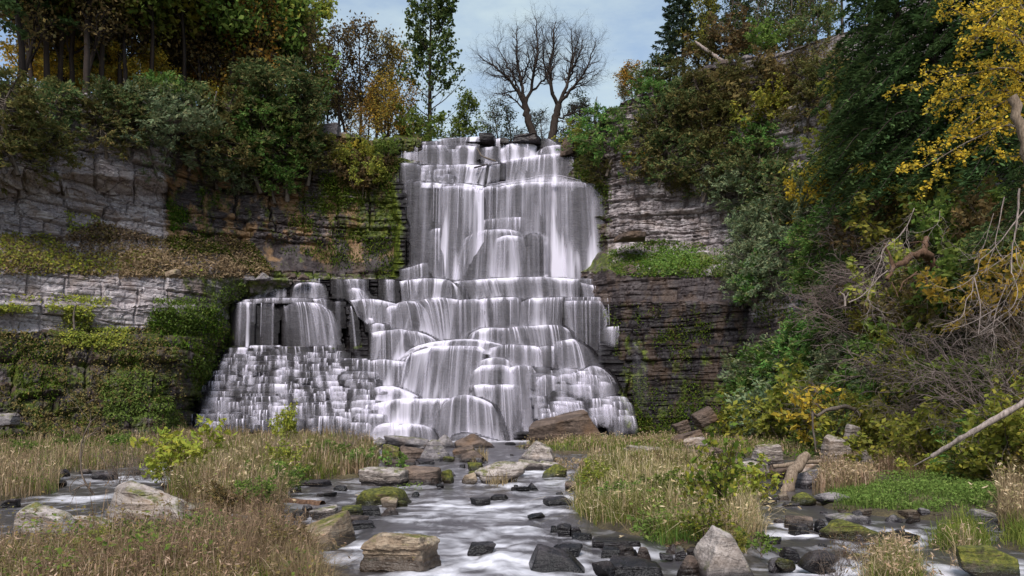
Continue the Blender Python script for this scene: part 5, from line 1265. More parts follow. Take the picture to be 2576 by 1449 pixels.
bare_tree('right of the two big leafless trees, leaning right above the falls', (1386, 374, 85), [
    ([(1386, 374, 0), (1392, 320, 0), (1402, 280, 0), (1405, 262, 0)], .48),
    ([(1404, 268, 0), (1385, 215, -1), (1388, 140, -1), (1395, 80, -1), (1398, 55, 0)], .22), ([(1405, 265, 0), (1425, 215, 0), (1440, 150, 1), (1437, 70, 1)], .22),
    ([(1405, 265, 0), (1440, 220, -1), (1465, 190, -1), (1490, 135, -1), (1500, 95, -1)], .18), ([(1420, 235, 0), (1460, 215, 1), (1490, 195, 1), (1518, 175, 1)], .10),
    ([(1392, 235, 0), (1372, 180, 2), (1365, 120, 2), (1370, 60, 2)], .14), ([(1430, 200, 0), (1455, 140, -2), (1470, 90, -1)], .13), ([(1398, 300, 0), (1430, 290, -1), (1460, 278, -1.5), (1480, 290, -1.5)], .12),
    ([(1396, 305, 0), (1440, 310, -1), (1460, 330, -1)], .08), ([(1440, 160, 0), (1450, 110, 1), (1452, 80, 1)], .10)], 62, .4)
def at_v(u, v, Y, z=None):
    p = P(u, v, Y)
    if z is not None: p[2] = z
    return tuple(p)
# small growth at the crest
plant('maple_g', 'young_tree', 'small round dark green tree beside the poplar trunk at the crest', 'tree', at_v(1152, 0, 87, 30.1), 7.0, None, 1.0, sxy=1.0)
plant('bush_c', 'shrub', 'tiny dark shrub at the foot of the poplar', 'shrub', at_v(1048, 0, 86, 30.2), 5.2, 'shrubs at the crest')
for u, h, pn, l in [(1262, 6.6, 'thin_grey', 'low twiggy shrub left of the bare trees'), (1295, 7.2, 'thin_grey', 'twiggy dark shrub under the left bare tree'), (1330, 6.0, 'thin_grey', 'leafy scrub between the bare trunks'),
                    (1420, 7.0, 'thin_grey', 'fine twiggy shrub right of the bare trunks'), (1455, 7.6, 'bare_small', 'leafless sapling right of the bare trees'), (1365, 6.4, 'bare_small', 'leafless sapling behind the bare trunks'),
                    (1490, 8.0, 'thin_grey', 'grey half bare sapling at the right end of the crest'), (1240, 5.0, 'thin_grey', 'small dark shrub at the middle of the crest')]:
    plant(pn, 'shrub', l, 'shrub', at_v(u, 0, 88, 30.0), h, 'shrubs at the crest', sxy=1.3)
# sparse brown and orange trees left of the poplar
for u, Y, top, pn, l in [(812, 84, 62, 'thin_brown_b', 'slender thinly leaved sapling at the left edge of the open sky'), (850, 90, 75, 'thin_brown', 'brownish sparse tree between the cedars and the poplar'), (905, 92, 62, 'thin_brown', 'tallest brownish sparse tree left of the poplar'),
                         (880, 98, 90, 'thin_brown_b', 'thin brown tree behind the tallest sparse one'), (945, 94, 85, 'thin_brown', 'broad brownish sparse tree nearer the poplar'), (975, 96, 110, 'thin_gold', 'brown orange tree right of the sparse ones'),
                         (830, 96, 130, 'thin_brown_b', 'dim brown tree low behind the slender sapling')]:
    z0 = LW.plateau(min(u, 1040), Y - 77)[2] - .3
    z0 = min(z0, 33.5); h = CH - (top - VH) / F * Y - z0
    plant(pn, 'sparse_tree', l, 'tree', at_v(u, 0, Y, z0), h, 'thin autumn trees on the left crest', sxy=.9)
for u, Y, top, l in [(965, 84, 185, 'rusty orange maple low on the crest left of the poplar'), (1000, 87, 225, 'small orange maple next to the poplar trunk'), (925, 86, 235, 'low golden orange maple above the mossy cliff')]:
    z0 = 30.6; h = CH - (top - VH) / F * Y - z0
    plant('thin_orange', 'orange_tree', l, 'tree', at_v(u, 0, Y, z0), h, 'orange maples on the left crest', sxy=1.15)
# --- forest on the left plateau
rt = random.Random(31)
def forest(u, dy, h, proto, name, label, group, sxy=1.0, dz=-.3):
    p = LW.plateau(u, dy); p[2] += dz
    plant(proto, name, label, 'tree', tuple(p), h, group, sxy=sxy)
GF = 'trees of the left forest'
forest(205, 3.2, 19, 'maple_tall', 'forest_tree', 'big forked tree with a thick dark trunk at the left cliff edge', GF, 1.0)
for u, dy, h, pn, l in [(-40, 4, 18, 'conifer_tall', 'dark evergreen at the top left corner'), (40, 5, 19, 'maple_tall_y', 'olive leaved tree on the far left of the forest edge'), (95, 7, 18, 'conifer_tall', 'dark layered conifer on the left forest edge'), (150, 8, 17, 'maple_g', 'dark leafy tree left of the thick trunked one'),
                        (300, 5, 15, 'maple_tall_y', 'olive leaved tree right of the thick trunk'), (372, 4.5, 17, 'maple_tall', 'green maple with two dark trunks above the pale rock face'), (455, 5, 18, 'maple_tall_y', 'yellow green maple in the middle of the forest edge'),
                        (520, 6, 19, 'maple_tall_y', 'tall olive tree in the middle of the forest edge'), (565, 5, 17, 'maple_tall', 'dark green broad tree left of the orange one'), (640, 4.5, 13, 'thin_orange', 'russet orange tree at the forest edge'),
                        (610, 8, 19, 'maple_tall_y', 'yellow green tall crown above the russet tree'), (680, 8, 20, 'maple_a', 'tall green tree at the right end of the forest'), (720, 6, 17, 'maple_a', 'rounded green tree at the right end of the forest'),
                        (745, 9, 15, 'maple_tall_y', 'thin leaved green tree against the sky at the forest end'), (410, 9, 19, 'maple_tall_y', 'pale olive tree deeper in the middle of the forest'), (255, 9, 20, 'conifer_tall', 'dark conifer behind the thick trunk')]:
    forest(u, dy, h, pn, 'forest_tree', l, GF)
for k in range(12):
    u = -60 + k * 70 + rt.uniform(-14, 14)
    forest(u, rt.uniform(12, 24), rt.uniform(15, 21), rt.choice(['maple_tall', 'maple_tall_y', 'maple_tall_y', 'conifer_tall']), 'forest_tree', 'tree deeper in the left forest', GF)
for k in range(20):
    u = 60 + k * 30 + rt.uniform(-12, 12)
    forest(u, rt.uniform(6, 15), rt.uniform(4.5, 8.5), rt.choice(['maple_c', 'maple_c', 'maple_y', 'thin_orange'] if k > 12 else ['maple_c', 'maple_y', 'maple_c']), 'understory_tree', 'young yellow leaved tree under the left forest', 'yellow understory of the left forest', 1.2)
for k in range(16):                                             # bare stems of the forest interior
    u = 20 + k * 44 + rt.uniform(-16, 16)
    forest(u, rt.uniform(4, 10), rt.uniform(14, 18), 'bare_stem' if 'bare_stem' in PROTO else 'thin_brown_b', 'slim_tree', 'slim dark stemmed tree within the left forest', GF)
# --- trees on the right rim
GR = 'trees on the right rim'
def rim(u, dy, h, proto, name, label, sxy=1.0):
    p = RW.plateau(u, dy); p[2] -= .3
    plant(proto, name, label, 'tree', tuple(p), h, GR, sxy=sxy)
rim(1600, 9, 5.6, 'maple_o', 'orange_tree', 'round orange tree glowing on the right rim against the sky', 1.2)
rim(1575, 6, 2.6, 'thin_grey', 'sapling', 'thin grey sapling left of the round orange tree', 1.3)
rim(1688, 3, 9.5, 'pine', 'pine_tree', 'dark pine leaning out on the right rim', 1.1)
rim(1728, 5, 12, 'pine', 'pine_tree', 'blue green pine behind the leaning one on the right rim', 1.2)
rim(1760, 3.5, 8.5, 'thin_olive', 'rim_tree', 'olive tree beside the pines on the right rim', 1.0)
rim(1830, 5, 9.5, 'thin_grey', 'rim_tree', 'crooked thick stemmed tree with thin leaves on the right rim', 1.1)
rim(1800, 8, 11, 'pine', 'pine_tree', 'grey green pine right of the olive tree on the right rim', 1.1)
for i, (u, dy, h, pn) in enumerate([(1870, 6, 9, 'thin_grey'), (1905, 4, 8, 'thin_grey'), (1940, 8, 10, 'thin_grey'), (1985, 5, 9, 'thin_grey'), (2020, 7, 11, 'thin_grey'), (2060, 5, 9, 'thin_grey'), (2095, 6, 9, 'thin_olive'), (2130, 4, 10, 'thin_grey'), (1960, 12, 12, 'thin_grey'), (2050, 14, 12, 'thin_grey'), (1890, 12, 11, 'pine')]):
    rim(u, dy, h, pn, 'rim_tree', 'thin leaved tree on the upper right rim against the sky' if pn != 'pine' else 'dim pine behind the thin trees of the upper right rim')
for i, (u, dy, h, pn) in enumerate([(1660, 2.5, 4, 'cedar_f'), (1705, 2, 3.4, 'cedar_d'), (1845, 2, 4.2, 'bush_brown'), (1785, 2.2, 3.6, 'cedar_h'), (1925, 1.5, 3.2, 'bush_c'), (1990, 2, 3.4, 'cedar_d'), (2060, 1.5, 3.6, 'cedar_f'), (1640, 3, 3.5, 'cedar_i')]):
    rim(u, dy, h, pn, 'shrub', 'brownish shrub on the right rim' if 'brown' in pn else 'green shrub on the right rim', 1.2)

# ================================================================== cedars and shrubs on the rock
def hang(W, u, v, size, proto, label, group, name='cedar_shrub', out=.3, cat='shrub', sxy=1.0, lean=None):
    """size = height in photo units at that distance; rooted in the rock at (u, v + size/2)."""
    vb = v + size * .5
    cv, cY = W.crest(u)
    if vb < cv + 6: vb = cv + 6
    Y = float(W.Yat(u, vb)[0])
    h = size / F * Y
    p = P(u, vb, Y - out * h * .35)
    return plant(proto, name, label, cat, tuple(p), h, group, lean=(RNG.uniform(.1, .45) if lean is None else lean, RNG.uniform(-.15, .15)), rz=None if lean is None else 0, sxy=sxy)
GC = 'cedars along the left cliff lip'
LOOK = dict(thicket='thicket of fine grey leafless twigs', cedar_a='dark green cedar', cedar_b='grey green cedar', cedar_c='drooping dark cedar', cedar_d='rusty green cedar', cedar_e='bright green cedar', cedar_f='dull green cedar', cedar_g='drooping grey green cedar', cedar_h='brownish cedar', cedar_i='spreading bright green cedar', cedar_j='spreading grey green cedar',
            bush_a='olive leafy shrub', bush_b='yellow leaved shrub', bush_c='green leafy shrub', bush_o='orange leaved shrub', bush_f='fresh green shrub', bush_l='lime green shrub', bush_brown='brown leaved shrub', bush_gold='golden leaved shrub', bare_bush='leafless twiggy shrub', bare_drape='leafless drooping shrub')
for (u, v, s, pn) in [(-20, 290, 200, 'cedar_h'), (40, 330, 170, 'cedar_d'), (95, 270, 150, 'cedar_a'), (120, 350, 120, 'cedar_h'), (20, 230, 120, 'cedar_a'), (70, 400, 90, 'cedar_d'), (150, 250, 90, 'cedar_h'),
                      (240, 250, 110, 'cedar_f'), (265, 310, 130, 'cedar_d'), (320, 300, 140, 'cedar_a'), (300, 260, 110, 'cedar_h'), (370, 290, 150, 'cedar_b'), (420, 300, 170, 'cedar_b'), (445, 250, 130, 'cedar_e'), (395, 395, 80, 'cedar_g'),
                      (480, 340, 140, 'cedar_f'), (530, 330, 170, 'cedar_d'), (560, 290, 120, 'cedar_h'), (545, 405, 110, 'cedar_j'), (585, 420, 80, 'cedar_j'), (610, 350, 150, 'cedar_a'), (640, 280, 150, 'cedar_i'), (650, 380, 160, 'cedar_e'),
                      (690, 330, 180, 'cedar_e'), (700, 250, 150, 'cedar_a'), (720, 400, 160, 'cedar_e'), (740, 320, 170, 'cedar_a'), (760, 260, 150, 'cedar_tall'), (775, 380, 130, 'cedar_h'), (690, 440, 110, 'cedar_e'), (790, 300, 150, 'cedar_tall'), (735, 220, 160, 'cedar_a'),
                      (500, 270, 120, 'cedar_a'), (350, 250, 110, 'cedar_f'), (600, 450, 60, 'cedar_g'), (660, 225, 150, 'cedar_a')]:
    hang(LW, u, v, s * 1.12, pn, LOOK.get(pn, 'upright dark cedar') + ' on the left cliff lip', GC, sxy=1.15)
for (u, v, s, pn) in [(840, 395, 70, 'bush_a'), (900, 400, 90, 'bush_a'), (935, 385, 80, 'bush_l'), (970, 375, 60, 'bush_c'), (910, 450, 90, 'bush_brown'), (945, 440, 70, 'bush_a'), (870, 370, 50, 'bush_b'), (880, 430, 60, 'bush_c')]:
    hang(LW, u, v, s, pn, LOOK[pn] + ' on the mossy cliff beside the upper falls', 'shrubs left of the upper falls', name='hanging_shrub')
GS = 'cedars and shrubs on the right cliff'
RC = [(1890, 190, 90, 'cedar_d'), (1950, 185, 100, 'bush_brown'), (2010, 175, 100, 'cedar_h'), (2080, 150, 110, 'cedar_d'), (1830, 195, 90, 'cedar_h'), (1985, 230, 90, 'bush_brown'), (2120, 240, 110, 'bush_a'), (1500, 320, 130, 'cedar_i'), (1530, 360, 130, 'cedar_i'), (1480, 400, 70, 'cedar_d'), (1555, 300, 80, 'cedar_e'), (1470, 350, 70, 'bush_a'), (1515, 420, 60, 'cedar_d'), (1590, 400, 50, 'bush_b'), (1640, 290, 110, 'cedar_f'), (1620, 340, 100, 'cedar_d'), (1650, 240, 80, 'cedar_e'),
      (1690, 310, 120, 'cedar_h'), (1700, 380, 130, 'cedar_f'), (1660, 400, 110, 'cedar_a'), (1740, 280, 110, 'cedar_a'), (1750, 350, 130, 'cedar_h'), (1790, 300, 130, 'cedar_h'), (1800, 380, 140, 'cedar_d'), (1830, 240, 110, 'cedar_h'), (1850, 310, 130, 'cedar_h'), (1870, 250, 110, 'bush_brown'),
      (1850, 400, 140, 'cedar_a'), (1900, 340, 140, 'cedar_i'), (1910, 420, 140, 'cedar_f'), (1950, 270, 90, 'bush_l'), (1770, 430, 120, 'cedar_f'), (1820, 450, 110, 'cedar_b'), (1880, 470, 130, 'cedar_b'), (1940, 470, 140, 'cedar_f'), (1960, 540, 140, 'cedar_b'),
      (2030, 260, 120, 'cedar_d'), (2050, 210, 100, 'cedar_h'), (2090, 330, 100, 'bush_a'), (1920, 540, 130, 'cedar_j'), (1900, 600, 110, 'cedar_b'), (1980, 610, 150, 'cedar_j'), (1870, 560, 90, 'cedar_b'),
      (1880, 660, 120, 'cedar_b'), (1900, 700, 130, 'cedar_e'), (1940, 690, 120, 'cedar_j'), (2010, 560, 150, 'cedar_b'), (2040, 620, 150, 'cedar_e'), (2060, 540, 140, 'cedar_j'), (2010, 490, 130, 'cedar_f'), (1870, 720, 90, 'cedar_b'), (2060, 460, 120, 'cedar_b'), (2030, 690, 120, 'cedar_e'),
      (1700, 450, 70, 'cedar_h'), (1720, 240, 90, 'cedar_a'), (1770, 220, 90, 'cedar_h'), (1640, 430, 60, 'bush_brown'), (2100, 480, 130, 'bush_gold'), (2110, 420, 120, 'bush_a')]
for (u, v, s, pn) in RC: hang(RW, u, v, s * 1.1, pn, LOOK[pn] + ' clinging to the right cliff', GS, sxy=1.1, name='cedar_shrub' if pn[:2] == 'ce' else 'cliff_shrub')
# --- overgrown slope on the right
GSL = 'shrubs on the overgrown right slope'
SL = [(2250, 640, 190, 'thicket'), (2310, 700, 200, 'thicket'), (2200, 760, 180, 'thicket'), (2160, 690, 150, 'thicket'), (2330, 860, 190, 'thicket'), (2480, 920, 210, 'thicket'), (2540, 980, 210, 'thicket'), (2180, 600, 140, 'thicket'), (2120, 1000, 120, 'thicket'), (2230, 420, 150, 'bush_a'), (2300, 470, 160, 'bush_b'), (2380, 500, 170, 'cedar_f'), (2450, 540, 170, 'bush_a'), (2520, 560, 180, 'bush_brown'), (2330, 620, 150, 'bare_drape'), (2430, 650, 170, 'bare_drape'), (2560, 720, 190, 'bush_b'), (2280, 580, 140, 'bush_brown'), (2380, 780, 160, 'bush_brown'), (2160, 590, 130, 'bush_brown'), (1930, 960, 200, 'cedar_e'), (1960, 900, 190, 'cedar_j'), (1900, 1010, 150, 'cedar_e'), (1985, 1010, 190, 'cedar_b'), (1890, 1060, 120, 'bush_l'), (1945, 1060, 130, 'cedar_b'), (2020, 950, 150, 'cedar_e'), (2010, 870, 150, 'cedar_i'), (2050, 1010, 160, 'bush_a'), (2080, 1060, 170, 'bush_b'), (2010, 1075, 160, 'bush_a'),
      (2060, 880, 140, 'cedar_e'), (2110, 940, 150, 'cedar_j'), (2150, 1000, 150, 'cedar_e'), (2150, 880, 150, 'cedar_j'), (2110, 830, 130, 'cedar_e'), (2060, 800, 130, 'cedar_i'), (2050, 740, 130, 'cedar_e'), (2090, 690, 130, 'cedar_e'), (2130, 740, 120, 'bare_bush'), (2080, 630, 130, 'cedar_i'), (2120, 580, 140, 'cedar_e'),
      (2160, 650, 140, 'cedar_i'), (2200, 700, 150, 'bare_drape'), (2180, 780, 140, 'bush_brown'), (2240, 650, 160, 'bare_drape'), (2220, 830, 140, 'bush_a'), (2280, 760, 160, 'bare_drape'), (2200, 930, 150, 'cedar_e'), (2260, 900, 150, 'cedar_j'), (2310, 880, 150, 'bush_c'), (2250, 980, 150, 'cedar_i'), (2310, 960, 160, 'bush_a'),
      (2130, 1090, 150, 'cedar_a'), (2180, 1060, 140, 'bush_l'), (2210, 1110, 130, 'bush_l'), (2260, 1070, 150, 'bush_a'), (2300, 1120, 150, 'bush_a'), (2340, 1060, 160, 'bare_bush'), (2370, 980, 170, 'bare_drape'), (2380, 1110, 150, 'bush_a'), (2450, 980, 170, 'bush_c'), 
      (2480, 1090, 170, 'cedar_i'), (2520, 1020, 180, 'bare_drape'), (2530, 1130, 170, 'bush_a'), (2570, 1080, 180, 'bush_a'), (2400, 880, 170, 'bare_drape'), (2470, 880, 180, 'bare_drape'), (2350, 790, 170, 'bush_a'), (2420, 760, 170, 'bush_c'), (2340, 700, 160, 'bush_a'), (2300, 650, 150, 'cedar_f'), (2390, 680, 160, 'cedar_f'),
      (2540, 900, 190, 'bare_drape'), (2560, 800, 190, 'bare_bush'), (2500, 780, 180, 'bare_drape'), (2480, 680, 180, 'bush_c'), (2560, 660, 190, 'cedar_a'), (2230, 560, 150, 'bare_drape'), (2170, 520, 150, 'bush_a'), (2260, 500, 150, 'cedar_f'), (2130, 470, 130, 'bush_b'), (2330, 560, 160, 'bush_a'), (2420, 590, 160, 'bush_c'), (2040, 1120, 90, 'bush_c'), (2330, 1180, 100, 'bush_a'), (2400, 1190, 110, 'bush_l'), (2480, 1200, 120, 'bush_a'), (2550, 1200, 120, 'bush_brown')]
for (u, v, s, pn) in SL: hang(RW, u, v, s * 1.12, pn, LOOK[pn] + ' on the overgrown right slope', GSL, sxy=1.15, name='slope_shrub', out=.5)
# --- hemlocks and the golden tree at the right edge
GH = 'dark hemlocks on the right slope'
for (u, vb, Y, top, pn, l) in [(2185, 430, 55, -160, 'hemlock_b', 'dark hemlock, first one right of the right cliff'), (2262, 520, 48, -260, 'hemlock_b', 'dark tall hemlock with a visible black trunk on the right slope'), (2360, 480, 45, -320, 'hemlock_b', 'dark hemlock behind the golden sprays'),
                                (2470, 470, 43, -350, 'hemlock_b', 'dark hemlock deep in the shade at the right'), (2570, 520, 39, -350, 'hemlock_b', 'green hemlock near the right edge'), (2150, 470, 56, 150, 'hemlock_b', 'small hemlock at the left of the dark hemlock stand'), (2590, 640, 33, 250, 'hemlock_b', 'young hemlock at the right edge below the snag')]:
    p = P(u, vb, Y); h = (vb - top) / F * Y
    plant(pn, 'hemlock_tree', l, 'tree', tuple(p), h, GH, sxy=.95)
for (u, v, s, pn) in [(2145, 300, 160, 'bush_a'), (2160, 400, 150, 'bush_a'), (2200, 430, 140, 'cedar_f'), (2250, 440, 140, 'bush_a'), (2145, 200, 130, 'bush_brown')]:
    hang(RW, u, v, s, pn, LOOK[pn] + ' at the foot of the dark hemlocks', GSL, name='slope_shrub', out=.8)
def golden():
    rg = np.random.default_rng(71); W = Wood(); tips = []; base = (2660, 1130, 27.); o = P(*base)
    tr = np.array([P(2660, 1130, 27), P(2655, 700, 27), P(2640, 300, 27), P(2625, -60, 27)]) - o
    W.tube(curve_path(tr, 12), np.linspace(.16, .07, 12), 8)
    pr = dict(seg=[.2, .15, .1], wob=[.10, .16, .2], trop=[-.03, -.03, -.03], taper=.25, rad=.5, leaf=1, max=2, kids=[14, 4, 0], start=[.1, .1, 0], ang=[.7, .6, .6], len=[.26, .45, 0], lt=[.35, .2, 0])
    for pts in [[(2645, 330, 0), (2560, 180, -1), (2450, 185, -1.5), (2360, 200, -1.5), (2292, 222, -1.2)], [(2640, 250, 0), (2560, 90, 0), (2470, 60, -.5), (2390, 20, -1)], [(2650, 480, 0), (2560, 320, -1), (2450, 350, -1.5), (2360, 400, -2), (2325, 420, -2)],
                [(2640, 200, 0), (2560, 0, .5), (2460, -40, .5)], [(2645, 300, 0), (2540, 230, .5), (2440, 240, .5), (2370, 260, .5)], [(2640, 220, 0), (2590, 60, -1), (2520, 20, -2), (2440, 120, -2)], [(2645, 380, 0), (2580, 250, -.5), (2500, 270, -1), (2420, 330, -1)]]:
        pa = curve_path(np.array([P(u, v, 27 + dy) for u, v, dy in pts]) - o, 12); L = np.linalg.norm(np.diff(pa, axis=0), axis=1).sum()
        grow(W, pa[0], None, L, .05, 0, pr, rg, tips, pa)
    C, _ = cloud(tips, 8500, .07, rg, .1); V, Fc = leaf_quads(C, .082, rg, 1.35, (0, -.3, .7), .6)
    t = thing('golden_tree', 'golden leaved tree reaching long sprays in from the right edge', 'tree', tuple(o))
    ob('trunk', W.mesh('trunk', BK_GREY), t); ob('crown', leaf_mesh('crown', V, Fc, L_GOLD), t)
golden()
# ================================================================== ground cover on the rock
def strew(W, name, mat, polys, n, size, seed, patch=(.0, 1.), off=(.02, .22), elong=1.4, hang_=0., pscale=.35, nb=(0, -.5, .7)):
    """Small leaves growing on a cliff or slope, thick in some patches and absent in others."""
    rg = np.random.default_rng(seed); U, V = W.UR.ravel(), W.VR.ravel(); G = W.G.reshape(-1, 3); NN = W.NN.reshape(-1, 3)
    m = np.zeros(len(U), bool)
    for poly in polys: m |= inpoly(U, V, poly) > 0
    pn = fbm(G[:, 0] * pscale, G[:, 1] * pscale, G[:, 2] * pscale * 1.3, 4, seed)
    wgt = smooth(patch[0], patch[1], pn) * m
    # weight by the area a grid point stands for, so that level ledges are not starved
    idx = rg.choice(len(U), n, p=wgt / wgt.sum())
    C = G[idx] + rg.normal(0, .10, (n, 3)) + NN[idx] * rg.uniform(off[0], off[1], (n, 1))
    ax = None
    if hang_: C[:, 2] -= rg.exponential(hang_, n); ax = np.broadcast_to(np.array([0, 0, -1.]), (n, 3))
    v, f = leaf_quads(C, size, rg, elong, nb, .7, ax)
    return ob(name, mk(name, v, f, [mat], False), kind='stuff')
TER = [(-300, 596), (160, 596), (240, 560), (400, 600), (560, 596), (640, 618), (690, 690), (560, 704), (400, 700), (200, 690), (-300, 690)]
strew(LW, 'undergrowth', L_LITTER, [TER], 20000, .13, 201, (.25, .5))
strew(LW, 'undergrowth', L_BROWN, [TER], 7000, .13, 202, (.40, .6), (.05, .4))
strew(LW, 'undergrowth', L_YGREEN, [[(-300, 590), (120, 590), (200, 640), (380, 650), (300, 690), (-300, 690)]], 4000, .15, 203, (.42, .58), (.05, .45))
strew(LW, 'undergrowth', L_LIME, [[(-300, 596), (120, 600), (280, 650), (200, 692), (-300, 692)], [(160, 530), (250, 540), (250, 600), (170, 590)], [(430, 690), (470, 650), (520, 640), (500, 700)]], 1300, .15, 204, (.45, .6), (.05, .4))
strew(LW, 'undergrowth', L_MOSS, [[(420, 600), (560, 596), (640, 620), (690, 690), (640, 700), (560, 640), (430, 650)]], 6000, .12, 205, (.3, .55))
strew(LW, 'undergrowth', L_RUSG, [[(300, 640), (640, 640), (680, 700), (300, 700)]], 5000, .10, 206, (.3, .5), (.05, .4), 3.)
strew(LW, 'ivy', L_MOSS, [[(-300, 835), (560, 835), (590, 880), (560, 950), (510, 1000), (500, 1095), (-300, 1095)]], 15000, .11, 207, (.48, .62), (.0, .14), hang_=.25)
strew(LW, 'ivy', L_BROWN, [[(-300, 820), (420, 820), (480, 1090), (-300, 1090)]], 13000, .11, 208, (.42, .6), (.02, .3), hang_=.2)
strew(LW, 'ivy', L_FRESH, [[(255, 945), (330, 930), (430, 940), (440, 1000), (380, 1050), (270, 1040)], [(380, 1010), (470, 1010), (470, 1080), (390, 1080)], [(470, 900), (560, 880), (570, 930), (480, 945)], [(380, 752), (500, 748), (610, 700), (620, 742), (520, 790), (480, 830), (400, 830)]], 8500, .125, 209, (.3, .5), (.02, .3), hang_=.15)
strew(LW, 'ivy', L_YGREEN, [[(150, 822), (330, 826), (310, 880), (150, 870)], [(-50, 760), (260, 752), (280, 772), (-50, 790)], [(160, 745), (220, 745), (230, 820), (160, 812)]], 3200, .14, 210, (.35, .5), (.05, .5))
strew(LW, 'ivy', L_MOSS, [[(390, 752), (610, 745), (600, 870), (480, 880), (350, 860)]], 9000, .115, 211, (.42, .55), (.02, .2), hang_=.5)
strew(LW, 'moss_strands', L_MOSS, [[(420, 470), (620, 480), (640, 620), (430, 590)]], 5000, .10, 212, (.5, .62), (.0, .12), 2.2, .5)
strew(LW, 'moss_strands', L_MOSS, [[(760, 440), (1030, 400), (1030, 690), (880, 650), (700, 640)]], 16000, .10, 213, (.44, .56), (.0, .14), 2.4, .7)
strew(LW, 'ivy', L_BROWN, [[(820, 380), (1000, 370), (990, 480), (860, 480)]], 3500, .12, 214, (.4, .6), (.02, .3), hang_=.2)
strew(RW, 'ivy', L_MOSS, [[(1535, 630), (1620, 605), (1760, 612), (1840, 640), (1840, 690), (1640, 694), (1540, 692)]], 6500, .12, 221, (.25, .5), (.02, .2))
strew(RW, 'ivy', L_FRESH, [[(1600, 650), (1660, 625), (1750, 630), (1770, 690), (1640, 692)]], 3800, .12, 222, (.3, .5), (.02, .2))
strew(RW, 'ivy', L_MOSS, [[(1500, 760), (1990, 750), (1990, 1100), (1590, 1105)]], 12000, .115, 223, (.50, .64), (.02, .2), hang_=.4)
strew(RW, 'ivy', L_MOSS, [[(1440, 380), (1540, 380), (1540, 640), (1505, 640)]], 3000, .11, 224, (.42, .58), (.02, .15), hang_=.3)
strew(RW, 'undergrowth', L_BROWN, [[(1960, 700), (2060, 300), (2200, 200), (2900, 200), (2900, 1200), (2000, 1120)]], 16000, .10, 225, (.35, .55), (.05, .6))
strew(RW, 'undergrowth', L_LITTER, [[(2000, 600), (2900, 560), (2900, 1250), (2050, 1130)]], 16000, .085, 226, (.3, .5), (.02, .3))
strew(RW, 'undergrowth', L_MOSS, [[(2000, 300), (2900, 200), (2900, 1260), (2020, 1130)]], 22000, .095, 227, (.42, .58), (.05, .7))
strew(RW, 'undergrowth', L_YELLOW, [[(2040, 560), (2200, 560), (2250, 900), (2100, 1000), (2030, 820)], [(2250, 1000), (2900, 900), (2900, 1200), (2250, 1150)]], 7000, .10, 228, (.46, .6), (.1, .7))
strew(RW, 'undergrowth', L_YGREEN, [[(2100, 950), (2900, 850), (2900, 1260), (2100, 1150)]], 9000, .10, 229, (.42, .58), (.1, .8))
strew(RW, 'undergrowth', L_BROWN, [[(1640, 200), (2100, 90), (2100, 300), (1900, 300), (1640, 320)]], 5000, .11, 230, (.4, .6), (.05, .4))

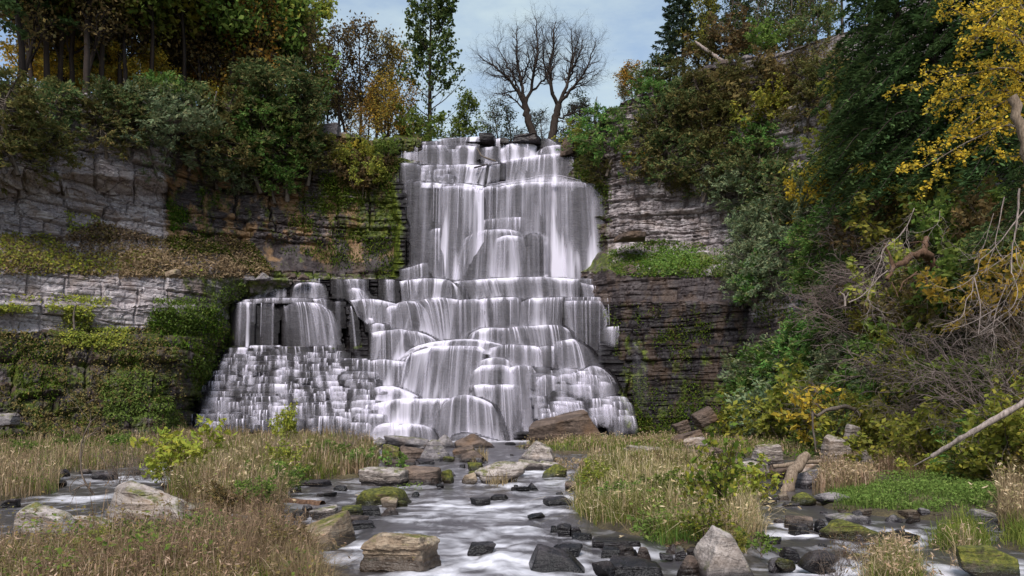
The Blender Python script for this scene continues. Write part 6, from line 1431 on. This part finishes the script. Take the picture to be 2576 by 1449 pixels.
# ================================================================== grass
def blades(name, mat, uvpolys, n, h, seed, lean=.35, width=.0065, heads=0., head_mat=None, patch=(.0, .3), zoff=0., droop=1.0, elev=None):
    rg = np.random.default_rng(seed)
    u, v = np.empty(0), np.empty(0)
    ar = [abs(sum(p[i][0] * p[(i + 1) % len(p)][1] - p[(i + 1) % len(p)][0] * p[i][1] for i in range(len(p)))) for p in uvpolys]
    for p, a in zip(uvpolys, ar):
        k = int(n * a / sum(ar)); p_ = np.array(p, float); got = 0
        while got < k:
            uu = rg.uniform(p_[:, 0].min(), p_[:, 0].max(), 4 * k); vv = rg.uniform(p_[:, 1].min(), p_[:, 1].max(), 4 * k)
            Yc = GY(vv); xc = (uu - CU) / F * Yc
            ok = (inpoly(uu, vv, p) > 0) & (smooth(patch[0], patch[1], fbm(xc * .7, Yc * .5, 1, 3, seed)) > rg.random(4 * k))
            uu, vv = uu[ok][:k - got], vv[ok][:k - got]; got += len(uu); u = np.append(u, uu); v = np.append(v, vv)
    n = len(u); Y = GY(v); x = (u - CU) / F * Y
    tuft = rg.normal(0, .10, (n, 2)); x = x + tuft[:, 0]; Y = Y + tuft[:, 1]
    z = ground_z(x, Y) + zoff
    B0 = np.stack([x, Y, z - .03], -1)
    hh = rg.uniform(h[0], h[1], n) * (.35 + 1.3 * fbm(x * .9, Y * .6, 3, 3, 77))
    az = rg.uniform(0, 2 * np.pi, n) + 2. * (fbm(x * .4, Y * .4, 0, 2, seed + 5) - .5); le = np.abs(rg.normal(0, lean, n)) + .05
    d = np.stack([np.cos(az), np.sin(az), 0 * az], -1)
    wv = np.stack([-np.sin(az + rg.normal(0, .8, n)), np.cos(az), 0 * az], -1); wv = nrm(wv + np.array([.6, 0, 0]))
    w = np.maximum(width, .00042 * Y)[:, None] * rg.uniform(.7, 1.3, (n, 1))
    cs = []
    for t in (0, .4, .75, 1.):
        p = B0 + np.array([0, 0, 1.]) * (hh * (t - .45 * droop * le * t ** 3))[:, None] + d * (hh * le * t ** 2 * 1.1)[:, None]
        cs.append(p)
    V = np.stack([cs[0] - wv * w, cs[0] + wv * w, cs[1] - wv * w * .9, cs[1] + wv * w * .9, cs[2] - wv * w * .6, cs[2] + wv * w * .6, cs[3]], 1).reshape(-1, 3)
    i = np.arange(n)[:, None] * 7
    Q = np.concatenate([i + np.array([[0, 1, 3, 2]]), i + np.array([[2, 3, 5, 4]])]); T = i + np.array([[4, 5, 6]])
    ob(name, mk(name, V, [Q, T], [mat], False), kind='stuff')
    if heads:
        k = rg.random(n) < heads
        C = cs[3][k] - d[k] * .02; ax = nrm(cs[3][k] - cs[2][k] + np.array([0, 0, -.1]))
        C = np.repeat(C, 3, 0) + rg.normal(0, .02, (3 * len(C), 3)); ax = np.repeat(ax, 3, 0)
        v_, f_ = leaf_quads(C, .016 + .0004 * Y.mean(), rg, 3.4, (0, -1, .2), .6, ax)
        ob('grass_seed_heads', mk('grass_seed_heads', v_, f_, [head_mat or mat], False), kind='stuff')
NL = [(-120, 1449), (-60, 1405), (60, 1395), (170, 1400), (310, 1370), (420, 1310), (440, 1240), (470, 1195), (560, 1170), (700, 1160), (890, 1150), (950, 1160), (935, 1195), (860, 1204), (765, 1212), (712, 1245), (700, 1300), (688, 1345), (745, 1390), (800, 1450), (830, 1560), (-150, 1560)]
NLn = [(-120, 1470), (-60, 1425), (120, 1415), (300, 1400), (470, 1385), (540, 1300), (600, 1275), (690, 1290), (690, 1340), (750, 1390), (800, 1450), (830, 1560), (-150, 1560)]
NLf = [(430, 1250), (470, 1190), (600, 1150), (760, 1135), (950, 1150), (940, 1192), (860, 1202), (765, 1210), (712, 1240), (700, 1290), (560, 1290)]
blades('dry_grass', L_DRYG, [NLn], 10500, (.25, .68), 301, .9, .007, .16, L_DRYG, (.30, .50))
blades('green_grass', L_GRNG, [NLn], 6500, (.2, .5), 302, .9, .009, 0, None, (.36, .54))
blades('russet_grass', L_RUSG, [[(560, 1330), (690, 1330), (760, 1390), (830, 1470), (820, 1560), (680, 1500), (560, 1400)]], 6500, (.25, .6), 303, .7, .004, 0, None, (.2, .4))
blades('dry_grass', L_DRYG, [NLf], 11000, (.6, 1.2), 304, .55, .006, .10, L_DRYG, (.30, .50))
blades('green_grass', L_GRNG, [NLf], 10000, (.5, 1.05), 305, .4, .007, 0, None, (.38, .54))
FL = [(-150, 1100), (0, 1096), (300, 1100), (560, 1104), (900, 1110), (950, 1122), (800, 1128), (600, 1134), (470, 1155), (330, 1172), (150, 1190), (135, 1240), (0, 1262), (-150, 1275)]
blades('dry_grass', L_RUSG, [FL], 8000, (.5, 1.1), 306, .3, .006, .08, L_RUSG, (.32, .52))
blades('dry_grass', L_DRYG, [FL], 8000, (.5, 1.05), 307, .35, .006, .1, L_DRYG, (.36, .54))
blades('green_grass', L_GRNG, [FL], 9000, (.35, .8), 308, .4, .007, 0, None, (.38, .56))
blades('green_grass', L_FRESH, [[(-100, 1190), (60, 1140), (240, 1120), (400, 1130), (330, 1165), (140, 1190), (130, 1240)]], 3500, (.25, .5), 309, .6, .012, 0, None, (.40, .56))
MR = [(1445, 1215), (1490, 1178), (1640, 1158), (1760, 1165), (1880, 1215), (1895, 1285), (1915, 1340), (1860, 1385), (1760, 1370), (1690, 1372), (1610, 1335), (1510, 1320), (1450, 1288)]
blades('dry_grass', L_DRYG, [MR], 11500, (.4, .98), 310, .7, .006, .10, L_DRYG, (.30, .50))
blades('green_grass', L_GRNG, [MR], 9500, (.35, .85), 311, .5, .007, 0, None, (.38, .54))
blades('green_grass', L_FRESH, [[(1480, 1270), (1560, 1270), (1640, 1330), (1520, 1322), (1460, 1290)], [(1600, 1330), (1720, 1330), (1740, 1378), (1660, 1372)]], 1800, (.2, .45), 312, .6, .009)
FR = [(1300, 1128), (1500, 1114), (1800, 1108), (2040, 1112), (2040, 1150), (1900, 1146), (1850, 1146), (1650, 1140), (1420, 1140)]
blades('green_grass', L_GRNG, [FR], 8000, (.25, .6), 313, .5, .007, .1, L_DRYG, (.3, .5))
blades('dry_grass', L_DRYG, [FR, [(1380, 1150), (1500, 1140), (1560, 1165), (1470, 1190), (1420, 1190)]], 5000, (.3, .75), 314, .4, .006, .3, L_DRYG, (.36, .54))
blades('dry_grass', L_DRYG, [[(2045, 1190), (2140, 1180), (2200, 1210), (2190, 1245), (2060, 1250)], [(2100, 1150), (2250, 1160), (2250, 1215), (2130, 1200)]], 4000, (.4, .8), 315, .35, .006, .3, L_DRYG, (.25, .45))
blades('green_grass', L_FRESH, [[(2080, 1262), (2100, 1235), (2220, 1225), (2350, 1215), (2600, 1215), (2700, 1300), (2576, 1305), (2350, 1300), (2190, 1288), (2085, 1280)]], 9000, (.12, .34), 316, .8, .012, 0, None, (.28, .46))
blades('dry_grass', L_RUSG, [[(2230, 1150), (2600, 1150), (2700, 1230), (2400, 1220), (2230, 1210)], [(2510, 1270), (2650, 1260), (2700, 1340), (2540, 1340)]], 6000, (.4, .9), 317, .4, .006, .2, L_DRYG, (.3, .5))
blades('dry_grass', L_DRYG, [[(2190, 1449), (2205, 1400), (2260, 1395), (2310, 1425), (2320, 1480), (2180, 1480)], [(2400, 1380), (2440, 1370), (2460, 1420), (2400, 1430)]], 1500, (.3, .62), 318, .5, .005, .3, L_DRYG)
blades('green_grass', L_GRNG, [[(2200, 1449), (2215, 1410), (2260, 1405), (2310, 1435), (2310, 1480), (2190, 1480)], [(2345, 1370), (2365, 1335), (2440, 1330), (2495, 1352), (2475, 1380), (2380, 1385)], [(2525, 1360), (2535, 1325), (2700, 1325), (2700, 1390), (2580, 1385)]], 4200, (.25, .55), 319, .6, .006)
blades('dry_grass', L_RUSG, [[(1225, 1212), (1280, 1200), (1290, 1215), (1240, 1225)], [(1180, 1150), (1215, 1140), (1220, 1160), (1190, 1165)]], 500, (.25, .6), 320, .5, .006, 0, None, (0, .1), .35)
def cover(name, mat, uvpolys, n, size, seed, up=(.02, .22), patch=(.25, .45)):
    rg = np.random.default_rng(seed); out = []
    for p in uvpolys:
        k = n // len(uvpolys); p_ = np.array(p, float)
        u = rg.uniform(p_[:, 0].min(), p_[:, 0].max(), 6 * k); v = rg.uniform(p_[:, 1].min(), p_[:, 1].max(), 6 * k); Yc = GY(v); xc = (u - CU) / F * Yc
        ok = (inpoly(u, v, p) > 0) & (smooth(patch[0], patch[1], fbm(xc * .8, Yc * .6, 1, 3, seed)) > rg.random(6 * k))
        x, Y = xc[ok][:k], Yc[ok][:k]; out.append(np.stack([x, Y, ground_z(x, Y) + rg.uniform(*up, len(x)) * (.4 + fbm(x * .6, Y * .6, 4, 2, 3))], -1))
    C = np.concatenate(out); v_, f_ = leaf_quads(C, size, rg, 1.25, (0, -.3, 1), .5)
    ob(name, mk(name, v_, f_, [mat], False), kind='stuff')
cover('ground_cover', L_FRESH, [[(2085, 1270), (2110, 1235), (2220, 1222), (2350, 1212), (2600, 1212), (2760, 1300), (2576, 1306), (2350, 1300), (2190, 1288)]], 9000, .055, 401, (.02, .30))
cover('ground_cover', L_YGREEN, [[(2200, 1160), (2600, 1150), (2760, 1240), (2400, 1222), (2240, 1215)]], 6000, .06, 402, (.1, .7))
cover('ground_cover', L_MOSS, [[(1420, 1130), (2040, 1110), (2050, 1160), (1900, 1150), (1650, 1140)]], 4000, .09, 403, (.02, .35))
cover('leaf_litter', L_LITTER, [[(1560, 1350), (1700, 1360), (1760, 1400), (1640, 1410), (1590, 1385)]], 900, .05, 404, (.005, .03), (0, .1))
cover('ground_cover', L_FRESH, [[(980, 1215), (1010, 1195), (1070, 1215), (1060, 1228), (990, 1228)], [(480, 1380), (560, 1370), (640, 1400), (560, 1425), (480, 1410)], [(1600, 1325), (1670, 1320), (1690, 1360), (1620, 1360)]], 1200, .06, 405, (.1, .4), (0, .1))
cover('ground_cover', L_MOSS, [[(200, 1130), (330, 1120), (420, 1140), (330, 1165), (210, 1170)], [(-50, 1110), (220, 1105), (200, 1140), (-50, 1160)]], 5000, .09, 406, (.05, .6))

cover('ground_cover', L_GREEN, [NLf, MR], 2500, .055, 407, (.15, .65), (.45, .6))
cover('ground_cover', L_GREEN, [NLn, NLf, FL, MR], 6000, .06, 408, (.1, .55), (.45, .6))
cover('ground_cover', L_BROWN, [NLn, NLf, FL], 4500, .035, 409, (.3, .9), (.4, .6))
blades('russet_grass', L_RUSG, [NLn, NLf], 6000, (.4, 1.0), 321, .6, .005, .1, L_RUSG, (.40, .56))
# ================================================================== single plants, dead wood
def gp(u, v, dz=0.): Y = float(GY(v)); x = (u - CU) / F * Y; return (x, Y, float(ground_z(np.array([x]), np.array([Y]))[0]) + dz)
def leafy():
    make_bush('leafy', 81, leaf_mat('leaf_olive', [(84, 100, 40), (104, 112, 46), (70, 86, 34), (132, 128, 50), (96, 92, 40)]), 620, .058, BK_DARK, 9, .55, 1.3)
    make_bush('sapling_lime', 82, L_LIME, 900, .05, BK_BROWN, 5, .6, 1.9)
    make_bush('herb', 83, L_FRESH, 260, .085, BK_BROWN, 4, .8, 1.5)
    make_bush('dead_weed', 84, L_BROWN, 90, .03, BK_BROWN, 6, .35, 2.)
leafy()
plant('leafy', 'leafy_shrub', 'tall leafy olive shrub on dark stems behind the pale peaked boulder', 'shrub', gp(1795, 1345), 1.95, None, .4, sxy=.85)
plant('sapling_lime', 'leafy_shrub', 'yellow green sprig with drooping leaves right of the leafy olive shrub', 'shrub', gp(1890, 1290), 1.35, None, 1.2, sxy=1.)
plant('leafy', 'leafy_shrub', 'low leafy growth at the foot of the leafy olive shrub', 'shrub', gp(1770, 1385), .8, None, 2.4, sxy=1.2)
plant('sapling_lime', 'leafy_shrub', 'bright yellow green sapling in the middle of the left grass', 'shrub', gp(465, 1228), 2.2, None, .2, sxy=1.05)
plant('sapling_lime', 'leafy_shrub', 'yellowing small sapling beside the bright one in the left grass', 'shrub', gp(415, 1222), 1.7, None, 2.2, sxy=.9)
plant('bush_l', 'leafy_shrub', 'thin yellowing shrub before the left end of the falls', 'shrub', gp(722, 1140), 2.4, None, .9, sxy=.7)
plant('herb', 'herb', 'upright green herb growing on the mid stream flat boulder', 'plant', at_v(1003, 1212, 31, .35), .95, None, .3)
plant('herb', 'herb', 'fresh green herb on the leafy gravel by the leafy shrub', 'plant', gp(1640, 1352), .55, None, .8, sxy=1.4)
plant('herb', 'herb', 'green fern like herb on the right flank of the peaked boulder', 'plant', at_v(1915, 1415, 14.2, .05), .55, None, .8, sxy=1.1)
plant('bush_a', 'leafy_shrub', 'small plant sprouting on the face of the pale peaked boulder', 'plant', at_v(1858, 1395, 14.0), .42, None, .8)
for u, v, h in [(460, 1340, .9), (330, 1390, .8), (700, 1410, .9), (640, 1330, 1.0), (540, 1420, .7), (2150, 1420, .7), (2120, 1400, .8), (2185, 1440, .7), (1600, 1230, 1.0), (1660, 1210, 1.1), (1720, 1225, 1.0), (2300, 1240, 1.2), (2420, 1230, 1.3), (2480, 1225, 1.2), (2240, 1225, 1.2), (240, 1140, 1.6), (160, 1150, 1.5), (400, 1125, 1.7), (60, 1130, 1.6)]:
    plant('dead_weed', 'dead_weed', 'dark dead weed stalk standing in the grass', 'plant', gp(u, v), h, 'dead weed stalks', sxy=.8)
for u, v, h, l in [(300, 1215, 1.9, 'leafless shrub beside the left side channel'), (360, 1205, 1.6, 'small leafless shrub before the yellow green saplings'), (880, 1165, 1.8, 'dark leafless shrub in the tall grass below the falls'), (700, 1190, 1.6, 'leafless shrub in the middle of the left grassy island'),
                   (1420, 1160, 1.3, 'fine leafless shrub beside the whitish sloping rock'), (2100, 1440, .9, 'dark wiry bare shrub in the right foreground water'), (2010, 1330, .5, 'bare twigs on the right end of the island'), (2300, 1130, 2.6, 'tangle of bare stems at the foot of the right slope'), (2450, 1180, 2.2, 'bare stems in the shrubs above the right bank')]:
    plant('bare_bush', 'bare_shrub', l, 'shrub', gp(u, v), h, 'leafless shrubs', sxy=.8)

for u, v, h, pn, l in [(520, 1400, .55, 'bush_c', 'low green weed in the near left grass'), (600, 1425, .5, 'bush_f', 'fresh green weed in the near left grass'), (360, 1425, .5, 'bush_c', 'low green weed in the near left grass'), (250, 1440, .45, 'bush_a', 'olive weed in the near left grass'), (680, 1440, .6, 'bush_brown', 'rusty brown weed at the tip of the near left grass'),
                       (740, 1430, .55, 'bush_brown', 'rusty brown weed at the tip of the near left grass'), (560, 1330, .8, 'bush_brown', 'brown weed behind the near left grass'), (640, 1300, .9, 'bush_c', 'dark green weed in the left grassy island'), (690, 1250, 1.1, 'bush_c', 'dark green weed in the left grassy island'), (700, 1215, 1.3, 'bush_a', 'olive weed in the left grassy island'),
                       (820, 1180, 1.1, 'bush_f', 'fresh green clump in the tall grass below the falls'), (900, 1190, 1.0, 'bush_f', 'fresh green clump in the tall grass below the falls'), (1560, 1300, .8, 'bush_c', 'dark green weed in the right grass island'), (1690, 1300, .9, 'bush_c', 'dark green weed in the right grass island'), (1500, 1250, .9, 'bush_a', 'olive weed in the right grass island'),
                       (60, 1170, 1.0, 'bush_c', 'green weed clump on the far left bank'), (180, 1150, 1.1, 'bush_f', 'fresh green clump on the far left bank'), (300, 1150, 1.1, 'bush_c', 'green weed clump on the far left bank')]:
    plant(pn, 'weed_clump', l, 'plant', gp(u, v), h, 'weeds in the grass', sxy=1.2)
def dead(name, label, cat, runs, mat, seed, twigs=None, group=None, k=7, part='branch'):
    """Dead wood along traced paths: runs = [(points (u, v, distance), radius at start, radius at end)]."""
    rg = np.random.default_rng(seed); o = P(*runs[0][0][0]); woods = []
    pr = dict(seg=[.2, .15, .12], wob=[.1, .2, .25], trop=[-.02, -.02, 0], taper=.25, rad=.45, leaf=9, max=2, kids=[0, 4, 0], start=[.2, .2, 0], ang=[.7, .7, .7], len=[.25, .5, 0], lt=[.3, .2, 0])
    for i, (pts, r0, r1) in enumerate(runs):
        W = Wood(); woods.append(W)
        q = np.array([P(*p) for p in pts]) - o; L = np.linalg.norm(np.diff(q, axis=0), axis=1).sum(); n = int(np.clip(L / .18, 8, 40))
        if name in ('dead_tree', 'dead_branch') and r0 < .1: r0 *= .6; r1 *= .7
        pa = curve_path(q, n); pa[1:-1] += rg.normal(0, max(r0, .02) * (.05 if name == 'fallen_trunk' else .18), (n - 2, 3))
        W.tube(pa, np.linspace(r0, r1, n) * (1 + .12 * rg.normal(0, 1, n)), k if r0 > .05 else 4)
        for _ in range(int(L * (twigs or 0))):
            j = rg.integers(1, n - 1); d = turn(pa[j] - pa[j - 1], rg.uniform(.4, 1.), rg.uniform(0, 6.28)); grow(W, pa[j], d, rg.uniform(.3, 1.3), .009, 1, pr, rg, [])
    if len(woods) > 1:
        t = thing(name, label, cat, tuple(o), group); ob('stem', woods[0].mesh('stem', mat), t)
        for W in woods[1:]: ob(part, W.mesh(part, mat), t)
    else:
        t = thing(name, label, cat, tuple(o), group, woods[0].mesh(name, mat))
    return t
Z3 = lambda x, y, Y: (2039.3 + x * .2083, 536.7 + y * .2083, Y)
dead('dead_tree', 'bleached fallen tree trailing long pale branches down the right edge', 'dead tree', [
    ([Z3(2520, -300, 27), Z3(2490, 100, 27), Z3(2440, 400, 27), Z3(2420, 680, 27), Z3(2440, 740, 26.8)], .07, .035),
    ([Z3(2600, -60, 27), Z3(2470, 100, 27), Z3(2280, 350, 27), Z3(2130, 500, 27), Z3(2040, 580, 27), Z3(2010, 720, 26.8), Z3(1900, 820, 26.6), Z3(1780, 890, 26.5), Z3(1600, 950, 26.5)], .045, .01),
    ([Z3(2340, -200, 27.5), Z3(2270, 150, 27.5), Z3(2230, 370, 27.5), Z3(2300, 520, 27.3)], .04, .015), ([Z3(1970, 760, 26.8), Z3(2020, 950, 26.6), Z3(2050, 1150, 26.5), Z3(2025, 1460, 26.3)], .035, .02),
    ([Z3(2440, 740, 26.8), Z3(2500, 930, 26.5), Z3(2440, 1130, 26.3), Z3(2270, 1260, 26), Z3(2050, 1440, 25.8)], .03, .01), ([Z3(1960, 800, 26.8), Z3(1950, 950, 26.6), Z3(1880, 1040, 26.5), Z3(1840, 1230, 26.3), Z3(1720, 1310, 26.2), Z3(1460, 1375, 26.2)], .028, .008),
    ([Z3(2240, 1150, 26.3), Z3(2000, 1290, 26), Z3(1800, 1370, 26), Z3(1590, 1410, 26)], .022, .007), ([Z3(2360, 860, 26.6), Z3(2250, 1150, 26.3), Z3(2180, 1460, 26)], .022, .012),
    ([Z3(2210, 0, 27.5), Z3(2150, 200, 27.5), Z3(2050, 480, 27.3), Z3(1900, 560, 27), Z3(1780, 560, 27)], .02, .007), ([Z3(2230, 400, 27.3), Z3(2160, 560, 27), Z3(2100, 720, 27)], .02, .01), ([Z3(2420, 480, 27), Z3(2250, 600, 26.8), Z3(2060, 730, 26.8)], .02, .012),
    ([Z3(2480, 420, 27), Z3(2500, 620, 26.8), Z3(2570, 680, 26.8)], .03, .02), ([Z3(2600, 500, 26.5), Z3(2520, 740, 26.4), Z3(2380, 1000, 26.2), Z3(2280, 1200, 26)], .018, .008), ([Z3(2560, 1000, 26), Z3(2420, 1230, 25.8), Z3(2200, 1400, 25.8)], .016, .007)], BK_PALE, 501, 2.2)
dead('dead_tree', 'dark fallen tree arching over the middle of the right slope', 'dead tree', [
    ([Z3(1520, 700, 37), Z3(1440, 560, 36.5), Z3(1380, 480, 36), Z3(1270, 490, 35.5), Z3(1100, 590, 35), Z3(1000, 640, 34.8)], .24, .12), ([Z3(1000, 630, 34.8), Z3(970, 720, 34.6), Z3(920, 800, 34.5)], .11, .07),
    ([Z3(990, 640, 34.8), Z3(960, 500, 34.8), Z3(910, 450, 34.8), Z3(900, 360, 34.8)], .10, .04), ([Z3(1400, 470, 36), Z3(1380, 370, 36), Z3(1310, 340, 35.8), Z3(1180, 365, 35.6)], .08, .02),
    ([Z3(1400, 880, 34.5), Z3(1390, 790, 34.5), Z3(1320, 730, 34.4), Z3(1220, 760, 34.3), Z3(1120, 830, 34.2), Z3(1070, 940, 34)], .09, .03), ([Z3(1290, 700, 34.6), Z3(1180, 790, 34.4), Z3(1140, 860, 34.2)], .05, .03),
    ([Z3(980, 830, 34.4), Z3(1020, 920, 34.2), Z3(1060, 1020, 34)], .05, .03), ([Z3(1400, 300, 37), Z3(1390, 450, 36.4), Z3(1470, 640, 36.6)], .12, .14)], BK_BROWN, 502, 1.4)
dead('dead_branch', 'long pale grey branches sweeping down in front of the dark fallen tree', 'dead branch', [
    ([Z3(1250, -60, 34), Z3(1150, 170, 34), Z3(1000, 340, 34), Z3(880, 430, 34), Z3(850, 560, 33.8), Z3(790, 700, 33.6), Z3(740, 860, 33.4), Z3(690, 1000, 33.2), Z3(720, 1090, 33.1), Z3(880, 1190, 33), Z3(1010, 1215, 33)], .045, .012),
    ([Z3(460, 1078, 33.3), Z3(600, 1010, 33.4), Z3(740, 880, 33.5), Z3(830, 770, 33.6), Z3(930, 690, 33.8)], .04, .03), ([Z3(950, 320, 34), Z3(900, 400, 34), Z3(860, 500, 33.9), Z3(760, 600, 33.7), Z3(600, 700, 33.6), Z3(520, 790, 33.5)], .02, .006),
    ([Z3(900, 600, 33.9), Z3(800, 740, 33.6), Z3(640, 830, 33.5), Z3(540, 900, 33.5)], .018, .006), ([Z3(1160, 180, 34), Z3(1155, 320, 33.9), Z3(1090, 400, 33.8), Z3(960, 420, 33.8)], .02, .008), ([Z3(1165, 310, 33.9), Z3(1190, 370, 33.8), Z3(1180, 440, 33.8)], .02, .01),
    ([Z3(880, 580, 33.9), Z3(870, 660, 33.8), Z3(800, 800, 33.6), Z3(700, 900, 33.5), Z3(560, 900, 33.5)], .018, .006), ([Z3(720, 1100, 33.1), Z3(690, 1200, 33), Z3(600, 1250, 33)], .016, .006), ([Z3(1560, -30, 34.5), Z3(1540, 110, 34.5), Z3(1420, 200, 34.3), Z3(1250, 245, 34.2)], .02, .006)], BK_PALE, 503, 3.2)
dead('dead_stub', 'short forked bleached stub on the right slope', 'dead branch', [([Z3(415, 1120, 33.5), Z3(415, 1020, 33.5), Z3(390, 980, 33.5), Z3(350, 945, 33.5)], .06, .02), ([Z3(415, 1030, 33.5), Z3(440, 1000, 33.5), Z3(455, 955, 33.5)], .04, .02)], BK_PALE, 504)
dead('snag', 'broken grey trunk standing at the right edge above the pale branches', 'dead tree', [([(2720, 1240, 24), (2680, 860, 24), (2612, 480, 24), (2572, 340, 24), (2545, 243, 24)], .30, .13)], BK_SNAG, 505, k=10)
dead('fallen_trunk', 'pale fallen trunk slanting down to the right bank', 'log', [([(2980, 740, 21.5), (2700, 930, 22), (2576, 1012, 22.5), (2450, 1085, 23), (2345, 1148, 24)], .12, .07), ([(2345, 1148, 24), (2300, 1172, 24.6)], .04, .02)], BK_PALE, 506, .6)
dead('curved_branch', 'brown branch arching over the bank above the leaning stump', 'dead branch', [([(2165, 1045, 37), (2130, 1023, 36.8), (2085, 1030, 36.5), (2055, 1045, 36.2), (2042, 1034, 36)], .11, .06), ([(2044, 1036, 36), (2046, 1080, 36), (2054, 1138, 36)], .055, .04)], BK_GREY, 507)
dead('leaning_stump', 'weathered brown stump leaning to the right at the side cascade', 'stump', [([(1970, 1242, 27), (1992, 1200, 27.2), (2014, 1164, 27.4), (2032, 1143, 27.6)], .22, .15)], BK_SNAG, 508, k=10)
dead('driftwood_log', 'brown log lying level behind the leaning stump', 'log', [([(1944, 1174, 30.5), (1990, 1168, 30.5), (2064, 1160, 31)], .10, .08)], BK_SNAG, 509, k=9)
dead('driftwood_log', 'dark driftwood log in the water at the left edge of the stream', 'log', [([(694, 1262, 23.6), (750, 1264, 23.4), (812, 1272, 23.0)], .12, .15)], BK_BROWN, 510, k=9)
dead('driftwood_branch', 'pale bent branch lying across the crest of the upper falls', 'dead branch', [([(1200, 372, 78.4), (1212, 392, 78.0), (1232, 400, 77.8), (1247, 406, 77.7)], .06, .09)], BK_GREY, 511)
dead('driftwood_branch', 'dark driftwood plank jutting out over the middle of the upper falls', 'dead branch', [([(1193, 422, 77.6), (1212, 417, 77.8), (1226, 414, 78)], .08, .07)], BK_DARK, 512)
dead('dead_sapling', 'thin dead sapling standing in the left side channel', 'dead tree', [([(236, 1245, 22), (210, 1205, 22), (203, 1160, 22), (207, 1110, 22), (222, 1070, 22), (240, 1050, 22)], .035, .008), ([(236, 1245, 22), (215, 1220, 21.8), (180, 1235, 21.6)], .02, .008), ([(204, 1150, 22), (215, 1105, 22), (245, 1080, 22)], .014, .005), ([(208, 1110, 22), (235, 1090, 22), (262, 1085, 22)], .01, .004),
    ([(195, 1200, 22), (175, 1225, 22), (182, 1250, 22)], .014, .006)], BK_TWIG, 513, 1.5)
dead('fallen_trunk', 'bleached broken trunk leaning on the right rim', 'log', [([(1749, 105, 75), (1790, 135, 74.5), (1834, 165, 74)], .12, .2), ([(1834, 180, 74), (1826, 150, 74)], .18, .14)], BK_PALE, 514)
dead('bent_stem', 'thin bleached stem bent over the ledge of the left lower wall', 'dead branch', [([(187, 828, 56), (186, 790, 56), (190, 770, 56), (205, 765, 56), (225, 768, 56)], .07, .03)], BK_GREY, 515)
dead('dead_branch', 'pale forked root hanging from the left cliff lip', 'dead branch', [([(298, 345, 65), (302, 370, 64.6), (312, 390, 64.4), (328, 412, 64.4)], .06, .03), ([(302, 360, 64.8), (292, 375, 64.6)], .04, .02), ([(300, 350, 65), (305, 380, 64.6), (298, 368, 64.6)], .04, .02)], BK_PALE, 516)
for i, (a, b, l) in enumerate([((2050, 190), (2032, 300), 'bleached roots hanging below the upper right rim'), ((1990, 480), (1985, 560), 'pale dead stem in front of the grey upper right rock'), ((2130, 700), (2105, 860), 'slender pale dead stem in the yellow leaves of the right slope')]):
    Yr = float(RW.Yat(b[0], b[1])[0]) - 1.2
    dead('dead_branch', l, 'dead branch', [([(b[0], b[1], Yr), ((a[0] + b[0]) / 2 + 5, (a[1] + b[1]) / 2, Yr), (a[0], a[1], Yr)], .06, .02)], BK_PALE, 520 + i, 1.5)
# ================================================================== light, sky, camera
def world():
    w = bpy.data.worlds.new('World'); SC.world = w; w.use_nodes = True
    t = w.node_tree; t.nodes.clear()
    out = t.nodes.new('ShaderNodeOutputWorld'); bg = t.nodes.new('ShaderNodeBackground')
    sky = t.nodes.new('ShaderNodeTexSky'); sky.sky_type = 'NISHITA'; sky.sun_disc = False
    sky.sun_elevation = R(SUN_EL); sky.sun_rotation = R(SUN_ROT); sky.air_density = 1.0; sky.dust_density = 2.0; sky.ozone_density = 1.0
    tc = t.nodes.new('ShaderNodeTexCoord'); mp = t.nodes.new('ShaderNodeMapping'); mp.inputs['Scale'].default_value = (2.2, 2.2, 7.)
    mp.inputs['Location'].default_value = (3.1, 1.7, .4)
    no = t.nodes.new('ShaderNodeTexNoise'); no.inputs['Scale'].default_value = 1.3; no.inputs['Detail'].default_value = 7; no.inputs['Roughness'].default_value = .6
    mr = t.nodes.new('ShaderNodeMapRange'); mr.inputs[1].default_value = .42; mr.inputs[2].default_value = .66; mr.inputs[3].default_value = .15; mr.inputs[4].default_value = .92
    mx = t.nodes.new('ShaderNodeMix'); mx.data_type = 'RGBA'
    mx.inputs[7].default_value = CLOUD
    L = t.links.new
    L(tc.outputs['Generated'], mp.inputs[0]); L(mp.outputs[0], no.inputs['Vector']); L(no.outputs[0], mr.inputs[0])
    L(mr.outputs[0], mx.inputs[0]); L(sky.outputs[0], mx.inputs[6]); L(mx.outputs[2], bg.inputs[0])
    bg.inputs[1].default_value = SKY_STR
    L(bg.outputs[0], out.inputs[0])
SUN_EL, SUN_ROT, SKY_STR, CLOUD = 50, 192, .13, (3.1, 3.75, 4.05, 1)
world()
sl = bpy.data.lights.new('sun', 'SUN'); sl.energy = 2.3; sl.angle = R(20); sl.color = (1, .975, .95)
so = bpy.data.objects.new('sun', sl); COL.objects.link(so)
az, el = R(SUN_ROT), R(SUN_EL)
sd = Vector((math.sin(az) * math.cos(el), math.cos(az) * math.cos(el), math.sin(el)))
so.rotation_euler = sd.to_track_quat('Z', 'Y').to_euler(); so.location = (0, -20, 60)
cam = bpy.data.cameras.new('camera'); co = bpy.data.objects.new('camera', cam); COL.objects.link(co)
co.location = (0, 0, CH); co.rotation_euler = (R(90), 0, 0)
cam.sensor_width = 36; cam.lens = F / 2576 * 36; cam.shift_y = (VH - 724.5) / 2576; cam.clip_end = 3000; cam.clip_start = .1
SC.camera = co
SC.view_settings.view_transform = 'Standard'; SC.view_settings.look = 'None'; SC.view_settings.exposure = .62
SC.cycles.use_denoising = True
SC.cycles.max_bounces = 6; SC.cycles.diffuse_bounces = 3; SC.cycles.glossy_bounces = 2; SC.cycles.transmission_bounces = 3
SC.cycles.transparent_max_bounces = 24
SC.cycles.caustics_reflective = False; SC.cycles.caustics_refractive = False
settle_labels()
